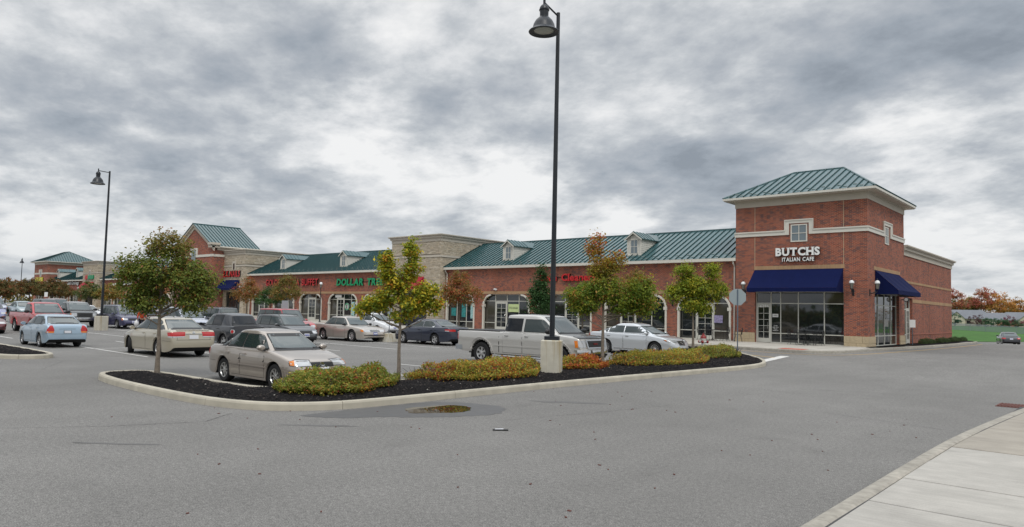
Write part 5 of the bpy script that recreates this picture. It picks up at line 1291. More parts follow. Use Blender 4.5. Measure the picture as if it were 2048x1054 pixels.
c.both('headlight', [([(-.30, .585), (.10, .58), (.24, .595), (.27, .70), (.10, .745), (-.22, .73)], 'black', .003), ([(-.27, .597), (.10, .592), (.22, .607), (.245, .695), (.10, .73), (-.20, .718)], 'lamp_clear', .008), ([(.13, .60), (.225, .612), (.25, .695), (.14, .72)], 'lamp_amber', .012)], 'lamp_clear', az=28, ref=(2.02, .56), step=.05)
c.patch('grille', [([(-.34, .60), (-.28, .565), (.28, .565), (.34, .60), (.36, .655), (.30, .675), (-.30, .675), (-.36, .655)], 'black', .006)]+[([(-.31, z), (.31, z), (.31, z+.008), (-.31, z+.008)], 'rim_dark', .011) for z in (.588, .612, .636)], 0, 'black', step=.06)
def torus_patch(c, name, az, y, z, rx, rz, w, m='chrome', off=.018):
    n = 20; o = [(y+rx*math.cos(2*math.pi*i/n), z+rz*math.sin(2*math.pi*i/n)) for i in range(n)]; q = [(y+(rx-w)*math.cos(2*math.pi*i/n), z+(rz-w)*math.sin(2*math.pi*i/n)) for i in range(n)]
    P = []
    for i in range(n): j = (i+1) % n; P.append(([o[i], o[j], q[j], q[i]], m, off))
    return c.patch(name, P, az, m, step=.2, skirt=.004)
def oval_badge(c, az, z, s=1.):
    torus_patch(c, 'badge', az, 0, z, .062*s, .042*s, .011*s); torus_patch(c, 'badge', az, 0, z, .022*s, .038*s, .008*s); torus_patch(c, 'badge', az, 0, z+.014*s, .045*s, .018*s, .008*s)
oval_badge(c, 0, .622)
c.patch('bumper_intake', [([(-.62, .30), (.62, .30), (.55, .36), (-.55, .36)], 'rubber', .004)], 0, 'rubber'); c.plate(0, .41, 'plate')
c.both('side_moulding', [(-1.02, .50), (.93, .485), (.93, .515), (-1.02, .53)], 'beige', off=.018, step=.2)
c.both('bumper_seam', [(-2.15, .525), (-1.62, .53), (-1.62, .537), (-2.15, .532)], 'rubber', off=.003, step=.2); c.both('bumper_seam', [(1.68, .545), (2.05, .55), (2.05, .556), (1.68, .551)], 'rubber', off=.003, step=.2)
c.both('tail_light', [(-.10, .70), (.18, .70), (.18, .86), (-.10, .86)], 'lamp_red', az=140, ref=(-2.08, .68), off=.01, step=.06); c.plate(180, .60)
c.wheels('cap', spokes=8)
def antenna(c, x, y, z): MB().tube([(x, y, z), (x-.15, y, z+.55)], .004, 5).build('antenna', 'black', c.t, local=True)
c.place_wheel(0, -6.41, -35.06, 0)
def mirror_hanger(): pass
# ---- pale gold saloon, rear towards the camera, wheels turned
paint('gold', (.46, .415, .32), .45, .30)
K = rescale(SEDAN, 4.80, 1.80, 1.47, .325)
K['top'] = [(-2.4, .60), (-2.38, .74), (-2.33, .94), (-2.2, 1.035), (-1.6, 1.05), (-.7, 1.01), (.6, .99), (1.0, .98), (1.5, .90), (2.0, .79), (2.22, .68), (2.34, .58), (2.4, .46)]
K['plan'] = [(-2.4, .80), (-2.37, .88), (-2.26, .94), (-1.8, .99), (-.9, 1), (.9, 1), (1.7, .97), (2.05, .90), (2.27, .80), (2.36, .70), (2.4, .55)]
K['cab'].update(zb=.98, xf0=1.30, xf1=.42, xr1=-.98, xr0=-1.92, wb=.91, wr=.68, rlo=.08)
c = Car(K, 'parked_car', 'pale gold mid size saloon seen from behind beyond the leftmost island tree', 'gold')
c.glazing([(-.2, 1.1), (-1.18, -.27), (-1.7, -1.24)], c_p=.24); c.doors([(-.22, 1.0), (-1.25, -.27)], hm='gold'); c.mirrors(.92, .99)
c.both('tail_light', [([(-.27, .80), (.16, .79), (.30, .80), (.30, .955), (.10, .96), (-.30, .93)], 'lamp_red', .010), ([(-.26, .752), (.30, .758), (.30, .798), (-.262, .792)], 'lamp_clear', .011)], 'lamp_red', az=150, ref=(-2.33, .66), step=.06)
c.patch('rear_garnish', [([(-.32, .872), (.32, .872), (.30, .892), (-.30, .892)], 'chrome', .02)], 180, 'chrome', step=.2); c.patch('licence_plate', [([(-.17, .70), (.17, .70), (.17, .84), (-.17, .84)], 'plate', .012)], 180, 'plate', step=.2)
c.patch('boot_seam', [([(-.62, .66), (.62, .66), (.62, .668), (-.62, .668)], 'rubber', .002), ([(-.63, .66), (-.62, .66), (-.58, .98), (-.59, .98)], 'rubber', .002), ([(.63, .66), (.62, .66), (.58, .98), (.59, .98)], 'rubber', .002)], 180, 'rubber', step=.1, skirt=.001)
c.patch('boot_spoiler', [([(-.62, 1.0), (.62, 1.0), (.6, 1.02), (-.6, 1.02)], 'gold', .03)], 180, 'gold', step=.1); oval_badge(c, 180, .93, .9)
c.both('bumper_seam', [(-2.3, .60), (-1.75, .62), (-1.75, .628), (-2.3, .608)], 'rubber', off=.003, step=.2); c.patch('bumper_seam', [([(-.8, .655), (.8, .655), (.8, .662), (-.8, .662)], 'rubber', .002)], 180, 'rubber', step=.15, skirt=.001)
c.both('headlight', [(-.2, .62), (.2, .62), (.2, .74), (-.15, .72)], 'lamp_clear', az=35, ref=(2.1, .6), off=.008, step=.06)
c.wheels('cap', spokes=9, steer=-24); c.place_wheel(0, -16.05, -32.75, 180, 'xr', 1)
# ---- light blue hatchback saloon, rear view
paint('sky_blue', (.30, .40, .49), .25, .34)
K = rescale(SEDAN, 4.24, 1.67, 1.395, .295)
K['top'] = [(-2.12, .56), (-2.10, .72), (-2.05, .93), (-1.95, 1.0), (-1.6, 1.03), (-.6, .98), (.6, .95), (.9, .94), (1.35, .86), (1.75, .76), (1.98, .66), (2.08, .55), (2.12, .44)]
K['plan'] = [(-2.12, .84), (-2.09, .90), (-2.0, .95), (-1.6, .99), (-.9, 1), (.9, 1), (1.5, .97), (1.85, .90), (2.0, .80), (2.08, .68), (2.12, .55)]
K['cab'].update(zb=.95, xf0=1.15, xf1=.35, xr1=-1.02, xr0=-1.88, wb=.92, wr=.70, rlo=.09)
c = Car(K, 'parked_car', 'light blue small hatchback saloon seen from behind beside the left mulch island', 'sky_blue')
c.glazing([(-.15, 1.0), (-1.05, -.21), (-1.6, -1.11)], c_p=.26); c.doors([(-.15, .92), (-1.1, -.2)]); c.mirrors(.82, .94)
c.both('tail_light', [([(-.10, .64), (.17, .64), (.20, .76), (.12, .95), (.04, .95), (-.06, .80)], 'lamp_red', .012), ([(-.10, .64), (.18, .64), (.19, .70), (-.09, .70)], 'lamp_amber', .015), ([(-.075, .65), (-.01, .65), (-.01, .70), (-.075, .70)], 'lamp_clear', .018)], 'lamp_red', az=160, ref=(-2.05, .70), step=.05)
c.patch('licence_plate', [([(-.30, .60), (.30, .60), (.30, .76), (-.30, .76)], 'sky_blue', .006), ([(-.15, .62), (.15, .62), (.15, .74), (-.15, .74)], 'rim_dark', .012), ([(-.13, .63), (.13, .63), (.13, .73), (-.13, .73)], 'plate', .016)], 180, 'plate', step=.2)
c.patch('boot_seam', [([(-.58, .585), (.58, .585), (.58, .593), (-.58, .593)], 'rubber', .002), ([(-.32, .80), (.32, .80), (.32, .81), (-.32, .81)], 'rubber', .004)], 180, 'rubber', step=.1, skirt=.001)
c.both('side_moulding', [(-1.0, .50), (.9, .49), (.9, .515), (-1.0, .525)], 'sky_blue', off=.016, step=.2)
c.wheels('cap', spokes=7); c.place_wheel(0, -24.02, -34.41, 180, 'xr', 1)
# ---- silver grey crew cab pickup behind the tall lamp post
def pickup(label, body, L=5.85, Wd=2.02, H=1.88, hero=True, crew=True, grille='chrome', lamp=None, roofm=None, name='pickup_truck'):
    l2 = L/2; xr = -l2+1.25; xf = l2-.95; zb = 1.24
    cf = xf-.45 if crew else xf-.5; cr = xr+1.02 if crew else xr+1.55
    K = dict(L=L, W=Wd, r=.40, xf=xf, xr=xr, gap=.095, drop=.07, tw=.13, rimf=.60, detail=2,
        top=[(-l2, 1.18), (-l2+.05, 1.245), (cr-.05, 1.25), (cf-.3, 1.24), (cf+.35, 1.25), (xf+.1, 1.22), (l2-.28, 1.16), (l2-.14, 1.10), (l2-.09, .92), (l2-.04, .70), (l2, .64)],
        bot=[(-l2, .52), (-l2+.3, .44), (xr+.6, .40), (xf-.5, .40), (l2-.2, .40), (l2, .46)],
        plan=[(-l2, .93), (-l2+.06, .955), (-l2+.3, .965), (xr, .985), (xr+.8, .97), (0, .97), (xf, .985), (l2-.45, .955), (l2-.2, .90), (l2-.05, .80), (l2, .72)],
        cab=dict(zb=1.22, zr=H, xf0=cf+.42, xf1=cf-.42, xr1=cr+.06, xr0=cr-.06, wb=.925, wr=.76, arch=.02, n=7., re=.07, bf=.03, br=0, roof_mat=roofm))
    c = Car(K, name, label, body, 'pickup truck')
    mid = (cf+cr)/2-.1
    if crew: c.glazing([(mid+.07, cf+.3), (cr+.10, mid-.07)], 'car_glass', 'car_glass_dark', c_p=.13, a_p=.17, zlo=.06, zhi=.15); c.doors([(mid+.02, cf+.12), (cr+.06, mid-.02)], zt=1.2, hm='chrome' if hero else None)
    else: c.glazing([(cr+.35, cf+.3), (cr+.06, cr+.30)], 'car_glass', 'car_glass', c_p=.08, a_p=.14, zlo=.04, zhi=.11); c.doors([(cr+.3, cf+.12)], zt=1.2)
    c.mirrors(cf+.1, 1.28, m='black', size=1.45)
    # bed gap, tonneau rail, flares, tailgate lights
    c.both('bed_seam', [(cr-.14, .46), (cr-.11, .46), (cr-.11, 1.24), (cr-.14, 1.24)], 'rubber', off=.003, step=.2)
    b = MB().box(-l2+.03, cr-.14, -Wd/2*.925, Wd/2*.925, 1.235, 1.262); b.build('tonneau_cover', 'black', c.t, local=True)
    for a, x in ((xr, 0), (xf, 1)):
        R0 = .495; R1 = .60; ring = [(a+R1*math.cos(R(q)), .40+R1*math.sin(R(q))*.98) for q in range(0, 181, 15)]+[(a+R0*math.cos(R(q)), .40+R0*math.sin(R(q))) for q in range(180, -1, -15)]
        c.both('wheel_flare', ring, body, off=.028, step=.1)
    c.both('tail_light', [([(-.02, .88), (.10, .88), (.12, 1.17), (-.02, 1.17)], 'lamp_red', .014)], 'lamp_red', az=125, ref=(-l2+.02, Wd/2*.93), step=.07)
    rb = MB(); rb.box(-l2-.12, -l2+.05, -Wd/2*.88, Wd/2*.88, .48, .68).box(-l2-.10, -l2+.25, -Wd/2*.955, -Wd/2*.86, .48, .66).box(-l2-.10, -l2+.25, Wd/2*.86, Wd/2*.955, .48, .66); rb.build('rear_bumper', 'steel' if hero else 'steel', c.t, local=True)
    fb = MB(); n = 14; V = []
    for i in range(n+1):
        y = (-1+2*i/n)*Wd/2*.95; x = l2+.10-.30*abs(y/(Wd/2))**3.2
        V += [(x-.16, y, .48), (x, y, .50), (x+.02, y, .60), (x, y, .71), (x-.16, y, .72)]
    fb.add(V, [(i*5+j, i*5+j+1, i*5+j+6, i*5+j+5) for i in range(n) for j in range(4)], True); fb.build('front_bumper', 'chrome', c.t, local=True)
    c.patch('grille', [([(-.50, .76), (.50, .76), (.54, 1.06), (-.54, 1.06)], grille, .05), ([(-.43, .80), (.43, .80), (.47, 1.02), (-.47, 1.02)], 'black', .056)]+[([(-.44, z), (.44, z), (.44, z+.015), (-.44, z+.015)], grille if not hero else 'rim_dark', .07) for z in (.86, .94)], 0, 'black', step=.1)
    c.both('headlight', [([(-.20, .80), (.22, .80), (.25, 1.03), (-.18, 1.04)], 'lamp_clear', .012), ([(.13, .80), (.22, .80), (.25, 1.03), (.15, 1.035)], 'lamp_amber', .016)], 'lamp_clear', az=38, ref=(l2-.14, .74), step=.07)
    c.both('side_moulding', [(xr+.62, .70), (xf-.62, .69), (xf-.62, .735), (xr+.62, .745)], body, off=.02, step=.25)
    for sg in (-1, 1): MB().box(xr-.52, xr-.50, sg*(Wd/2-.30), sg*(Wd/2-.06), .2, .52).build('mud_flap', 'rubber', c.t, local=True)
    fr = MB().box(-l2+.2, l2-.4, -.5, .5, .34, .46); fr.build('chassis', 'rubber', c.t, local=True)
    return c, K, l2, xr, xf
paint('pewter', (.54, .525, .495), .45, .30)
c, K, l2, xr, xf = pickup('silver grey crew cab pickup parked behind the tall lamp post', 'pewter')
for sg in (-1, 1): MB().tube([(xr+.62, sg*.86, .42), (xr+.72, sg*.97, .34), (xf-1.5, sg*.97, .34), (xf-.62, sg*.97, .34), (xf-.55, sg*.86, .42)], .035, 8).build('side_step', 'chrome', c.t, local=True)
MB().box(-l2-.35, -l2, -.05, .05, .40, .47).build('tow_hitch', 'black', c.t, local=True)
for i, ch in enumerate('GMC'):
    me = glyph(ch, 1, .02, .03); xs = [v.co.x for v in me.vertices]; ys = [v.co.y for v in me.vertices]
    for v in me.vertices: v.co = (l2-.02+v.co.z*.8, -.13+i*.09+(v.co.x-min(xs))/(max(xs)-min(xs))*.075, .885+(v.co.y-min(ys))/(max(ys)-min(ys))*.065)
    me.materials.append(M['hyd_red']); link(bpy.data.objects.new('letter', me)).parent = c.t
c.patch('bug_shield', [([(-.85, 1.10), (.85, 1.10), (.82, 1.165), (-.82, 1.165)], 'car_glass_dark', .035)], 0, 'car_glass_dark', step=.1); c.patch('lower_valance', [([(-.55, .50), (.55, .50), (.55, .58), (-.55, .58)], 'black', .12)], 0, 'black')
MB().box(l2+.10, l2+.12, .46, .76, .44, .60).build('licence_plate', 'plate', c.t, local=True)
MB().box(-.55, .15, -.35, .35, K['cab']['zr']+.035, K['cab']['zr']+.06).build('sunroof', 'car_glass_dark', c.t, local=True)
c.wheels('double', spokes=6); c.place_wheel(0, -7.28, -24.37, 1.5)
# ---- silver saloon with sloping roof
paint('silver', (.58, .60, .62), .55, .28)
K = rescale(SEDAN, 4.85, 1.86, 1.49, .325)
K['top'] = [(-2.42, .60), (-2.40, .80), (-2.32, .98), (-2.15, 1.04), (-1.6, 1.05), (-.7, 1.02), (.6, 1.0), (1.0, .99), (1.5, .93), (2.0, .83), (2.22, .73), (2.36, .60), (2.42, .48)]
K['cab'].update(zb=.99, xf0=1.36, xf1=.42, xr1=-.85, xr0=-2.05, wb=.90, wr=.64, arch=.07)
c = Car(K, 'parked_car', 'silver executive saloon with long sloping rear roof between the pickup and the hydrant', 'silver')
c.glazing([(-.25, 1.15), (-1.15, -.31), (-1.75, -1.22)], c_p=.30, chrome='chrome'); c.doors([(-.25, 1.0), (-1.3, -.3)], hm='chrome'); c.mirrors(.98, 1.0)
c.both('headlight', [([(-.32, .66), (.22, .68), (.34, .76), (.10, .79), (-.26, .74)], 'black', .005), ([(-.28, .672), (.18, .69), (.29, .755), (.08, .778), (-.24, .73)], 'lamp_clear', .010), ([(.20, .70), (.25, .72), (.31, .756), (.24, .765)], 'lamp_amber', .014)], 'lamp_clear', az=32, ref=(2.16, .66), step=.05)
c.patch('grille', [([(-.28, .50), (.28, .50), (.33, .72), (-.33, .72)], 'chrome', .012), ([(-.25, .525), (.25, .525), (.29, .70), (-.29, .70)], 'black', .02), ([(-.27, .68), (-.24, .69), (.25, .54), (.22, .53)], 'chrome', .03)], 0, 'black', step=.08)
torus_patch(c, 'badge', 0, 0, .612, .045, .045, .012, off=.036)
c.patch('bumper_intake', [([(-.8, .30), (.8, .30), (.75, .38), (-.75, .38)], 'rubber', .004)], 0, 'rubber')
c.both('side_moulding', [(-1.3, .55), (1.0, .54), (1.0, .565), (-1.3, .575)], 'silver', off=.014, step=.25); c.both('sill_trim', [(-1.1, .27), (1.05, .27), (1.05, .30), (-1.1, .30)], 'chrome', off=.012, step=.3)
c.both('tail_light', [(-.12, .72), (.12, .72), (.10, .98), (-.04, .98)], 'lamp_red', az=145, ref=(-2.28, .75), off=.01, step=.06)
c.wheels('thin', spokes=13); c.place_wheel(0, -5.38, -14.61, 0, 'xf', -1)
# ---- champagne full size saloon
paint('champagne', (.47, .43, .385), .45, .32)
K = rescale(SEDAN, 5.38, 1.98, 1.46, .34)
K['top'] = [(-2.69, .62), (-2.67, .84), (-2.60, .98), (-2.4, 1.01), (-1.7, 1.02), (-.7, .98), (.6, .96), (1.05, .96), (1.7, .91), (2.3, .83), (2.5, .78), (2.6, .66), (2.66, .56), (2.69, .48)]
K['xf'] = 1.62; K['xr'] = -1.29; K['gap'] = .07
K['cab'].update(zb=.95, xf0=1.22, xf1=.50, xr1=-.90, xr0=-1.55, wb=.88, wr=.66, arch=.035)
c = Car(K, 'parked_car', 'champagne full size saloon with black mirror facing right in the second row', 'champagne')
c.glazing([(-.15, 1.05), (-1.2, -.22)], c_p=.22); c.doors([(-.15, .98), (-1.18, -.2)]); c.mirrors(.86, .97, m='black')
c.both('headlight', [([(-.34, .60), (.20, .60), (.26, .72), (-.34, .72)], 'lamp_clear', .010), ([(.06, .60), (.20, .60), (.26, .72), (.10, .72)], 'lamp_amber', .014)], 'lamp_clear', az=28, ref=(2.48, .66), step=.06)
c.patch('grille', [([(-.38, .58), (.38, .58), (.38, .74), (-.38, .74)], 'chrome', .016), ([(-.35, .60), (.35, .60), (.35, .72), (-.35, .72)], 'rim_dark', .022)]+[([(y, .60), (y+.02, .60), (y+.02, .72), (y, .72)], 'chrome', .028) for y in np.arange(-.32, .33, .07)], 0, 'chrome', step=.1)
c.patch('bumper_intake', [([(-.75, .38), (.75, .38), (.75, .42), (-.75, .42)], 'black', .01)], 0, 'black'); c.plate(0, .42, 'plate_blue')
c.both('side_moulding', [(-1.25, .56), (1.15, .55), (1.15, .58), (-1.25, .59)], 'champagne', off=.016, step=.25); c.wheels('cap', spokes=9); c.place_wheel(0, -26.25, -18.6, 0, 'xr', -1)
# ---- navy saloon nose to nose with it
paint('navy', (.022, .028, .050), .25, .3)
K = rescale(SEDAN, 4.84, 1.82, 1.45, .32)
K['top'] = [(-2.42, .60), (-2.40, .80), (-2.34, .98), (-2.2, 1.04), (-1.6, 1.04), (-.7, 1.0), (.6, .96), (1.0, .94), (1.5, .86), (2.0, .75), (2.24, .64), (2.37, .54), (2.42, .45)]
K['cab'].update(zb=.96, xf0=1.35, xf1=.45, xr1=-.92, xr0=-1.95, wb=.90, wr=.66, arch=.06)
c = Car(K, 'parked_car', 'dark navy saloon with five spoke alloys facing left, half behind the yellow leaved tree', 'navy')
c.glazing([(-.2, 1.15), (-1.18, -.27)], c_p=.36, chrome='chrome'); c.doors([(-.2, 1.0), (-1.25, -.25)]); c.mirrors(.95, .97)
c.both('tail_light', [([(-.22, .80), (.26, .78), (.40, .80), (.36, .90), (-.22, .91)], 'lamp_red', .010), ([(-.21, .80), (.0, .795), (.0, .835), (-.21, .84)], 'lamp_clear', .013)], 'lamp_red', az=140, ref=(-2.26, .70), step=.06); c.plate(180, .66)
c.both('side_moulding', [(-1.2, .50), (1.0, .49), (1.0, .51), (-1.2, .52)], 'navy', off=.014, step=.25)
c.wheels('five', spokes=5); c.place_wheel(0, -17.92, -16.96, 180, 'xr', 1)
# ---- tall black retro hatchback
paint('black_paint', (.012, .013, .018), .2, .28)
VANTOP = lambda l2, zb, zh: [(-l2, .56), (-l2+.02, .74), (-l2+.06, zb-.02), (-l2+.3, zb), (-.6, zb), (l2*.45, zb-.01), (l2*.62, zh+.04), (l2-.42, zh-.06), (l2-.18, zh-.18), (l2-.05, .60), (l2, .50)]
def tall(name, label, body, L, Wd, H, zb, zh, xf0, xf1, xr1, xr0, cat='car', r=.33, wr=.76, det=1, side=None, glass='car_glass', rear_glass=None, n=5.5, arch=.03, doors=None, roofm=None, xf=None, xr=None, handles=True, rlo=.05, front_glass=True):
    l2 = L/2; K = dict(L=L, W=Wd, r=r, xf=xf or l2*.60, xr=xr or -l2*.60, gap=.07, drop=.09, detail=det, top=VANTOP(l2, zb+.05, zh),
        bot=[(-l2, .38), (-l2+.15, .27), (-l2*.7, .24), (l2*.75, .22), (l2-.1, .25), (l2, .32)],
        plan=[(-l2, .84), (-l2+.05, .92), (-l2+.2, .965), (-l2*.6, .995), (0, 1), (l2*.6, .985), (l2-.4, .92), (l2-.15, .82), (l2-.04, .70), (l2, .58)],
        cab=dict(zb=zb, zr=H, xf0=xf0, xf1=xf1, xr1=xr1, xr0=xr0, wb=.93, wr=wr, arch=arch, n=n, re=.06, roof_mat=roofm, rlo=rlo))
    c = Car(K, name, label, body, cat); c.glazing(side, glass, rear_glass, c_p=.12, zlo=.05, zhi=.09, a_p=.12)
    c.doors(doors or [(side[0][0]-.02, side[0][1]-.15)]+([(side[1][0]+.04, side[1][1]+.02)] if len(side) > 1 else []), handles=handles); c.mirrors(side[0][1]-.25, zb+.02); return c
def std_front(c, z=.72, lamp=.30, gw=.35, gm='black', amber=True, plate=True, gh=.10):
    l2 = c.k['L']/2; w = c.k['W']/2
    P = [([(-.22, z-.09), (.16, z-.09), (.20, z+.06), (-.20, z+.05)], 'lamp_clear', .010)]
    if amber: P.append(([(.06, z-.09), (.16, z-.09), (.20, z+.06), (.10, z+.06)], 'lamp_amber', .014))
    c.both('headlight', P, 'lamp_clear', az=30, ref=(l2-.16, w*.68), step=.08)
    c.patch('grille', [([(-gw, z-gh), (gw, z-gh), (gw, z+.04), (-gw, z+.04)], gm, .010)]+[([(-gw, q), (gw, q), (gw, q+.012), (-gw, q+.012)], 'rim_dark', .016) for q in (z-.05, z)], 0, gm, step=.1)
    c.patch('bumper_intake', [([(-.6, .32), (.6, .32), (.6, .40), (-.6, .40)], 'rubber', .006)], 0, 'rubber')
    if plate: c.plate(0, .44)
c = tall('parked_car', 'tall black retro styled hatchback with round red tail lamps behind the beige saloon', 'black_paint', 4.29, 1.71, 1.60, 1.02, .98, 1.05, .45, -1.52, -2.0, side=[(-.15, .95), (-1.0, -.21)], glass='car_glass', rear_glass='car_glass_dark', wr=.72, det=2, xf=1.30, xr=-1.32, arch=.07, n=4.2)
R1 = .60
for a in (1.30, -1.32):
    ring = [(a+.52*math.cos(R(q)), .33+.52*math.sin(R(q))) for q in range(0, 181, 12)]+[(a+.405*math.cos(R(q)), .33+.405*math.sin(R(q))) for q in range(180, -1, -12)]; c.both('wheel_flare', ring, 'black_paint', off=.05, step=.08)
c.both('tail_light', [([(.10*math.cos(R(q)), .80+.11*math.sin(R(q))) for q in range(0, 360, 30)], 'chrome', .02), ([(.06*math.cos(R(q)), .80+.07*math.sin(R(q))) for q in range(0, 360, 30)], 'lamp_red', .03)], 'lamp_red', az=135, ref=(-2.02, .74), step=.06)
c.patch('rear_wiper', [([(-.05, 1.15), (.38, 1.17), (.38, 1.19), (-.05, 1.18)], 'black', .02)], 180, 'black', skirt=.002); c.plate(180, .62); c.both('sill_step', [(-.8, .26), (.8, .26), (.8, .33), (-.8, .33)], 'steel', off=.03, step=.25)
c.wheels('five', spokes=5); c.place_wheel(0, -19.75, -28.3, 180, 'xr', 1)
# ---- dark grey compact wagon with roof rails
paint('graphite', (.06, .065, .07), .4, .32)
c = tall('parked_car', 'dark grey wagon with roof rails and sunlit windscreen behind the beige saloon roof', 'graphite', 4.4, 1.75, 1.53, .96, .93, 1.20, .40, -1.75, -2.1, side=[(-.15, 1.0), (-1.1, -.21), (-1.85, -1.16)], det=2)
for sg in (-1, 1): MB().tube([(.35, sg*.56, 1.50), (.28, sg*.56, 1.57), (-1.4, sg*.56, 1.57), (-1.5, sg*.56, 1.50)], .016, 6).build('roof_rail', 'black', c.t, local=True)
std_front(c, .68, amber=False); c.wheels('five', spokes=5); c.place(-23.3, -23.1, 0)
# ---- the other vehicles, row by row
paint('red_paint', (.42, .020, .028), .15, .35); paint('maroon_paint', (.11, .018, .022), .3, .35); paint('white_paint', (.66, .67, .68), .0, .35); paint('indigo', (.030, .030, .085), .3, .35)
paint('ice', (.42, .45, .52), .35, .33); paint('slate', (.085, .095, .11), .35, .33); paint('pale_teal', (.28, .36, .38), .3, .34); paint('lilac', (.22, .23, .38), .3, .34); paint('rose_gold', (.40, .30, .29), .3, .35)
suv = dict(L=4.7, Wd=1.85, H=1.80, zb=1.12, zh=1.08, xf0=1.05, xf1=.50, xr1=-2.05, xr0=-2.25, r=.37, n=7., arch=.02, side=[(-.10, .95), (-1.05, -.16), (-1.95, -1.11)])
van = dict(L=4.9, Wd=1.93, H=1.76, zb=1.05, zh=1.00, xf0=1.70, xf1=.72, xr1=-2.1, xr0=-2.38, r=.33, n=6., arch=.03, side=[(.05, 1.25), (-1.1, -.01), (-2.1, -1.16)], xf=1.55, xr=-1.48)
def fleet(kind, label, body, x, y, deg, name='parked_car', cat='car', front=True, rim='five', rails=False, **kw):
    d = dict(kind); d.update(kw); c = tall(name, label, body, cat=cat, **d); 
    if front: std_front(c, d['zh']-.24 if kind is not van else .74)
    else: std_front(c, d['zh']-.24, plate=False)
    c.both('tail_light', [(-.06, d['zb']-.28), (.10, d['zb']-.28), (.10, d['zb']+.02), (-.06, d['zb']+.02)], 'lamp_red', az=145, ref=(-d['L']/2+.05, d['Wd']*.44), off=.012, step=.08); c.plate(180, .66)
    if rails:
        for sg in (-1, 1): MB().tube([(.3, sg*.62, d['H']-.02), (.2, sg*.62, d['H']+.05), (-1.7, sg*.62, d['H']+.05), (-1.8, sg*.62, d['H']-.02)], .018, 6).build('roof_rail', 'black', c.t, local=True)
    c.wheels(rim, spokes=5 if rim == 'five' else 8); c.place(x, y, deg); return c
fleet(suv, 'boxy red sport utility vehicle behind the dark grey wagon', 'red_paint', -28.0, -20.2, 0, cat='suv', H=1.84)
fleet(suv, 'black sport utility vehicle with lettered rear window seen from behind under the nail salon', 'slate', -37.8, -19.9, 180, cat='suv', rails=True)
fleet(van, 'navy minivan facing the camera beside the concrete lamp base', 'indigo', -47.7, -22.4, 0, name='parked_van', cat='minivan', rails=True, rim='cap', roofm=None)
fleet(van, 'silver minivan with large windscreen behind the pale gold saloon', 'ice', -37.6, -22.2, 2, name='parked_van', cat='minivan', rim='cap')
fleet(suv, 'charcoal sport utility vehicle seen from behind beyond the navy minivan', 'slate', -54.6, -18.2, 180, cat='suv')
fleet(suv, 'dark sport utility vehicle far beyond the black pickup bonnet', 'slate', -71, -20.9, 0, cat='suv')
fleet(suv, 'faded red sport utility vehicle far beyond the white hatchback', 'rose_gold', -75.5, -18.6, 0, cat='suv')
fleet(van, 'silver minivan seen above the red pickup cab', 'ice', -76.0, -24.4, 0, name='parked_van', cat='minivan', rim='cap', H=1.85)
fleet(van, 'lilac minivan with white roof left of the red pickup', 'lilac', -60.5, -28.2, 0, name='parked_van', cat='minivan', rim='cap', roofm='white_paint')
def saloon(label, body, x, y, deg, L=4.6, Wd=1.75, H=1.42, front=True):
    K = rescale(SEDAN, L, Wd, H, .31); K['detail'] = 1; f = L/4.5
    c = Car(K, 'parked_car', label, body); c.glazing([(-.2*f, 1.05*f), (-1.2*f, -.27*f)], c_p=.28); c.doors([(-.2*f, .95*f), (-1.2*f, -.25*f)], handles=False); c.mirrors(.85*f, .94*H/1.385)
    z = .66*H/1.385; l2 = L/2
    c.both('headlight', [([(-.2, z-.06), (.18, z-.06), (.2, z+.05), (-.18, z+.05)], 'lamp_clear', .010)], 'lamp_clear', az=30, ref=(l2-.2, Wd*.34), step=.08)
    c.patch('grille', [([(-.3, z-.08), (.3, z-.08), (.3, z+.02), (-.3, z+.02)], 'black', .010)], 0, 'black'); c.patch('bumper_intake', [([(-.6, .32), (.6, .32), (.6, .38), (-.6, .38)], 'rubber', .006)], 0, 'rubber'); c.plate(0, .42)
    c.both('tail_light', [(-.3, z+.02), (.15, z+.02), (.15, z+.16), (-.3, z+.16)], 'lamp_red', az=150, ref=(-l2+.12, Wd*.36), off=.012, step=.08); c.plate(180, .66)
    c.wheels('cap', spokes=7); c.place(x, y, deg); return c
saloon('maroon saloon with silver bumper at the left edge of the lot', 'maroon_paint', -40.6, -32.9, 0, H=1.38)
saloon('white hatchback between the black pickup and the navy minivan', 'white_paint', -63.5, -19.7, 0, H=1.42, L=4.3)
saloon('pinkish silver saloon behind the person in the red jacket', 'rose_gold', -47.6, -19.2, 0, H=1.45)
saloon('pale teal saloon whose roof shows over the red pickup', 'pale_teal', -72.5, -22.6, 0, H=1.5)
saloon('silver saloon behind the leftmost island tree trunk', 'silver', -44.6, -17.3, 0, H=1.45)
saloon('white saloon mostly hidden by the yellow leaved tree', 'white_paint', -30.2, -11.6, 0, H=1.5)
saloon('grey saloon beyond the lilac minivan at the left edge', 'slate', -78.5, -28.5, 0, H=1.45)
c, *_ = pickup('bright red pickup behind the light blue hatchback', 'red_paint', L=5.7, hero=False, crew=False); c.wheels('cap', spokes=7); c.place_wheel(0, -42.9, -30.6, 0, 'xr', -1)
c, K, l2, xr, xf = pickup('black pickup with pale roof right of the red one', 'graphite', L=5.6, hero=False, crew=False, grille='rim_dark', roofm='white_paint'); c.wheels('cap', spokes=7); c.place(-51.6, -24.6, 0)
c = saloon('dark charcoal saloon driving away on the road at the far right', 'black_paint', .25, 55.5, 104, L=5.0, Wd=1.9, H=1.45)
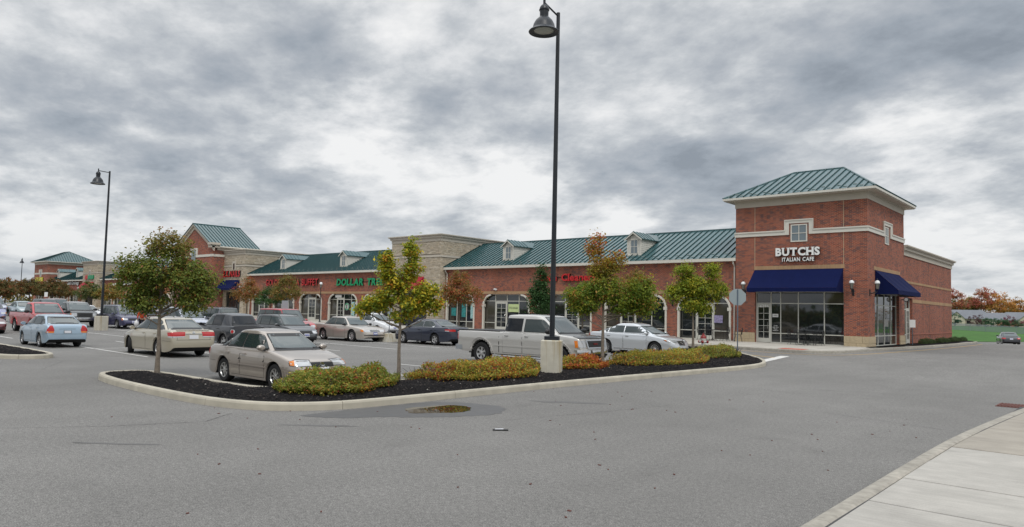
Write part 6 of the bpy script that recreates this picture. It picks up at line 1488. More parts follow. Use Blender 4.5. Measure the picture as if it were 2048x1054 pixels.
# ------------------------------------------------------------------ leaves and trees
LEAF = 1.85
def leaf_obj(name, parent, C, Nn, size, col, kind=None, aspect=.55, fold=.25, rs=np.random.RandomState(1)):
    """one mesh of many folded leaf blades; C centres, Nn normals, col rgb per leaf"""
    n = len(C); t = np.cross(Nn, rs.normal(size=(n, 3))); t /= np.linalg.norm(t, axis=1, keepdims=True)+1e-9; b = np.cross(Nn, t); s = size[:, None]
    tip = C+t*s; base = C-t*s*.8; l = C+b*s*aspect+Nn*s*fold; r = C-b*s*aspect+Nn*s*fold
    V = np.stack([base, l, tip, r], 1).reshape(-1, 3); off = np.array(root_loc(parent)) if parent is not None else np.zeros(3); V = V-off
    me = bpy.data.meshes.new(name); me.vertices.add(len(V)); me.vertices.foreach_set('co', V.astype(np.float32).ravel())
    nl = n*6; me.loops.add(nl); q = np.arange(n)[:, None]*4; idx = (q+np.array([[0, 1, 2, 0, 2, 3]])).ravel(); me.loops.foreach_set('vertex_index', idx.astype(np.int32))
    me.polygons.add(n*2); me.polygons.foreach_set('loop_start', (np.arange(n*2)*3).astype(np.int32)); me.update(calc_edges=True)
    ca = me.color_attributes.new('tint', 'FLOAT_COLOR', 'CORNER'); cc = np.ones((nl, 4), np.float32); cc[:, :3] = np.repeat(np.asarray(col)*LEAF, 6, axis=0); ca.data.foreach_set('color', cc.ravel())
    me.materials.append(M['leaf']); o = link(bpy.data.objects.new(name, me)); o.parent = parent
    return o
def nrm(v): return v/(np.linalg.norm(v, axis=-1, keepdims=True)+1e-9)
def tree(label, x, y, h, lobes, pal, name='maple_tree', zb=None, trunk=.06, fork=1.2, leaves=5000, leaf=.055, seed=1, lean=(0, 0), group=None, bark='bark', limbs=9, tipcol=None, clump=.20, cat='tree', edge=.75):
    """lobes: (dx, dy, dz, rx, ry, rz, weight) ellipsoids that shape the crown; pal: list of (rgb, weight); tipcol adds colour with height"""
    rs = np.random.RandomState(seed); zb = (gz(x, y)) if zb is None else zb; t = thing(name, label, cat, (x, y, zb), group=group)
    b = MB().mat(bark); top = max(l[2]+l[5] for l in lobes)
    # trunk with a slight wander
    P = []; R_ = []; n = 9; wob = rs.uniform(-.03, .03, (n, 2)); ht = top*.80
    for i in range(n):
        f = i/(n-1); P.append((x+lean[0]*f+wob[i, 0]*f, y+lean[1]*f+wob[i, 1]*f, zb+ht*f-.05*(i == 0))); R_.append(trunk*(1.25 if i == 0 else 1)*(1-f)**.75+.006)
    b.tube(P, R_, 9)
    def trunk_at(z):
        f = min(.98, max(0, z/ht)); i = int(f*(n-1)); g = f*(n-1)-i; return np.array(P[i])*(1-g)+np.array(P[min(n-1, i+1)])*g, R_[i]
    C = []; tot = sum(l[6] for l in lobes)
    for l in lobes:
        lc = np.array((x+l[0], y+l[1], zb+l[2])); lr = np.array(l[3:6]); nc = max(4, int(leaves*l[6]/tot/34)); d = nrm(rs.normal(size=(nc, 3))); rad = rs.uniform(.25, 1, nc)[:, None]**.5
        cc = lc+d*rad*lr; k = max(2, int(round(limbs*l[6]/tot)))
        for i in range(k):      # limbs reach into each lobe
            e = lc+nrm(rs.normal(size=3))*lr*rs.uniform(.4, .85); z0 = max(fork*rs.uniform(.9, 1.5), min(e[2]-zb-.55*np.hypot(e[0]-x, e[1]-y)-.15, ht*.85)); a, ra = trunk_at(z0); m = a*.5+e*.5+np.array((0, 0, -.08))+rs.normal(size=3)*.03
            r0 = min(ra*.62, .035+.01*rs.rand()); b.tube([a, a*.75+m*.25+(e-a)*.05, m, e], [r0, r0*.8, r0*.55, .005], 6, caps=False)
            near = cc[np.argsort(np.linalg.norm(cc-e, axis=1))[:4]]
            for q in near: b.tube([m*.45+e*.55, (m*.3+e*.3+q*.4), q], [r0*.38, r0*.22, .003], 4, caps=False)
        for q in cc:
            m_ = int(34*rs.uniform(.5, 1.5)); cr = clump*rs.uniform(.7, 1.3); pts = q+rs.normal(size=(m_, 3))*cr*np.array((1, 1, .75))*.62; C.append(np.c_[pts, np.full(m_, rs.uniform(-1, 1))])
    b.build('trunk', None, t, fix=False)
    C = np.concatenate(C); tone = C[:, 3]; C = C[:, :3]; nl = len(C)
    cen = np.array((x, y, zb+top*.55)); Nn = nrm(nrm(C-cen)*.6+np.array((0, 0, .55))+rs.normal(size=(nl, 3))*.55)
    w = np.array([p[1] for p in pal], float); w /= w.sum(); cols = np.array([p[0] for p in pal]); ci = rs.choice(len(pal), nl, p=w)
    # neighbouring leaves share a colour
    clid = np.abs((np.sin(tone*57.3)*43758.5) % 1); cj = np.searchsorted(np.cumsum(w), clid.clip(0, .999)); ci = np.where(rs.rand(nl) < .55, cj, ci).clip(0, len(pal)-1)
    col = cols[ci]*rs.uniform(.75, 1.25, (nl, 1))
    if tipcol is not None:
        hz = ((C[:, 2]-zb)/top); k = np.clip((hz-tipcol[1])/(tipcol[2]-tipcol[1]), 0, 1)*rs.uniform(.4, 1.2, nl); k = np.clip(k, 0, 1)[:, None]; tc_ = np.array(tipcol[0])[rs.randint(0, len(tipcol[0]), nl)]; col = col*(1-k)+tc_*k
    leaf_obj('crown', t, C, Nn, leaf*rs.uniform(.7, 1.3, nl), col, rs=rs, aspect=.5)
    return t
GRN = (.060, .105, .018); YGR = (.130, .165, .020); YEL = (.33, .25, .025); OLV = (.075, .085, .020); ORG = (.28, .105, .02); RED = (.25, .035, .02); BRN = (.16, .085, .03); DKG = (.022, .055, .016); LIM = (.17, .22, .03)
tree('olive green tree with rust tinged top at the pointed end of the near island', -8.1, -36.1, 3.9,
     [(0, 0, 2.75, .72, .72, .75, 4.2), (.55, .45, 2.45, .65, .6, .50, 2.6), (-.55, -.35, 2.35, .55, .55, .5, 2.2), (.1, .1, 3.35, .60, .6, .38, 1.5), (.75, .65, 2.1, .42, .4, .35, 1.0), (-.2, -.2, 1.9, .5, .5, .35, 1.2), (.62, .55, 1.82, .42, .42, .26, 1.0), (-.5, -.42, 1.80, .36, .36, .22, .8), (.95, .8, 2.35, .30, .3, .35, .6), (-.75, -.6, 2.75, .35, .3, .35, .7)],
     [((.10, .122, .022), 5), ((.068, .097, .020), 4), ((.15, .145, .028), 2.8), ((.18, .085, .03), 1.0)], zb=.20, trunk=.055, fork=1.05, leaves=17500, leaf=.047, seed=3, tipcol=([(.22, .09, .035), (.16, .11, .03)], .8, 1.1), clump=.17, limbs=12)
tree('yellow and green island maple with forked open crown in front of the stone tower', -2.43, -32.52, 3.75,
     [(-.50, -.42, 1.92, .36, .3, .22, 1.2), (-.2, -.17, 2.12, .36, .34, .30, 1.4), (.30, .25, 1.98, .36, .34, .28, 1.4), (.50, .43, 2.22, .28, .28, .30, 1.3), (0, 0, 2.5, .32, .32, .26, 1.0), (.22, .2, 2.78, .22, .22, .28, .8), (-.30, -.26, 2.72, .22, .22, .28, .8), (.18, .16, 3.22, .15, .15, .40, .9), (-.30, -.25, 3.08, .16, .16, .26, .6), (0, 0, 1.66, .25, .25, .16, .5), (.68, .57, 1.9, .16, .16, .20, .4), (-.76, -.62, 1.78, .18, .18, .17, .45)],
     [((.33, .26, .022), 3.4), ((.18, .20, .022), 5), ((.10, .135, .018), 3.2), ((.30, .14, .02), .6)], zb=.20, trunk=.045, fork=1.35, leaves=10500, leaf=.050, seed=8, clump=.125, limbs=14)
tree('green maple with flame red top between the pickup and the silver saloon', -2.32, -23.51, 4.9,
     [(-.45, -.4, 2.35, .65, .6, .45, 2.4), (0, 0, 2.7, .6, .6, .5, 2.4), (1.0, .80, 2.55, .50, .5, .62, 2.6), (.55, .5, 2.15, .6, .5, .35, 1.8), (-.1, -.1, 3.45, .38, .38, .42, 1.1), (-.25, -.2, 4.15, .25, .25, .42, .7), (.35, .3, 3.6, .28, .28, .4, .6), (-.6, -.5, 1.95, .35, .35, .2, .6), (1.2, .95, 2.0, .35, .35, .25, .6)],
     [((.12, .15, .018), 5), ((.075, .12, .018), 4), ((.20, .20, .025), 2), ((.22, .12, .03), 1)], zb=.20, trunk=.06, fork=1.35, leaves=15500, leaf=.054, seed=12, tipcol=([(.33, .055, .025), (.28, .13, .025), (.22, .14, .02)], .62, .92), clump=.18, limbs=13)
tree('bright lime green maple beside the hydrant at the far end of the island', -4.94, -11.67, 4.7,
     [(0, 0, 3.1, .85, .8, .55, 4), (-.75, -.6, 2.75, .55, .5, .4, 1.6), (.85, .7, 3.0, .55, .5, .5, 1.8), (-.35, -.3, 3.85, .5, .45, .45, 1.5), (.75, .6, 3.9, .35, .35, .4, .9), (0, 0, 2.3, .7, .7, .35, 1.6), (.4, .35, 2.0, .4, .4, .25, .5)],
     [((.17, .20, .02), 5), ((.11, .15, .018), 4), ((.27, .24, .025), 2.5), ((.08, .10, .015), 2)], zb=.28, trunk=.06, fork=1.5, leaves=13500, leaf=.062, seed=15, clump=.20, limbs=12)
def small(label, x, y, h, pal, seed, w=1.5, fork=1.6, n=3600, name='street_tree', leaf=.085, shape='round', zb=None, group=None, bark='bark_dark', trunk=.07):
    if shape == 'round': L_ = [(0, 0, h*.66, w*.75, w*.75, h*.24, 4), (w*.45, w*.3, h*.58, w*.5, w*.5, h*.17, 1.5), (-w*.45, -w*.3, h*.60, w*.5, w*.5, h*.18, 1.5), (0, 0, h*.85, w*.45, w*.45, h*.14, 1.2)]
    else: L_ = [(0, 0, h*.45, w*.65, w*.65, h*.17, 3), (0, 0, h*.62, w*.52, w*.52, h*.17, 2.4), (0, 0, h*.80, w*.32, w*.32, h*.15, 1.2), (0, 0, h*.93, w*.12, w*.12, h*.08, .3)]
    return tree(label, x, y, h, L_, pal, name=name, leaves=n, leaf=leaf, seed=seed, fork=fork, zb=zb if zb is not None else FL-.02, clump=.28, bark=bark, trunk=trunk, limbs=8, group=group)
RUST = [((.22, .095, .03), 4), ((.14, .095, .028), 3), ((.10, .09, .022), 3), ((.26, .06, .03), 1.2)]
OLB = [((.13, .10, .026), 4), ((.09, .095, .022), 4), ((.20, .11, .03), 1.6)]
small('rust orange pavement tree between the yellow leaved tree and the pickup', -28.6, -4.6, 4.75, RUST, 31, w=1.75, n=5200)
small('dark green pyramid shaped pavement tree left of the tall lamp post', -20.6, -4.4, 4.9, [(DKG, 5), ((.035, .07, .02), 3)], 32, w=1.35, shape='cone', n=5200, fork=.9, name='pear_tree')
small('dark green pavement tree behind the pickup bonnet', -17.0, -4.2, 3.8, [(DKG, 5), ((.04, .075, .022), 3)], 33, w=1.3, n=3600, fork=1.0)
small('brownish orange pavement tree behind the red topped maple', -12.7, -4.6, 4.5, OLB+[((.24, .12, .04), 3)], 34, w=1.35, n=3800)
small('rusty brown pavement tree right of the nail salon', -62.2, -4.2, 4.85, RUST, 35, w=1.7, fork=1.5, n=4200)
small('olive brown pavement tree covering the buffet letters', -54.3, -4.2, 5.05, OLB, 36, w=1.8, fork=1.5, n=4400)
small('low dark green pavement tree between the rusty and the olive trees', -57.6, -4.0, 3.9, [(DKG, 4), ((.04, .085, .02), 4)], 37, w=1.7, fork=.9, n=3600)
small('dark olive pavement tree right of the crimson awning', -108.8, -4.4, 4.7, [((.06, .085, .025), 5), ((.12, .095, .03), 2)], 38, w=2.6, n=4000, leaf=.13)
small('golden brown pavement tree below the white sign panels', -101.0, -4.4, 4.5, [((.12, .11, .025), 4), ((.22, .12, .03), 3)], 39, w=2.4, n=3600, leaf=.13)
for i, (p, d, h, w, lab) in enumerate(((108, 118, 6.0, 3.1, 'bronze leaved tree hiding the foot of the far left corner tower'), (84, 126, 5.7, 2.8, 'orange brown tree left of the bronze one near the far corner tower'), (62, 122, 6.2, 2.9, 'rust coloured tree right of the far lamp post'),
                                     (38, 128, 5.9, 2.9, 'orange tree left of the far lamp post beyond the parked cars'), (14, 118, 6.1, 3.0, 'reddish orange tree at the very left edge beyond the parked cars'), (2, 96, 5.0, 2.4, 'low orange tree above the lilac minivan'), (124, 124, 5.4, 2.4, 'low brown tree right of the bronze one'))):
    x, y = at(p, d); h *= .77
    small(lab, x, y, h, [((.095, .068, .024), 4), ((.070, .068, .022), 4), ((.16, .065, .025), 1.2+i*.3)], 50+i, w=w, n=4600, leaf=.15, zb=gz(x, y)+.1, trunk=.12)
# ------------------------------------------------------------------ shrub beds on the island
def shrubs(label, poly, h, pal, seed, n, redge=0.):
    rs = np.random.RandomState(seed); rr = random.Random(seed); cx = sum(p[0] for p in poly)/len(poly); cy = sum(p[1] for p in poly)/len(poly)
    t = thing('shrub_clump', label, 'shrub', (cx, cy, bed_h(cx, cy)), group=None); P = densify(poly, .12)
    xs = [p[0] for p in poly]; ys = [p[1] for p in poly]; pts = []
    # mounded plants: centres jittered on a grid
    cen = []
    x = min(xs)
    while x < max(xs):
        y = min(ys)
        while y < max(ys):
            q = (x+rr.uniform(-.12, .12), y+rr.uniform(-.12, .12))
            if inside(q, poly): cen.append((q[0], q[1], h*rr.uniform(.72, 1.18), rr.uniform(.25, .38)))
            y += .34
        x += .34
    def top(x, y):
        e = min(math.hypot(x-a, y-b) for a, b in P); z = 0
        for a, b, hh, r in cen:
            d = ((x-a)**2+(y-b)**2)/(r*r)
            if d < 1.6: z = max(z, hh*math.sqrt(max(0, 1-d*.6)))
        return z*(.35+.65*S(e/.38))
    b = MB(); k = 0
    for a, c_, hh, r in cen:
        for _ in range(5):
            an = rr.uniform(0, 6.28); l = r*rr.uniform(.3, .9); ex, ey = a+math.cos(an)*l, c_+math.sin(an)*l; b.tube([(a, c_, bed_h(a, c_)), ((a+ex)/2, (c_+ey)/2, bed_h(a, c_)+hh*.5), (ex, ey, bed_h(a, c_)+hh*.8)], [.008, .006, .003], 4, caps=False)
    b.build('stems', 'bark_dark', t, fix=False)
    C = np.zeros((n, 3)); col = np.zeros((n, 3)); cols = np.array([p[0] for p in pal]); w = np.array([p[1] for p in pal], float); w /= w.sum(); ph = rs.uniform(0, 6, 6)
    i = 0
    while i < n:
        x, y = rr.uniform(min(xs)-.12, max(xs)+.12), rr.uniform(min(ys)-.12, max(ys)+.12)
        if not inside((x, y), poly) and min(math.hypot(x-a, y-b) for a, b in P) > .11: continue
        z = max(.06, top(x, y)) if inside((x, y), poly) else .14
        f = rr.random()**.45; C[i] = (x, y, bed_h(x, y)+z*f+rr.gauss(0, .03)+.01)
        patch = .5+.5*math.sin(x*2.3+ph[0]+math.sin(y*1.7+ph[1]))*math.sin(y*2.1+ph[2]); rk = rr.random()
        q = cols[rs.choice(len(pal), p=w)]
        if rk < redge*(patch**1.5)*1.2: q = np.array(rr.choice(((.26, .085, .02), (.24, .05, .03), (.30, .14, .02))))
        col[i] = q*rr.uniform(.7, 1.3); i += 1
    Nn = nrm(rs.normal(size=(n, 3))*.6+np.array((0, 0, .9)))
    leaf_obj('foliage', t, C, Nn, rs.uniform(.022, .050, n), col, rs=rs, aspect=.5)
SP = [((.14, .165, .028), 4), ((.10, .125, .024), 3), ((.23, .19, .04), 2), ((.19, .11, .03), 1)]
SP2 = [((.21, .19, .03), 4), ((.14, .165, .028), 3.5), ((.27, .165, .03), 2.2)]
shrubs('green low shrub clump in front of the beige saloon bumper', [(-2.2, -36.05), (-1.5, -36.3), (-.9, -35.85), (-.8, -35.0), (-1.15, -33.9), (-1.9, -33.05), (-2.7, -33.1), (-2.8, -35.3)], .42, SP, 61, 21000, .18)
shrubs('orange tinged low shrub clump left of the concrete lamp base', [(-2.85, -31.9), (-1.5, -32.0), (-.95, -31.0), (-.9, -29.0), (-1.7, -27.9), (-2.1, -27.0), (-2.8, -27.1)], .41, SP2, 62, 19000, .38)
shrubs('small flame orange shrub right of the concrete lamp base', [(-2.75, -26.2), (-1.7, -26.3), (-1.35, -25.2), (-1.7, -24.2), (-2.7, -24.1)], .42, SP2, 63, 8000, 1.1)
shrubs('long yellow orange shrub clump in front of the silver saloon', [(-2.8, -23.0), (-1.4, -23.0), (-.75, -21), (-.75, -19), (-1.5, -17.2), (-2.8, -16.9)], .42, SP2, 64, 18000, .32)
shrubs('green shrub clump by the steel sign post', [(-2.8, -16.4), (-1.6, -16.4), (-1.1, -15.2), (-1.6, -13.9), (-2.5, -13.3), (-4.2, -12.3), (-3.2, -13.5)], .46, SP, 65, 10000, .15)
# ------------------------------------------------------------------ lot lamps
def lot_lamp(label, x, y, H, base=True, az=0., bz=None, bw=.31, bh=1.02, s=1., br=0.):
    z0 = gz(x, y) if bz is None else bz; t = thing('lot_lamp', label, 'street lamp', (x, y, z0), rz=0)
    zt = z0+H; d = Vector((math.cos(az), math.sin(az), 0))
    if base:
        b = MB().mat('lampbase'); e = .03; q = bw; z1 = z0+bh
        cb_, sb_ = math.cos(br), math.sin(br); b.add([(x+sx*(q-ez)*cb_-sy*(q-ez)*sb_, y+sx*(q-ez)*sb_+sy*(q-ez)*cb_, z) for z, ez in ((z0-.3, 0), (z1-e, 0), (z1, e)) for sx, sy in ((-1, -1), (1, -1), (1, 1), (-1, 1))],
              [(i*4+j, i*4+(j+1) % 4, (i+1)*4+(j+1) % 4, (i+1)*4+j) for i in range(2) for j in range(4)]+[(8, 9, 10, 11)])
        b.build('concrete_base', None, t); MB().obox((x, y, z1+.055), (cb_, sb_, 0), (-sb_, cb_, 0), (0, 0, 1), .22, .22, .055).build('base_cover', 'pole', t); z0 = z1+.1
    MB().tube([(x, y, z0), (x, y, z0+H*.5), (x, y, zt)], [.095*s, .080*s, .066*s], 4 if False else 16).build('pole', 'pole', t)
    hx, hy = x+d.x*.80, y+d.y*.80; zl = zt+.13
    MB().tube([(x, y, zt-.10), (x+d.x*.1, y+d.y*.1, zt-.09), (hx, hy, zl-.10)], .032*s, 8).tube([(hx, hy, zl+.04), (hx, hy, zl-.40*s)], .045*s, 10).build('arm', 'pole', t)
    z = zl-.20*s; pr = [(0, .02), (.05, .02), (.11, -.02), (.155, -.09), (.165, -.16), (.18, -.165), (.18, -.20), (.155, -.205), (.15, -.42), (.20, -.47), (.29, -.56), (.36, -.69), (.395, -.83), (.41, -.86), (.51, -.93), (.535, -.965), (.52, -.985), (.44, -.95), (.34, -.93)]
    MB().lathe([(r*s, h*s) for r, h in pr], 32, (hx, hy, z)).build('lamp_shade', 'pole', t)
    MB().lathe([(0, -.955*s), (.25*s, -.955*s), (.345*s, -.925*s)], 28, (hx, hy, z)).build('lens', 'lens', t)
    return t
def lampbase_mat():
    m = mat('lampbase', (.50, .475, .40), .9, var=.08, vscale=5, bump=.35, bscale=60); t = m.node_tree; n = t.nodes; l = t.links; b = n['Principled BSDF']; src = b.inputs['Base Color'].links[0].from_socket
    tc_ = n.new('ShaderNodeTexCoord'); mp = n.new('ShaderNodeMapping'); mp.inputs[3].default_value = (7, 7, .35); l.new(tc_.outputs['Object'], mp.inputs[0]); no = n.new('ShaderNodeTexNoise'); no.inputs['Scale'].default_value = 1.; no.inputs['Detail'].default_value = 3; l.new(mp.outputs[0], no.inputs[0])
    r = n.new('ShaderNodeMapRange'); r.inputs[1].default_value = .53; r.inputs[2].default_value = .66; r.inputs[3].default_value = 0; r.inputs[4].default_value = .65; l.new(no.outputs[0], r.inputs[0])
    mx = n.new('ShaderNodeMix'); mx.data_type = 'RGBA'; l.new(r.outputs[0], mx.inputs[0]); l.new(src, mx.inputs[6]); mx.inputs[7].default_value = (.30, .22, .10, 1); l.new(mx.outputs[2], b.inputs['Base Color'])
lampbase_mat()
lot_lamp('tall dark lamp post on a concrete base in the middle of the near island', -1.60, -27.30, 11.10, az=R(-84), bz=.15, s=.86, br=R(34))
lot_lamp('tall dark lamp post on a concrete base left of the leftmost big tree', -43.2, -25.4, 11.3, az=R(222), bz=0, s=.9, br=R(20))
lot_lamp('far small lamp post above the orange trees at the left edge', -186.0, 6.2, 11.2, az=R(170), bz=.6, base=False)
# ------------------------------------------------------------------ pavement lamps and wall lanterns
def post_lamp(label, x, y, H=3.9):
    z = FL if y > -7 else gz(x, y); t = thing('post_lamp', label, 'street lamp', (x, y, z)); MB().lathe([(.12, 0), (.12, .1), (.07, .16), (.06, .6), (.045, .7), (.038, H-.62), (.06, H-.6), (.09, H-.55)], 12, (x, y, z)).build('post', 'pole', t)
    MB().lathe([(.09, H-.54), (.13, H-.25), (.13, H-.22)], 12, (x, y, z)).build('lantern_glass', 'lantern', t); MB().lathe([(.15, H-.22), (.15, H-.17), (.13, H-.08), (.07, H-.02), (0, H)], 14, (x, y, z)).build('cap', 'globe', t); MB().tube([(x, y, z+H-.02), (x, y, z+H+.10)], [.02, .008], 6).build('finial', 'pole', t)
post_lamp('black post lamp on the pavement in front of the discount shop', -49.4, -3.4, 4.05); post_lamp('distant black post lamp on the pavement by the crimson awning', -117.0, -3.6, 3.9)
post_lamp('black post lamp on the pavement just left of the nail salon awning', -79.0, -5.2, 3.9)
def lantern(label, F, u, z, d=.30):
    p = F.P(u, d, z); t = thing('wall_lantern', label, 'wall lamp', F.P(u, 0, z-.42)); x, y, _ = p
    MB().tube([F.P(u, 0, z-.38), F.P(u, .12, z-.44), F.P(u, d, z-.36), F.P(u, d, z-.22)], [.03, .03, .03, .035], 8).add([F.P(u-.06, .001, z-.6), F.P(u+.06, .001, z-.6), F.P(u+.06, .001, z-.2), F.P(u-.06, .001, z-.2), F.P(u-.05, .035, z-.57), F.P(u+.05, .035, z-.57), F.P(u+.05, .035, z-.23), F.P(u-.05, .035, z-.23)], [(4, 5, 6, 7), (0, 1, 5, 4), (1, 2, 6, 5), (2, 3, 7, 6), (3, 0, 4, 7)]).build('bracket', 'pole', t)
    MB().lathe([(.05, -.24), (.09, -.20), (.095, -.18), (.09, -.17)], 12, (x, y, z)).build('lantern_base', 'pole', t)
    MB().lathe([(.085, -.17), (.115, .12), (.115, .14)], 12, (x, y, z)).build('lantern_glass', 'lantern', t)
    c = MB()
    for k in range(4): a = R(45+90*k); c.tube([(x+.09*math.cos(a), y+.09*math.sin(a), z-.17), (x+.12*math.cos(a), y+.12*math.sin(a), z+.14)], .007, 4)
    c.build('cage', 'pole', t)
    MB().lathe([(.14, .13), (.14, .17), (.12, .25), (.06, .30), (0, .31)], 14, (x, y, z)).build('cap', 'globe', t); MB().lathe([(.03, .30), (.025, .36), (.035, .38), (0, .42)], 8, (x, y, z)).build('finial', 'pole', t)
lantern('wall lantern left of the wide blue cafe awning', SF0, -7.28, 3.93); lantern('wall lantern on the corner pier facing the road, right of the wide blue awning', SF0, -.78, 3.95); lantern('wall lantern on the corner pier in front of the side awning', Face('E', 0), .35, 3.95, d=.42)
lantern('wall lantern on the stone tower right of the nail salon awning', Face('S', -.44), -70.5, 4.05); lantern('wall lantern on the stone tower behind the yellow leaved tree', Face('S', -.44), -36.1, 4.0); lantern('wall lantern on the distant stone tower by the crimson awning', Face('S', -.44), -118.8, 4.4)
lantern('wall lantern half hidden by the green tree left of the stop sign', SF3, -12.6, 3.2, d=.25)
# floodlights and camera on the brick
for (u, z) in ((-29.2, 3.86),):
    t = thing('floodlight', 'twin headed floodlight above the vacant shop unit', 'floodlight', (u, .3, z)); MB().lathe([(0, 0), (.06, .0), (.075, .1), (.07, .12), (0, .12)], 10, (u+.09, .12, z-.06), axis='y').lathe([(0, 0), (.06, .0), (.075, .1), (.07, .12), (0, .12)], 10, (u-.09, .12, z-.02), axis='y').build('lamp_head', 'globe', t); MB().box(u-.05, u+.05, .24, .3, z-.05, z+.05).build('mount', 'steel', t)
# ------------------------------------------------------------------ signs on posts
def sign_post(label, x, y, z0, H, shape, m, base=False, w=.6, az=0, name='sign_post'):
    t = thing(name, label, 'road sign', (x, y, z0)); MB().box(x-.022, x+.022, y-.012, y+.012, z0-.05 if not base else z0+.5, z0+H).build('post', 'steel_blue', t)
    n = Vector((math.cos(az), math.sin(az), 0)); rg = Vector((-math.sin(az), math.cos(az), 0)); c = Vector((x, y, z0+H-w/2))+n*.03
    if shape == 'oct': pl = [(w/2/math.cos(R(22.5))*math.cos(R(22.5+45*i)), w/2/math.cos(R(22.5))*math.sin(R(22.5+45*i))) for i in range(8)]; c.z = z0+H-w/2+.02
    else: pl = [(-w*.36, -w*.55), (w*.36, -w*.55), (w*.36, w*.45), (-w*.36, w*.45)]; c.z = z0+H-w*.45
    V = [tuple(c+rg*a+Vector((0, 0, b))+n*k) for k in (0, .006) for a, b in pl]; k = len(pl)
    MB().add(V, [tuple(range(k-1, -1, -1)), tuple(range(k, 2*k))]+[(i, (i+1) % k, (i+1) % k+k, i+k) for i in range(k)]).build('sign_plate', m, t)
    if base:
        b = MB(); b.add([(x+sx*r, y+sy*r, z) for z, r in ((z0-.05, .48), (z0+.5, .36)) for sx, sy in ((-1, -1), (1, -1), (1, 1), (-1, 1))], [(0, 1, 5, 4), (1, 2, 6, 5), (2, 3, 7, 6), (3, 0, 4, 7), (4, 5, 6, 7)]); b.build('concrete_base', 'lampbase', t)
    return t
mat('steel_blue', (.16, .20, .25), .4, metal=.6); mat('sign_back', (.36, .41, .43), .42, metal=.5)
sign_post('octagonal sign seen from its bare metal back at the end of the island', -2.42, -12.2, .22, 3.05, 'oct', 'sign_back', w=.76, az=R(122), name='stop_sign')
sign_post('rectangular parking sign on a thin post between the red vehicle and the champagne saloon', -28.6, -19.9, 0, 2.35, 'rect', 'sign_back', w=.62, az=R(-60))
sign_post('bare steel post in a sloped concrete block between the two nose to nose saloons', -22.4, -16.6, 0, 2.1, 'rect', 'sign_back', base=True, w=.45, az=R(-10))
sign_post('small white disabled parking sign above the far cars', -94.0, -14.5, .6, 2.5, 'rect', 'white', w=.6, az=R(-50))
sign_post('small white notice on a dark post in the bed by the cafe side door', .55, 8.05, .3, 1.75, 'rect', 'white', w=.5, az=R(-55))
# ------------------------------------------------------------------ hydrant
def hydrant(x, y, z):
    t = thing('fire_hydrant', 'white fire hydrant with dark red bonnet beside the lime green maple', 'hydrant', (x, y, z)); c = (x, y, z)
    MB().lathe([(.17, 0), (.17, .04), (.11, .05), (.10, .12), (.10, .50), (.15, .52), (.15, .56)], 18, c).build('barrel', 'hyd_white', t)
    MB().lathe([(.15, .56), (.15, .59), (.135, .64), (.10, .71), (.055, .76), (.045, .77), (.04, .83), (0, .84)], 18, c).build('bonnet', 'hyd_red', t)
    b = MB()
    for d in ((1, 0), (-1, 0), (.25, -.97)):
        p = Vector(c)+Vector((0, 0, .40)); q = Vector((d[0], d[1], 0)); b.tube([p+q*.08, p+q*.19, p+q*.20], [.06, .06, .07], 10)
    b.build('nozzle', 'hyd_white', t)
    b = MB()
    for d in ((1, 0), (-1, 0), (.25, -.97)):
        p = Vector(c)+Vector((0, 0, .40)); q = Vector((d[0], d[1], 0)); b.tube([p+q*.20, p+q*.25, p+q*.28], [.075, .07, .03], 10)
    b.build('nozzle_cap', 'hyd_red', t)
hydrant(-4.75, -10.95, .30)
# ------------------------------------------------------------------ cafe tables
mesh_metal = 'black'
def chair(label, x, y, rz, z=FL, group=None):
    t = thing('patio_chair', label, 'chair', (x, y, z), rz, group); B = lambda: MB()
    s = B(); s.lathe([(0, .445), (.2, .45), (.22, .44), (.2, .43)], 16); s.build('seat', 'black', t, local=True)
    b = B()
    for k in range(7): u = -.18+.06*k; b.tube([(u, .20, .46), (u, .25, .70), (u*.9, .27, .87-.05*abs(u)/.18)], .007, 4)
    b.tube([(-.22, .20, .46), (-.23, .25, .72), (-.17, .27, .86), (0, .275, .90), (.17, .27, .86), (.23, .25, .72), (.22, .20, .46)], .012, 6)
    for zz in (.56, .66, .76): b.tube([(-.2, .235, zz), (.2, .235, zz)], .006, 4)
    b.build('backrest', 'black', t, local=True)
    for sx in (-1, 1):
        B().tube([(sx*.22, .24, .68), (sx*.25, .0, .67), (sx*.24, -.18, .65), (sx*.22, -.20, .44)], .011, 5).build('armrest', 'black', t, local=True)
        for sy in (-1, 1): B().tube([(sx*.16, sy*.15, .44), (sx*.22, sy*.24, 0)], .011, 5).build('leg', 'black', t, local=True)
    return t
def table(label, x, y, z=FL):
    t = thing('patio_table', label, 'table', (x, y, z)); MB().lathe([(0, .72), (.44, .72), (.45, .705), (.44, .69), (0, .70)], 24, (x, y, z)).build('tabletop', 'black', t)
    MB().tube([(x, y, z+.06), (x, y, z+.70)], .03, 8).build('pedestal', 'black', t)
    for k in range(4): a = R(45+90*k); MB().tube([(x, y, z+.12), (x+.2*math.cos(a), y+.2*math.sin(a), z+.07), (x+.33*math.cos(a), y+.33*math.sin(a), z)], .014, 5).build('leg', 'black', t)
    return t
table('black metal cafe table below the wide blue awning', -3.1, -1.15)
for i, (dx, dy, rz, w) in enumerate(((-.75, .05, 90, 'left of'), (.72, .1, -90, 'right of'), (.05, -.75, 180, 'in front of'), (.3, .6, -15, 'behind'))):
    chair('black metal patio chair %s the cafe table under the wide awning' % w, -3.1+dx, -1.15+dy, R(rz))
table('black metal table under the lime green tree left of the sign post', -8.9, -1.2)
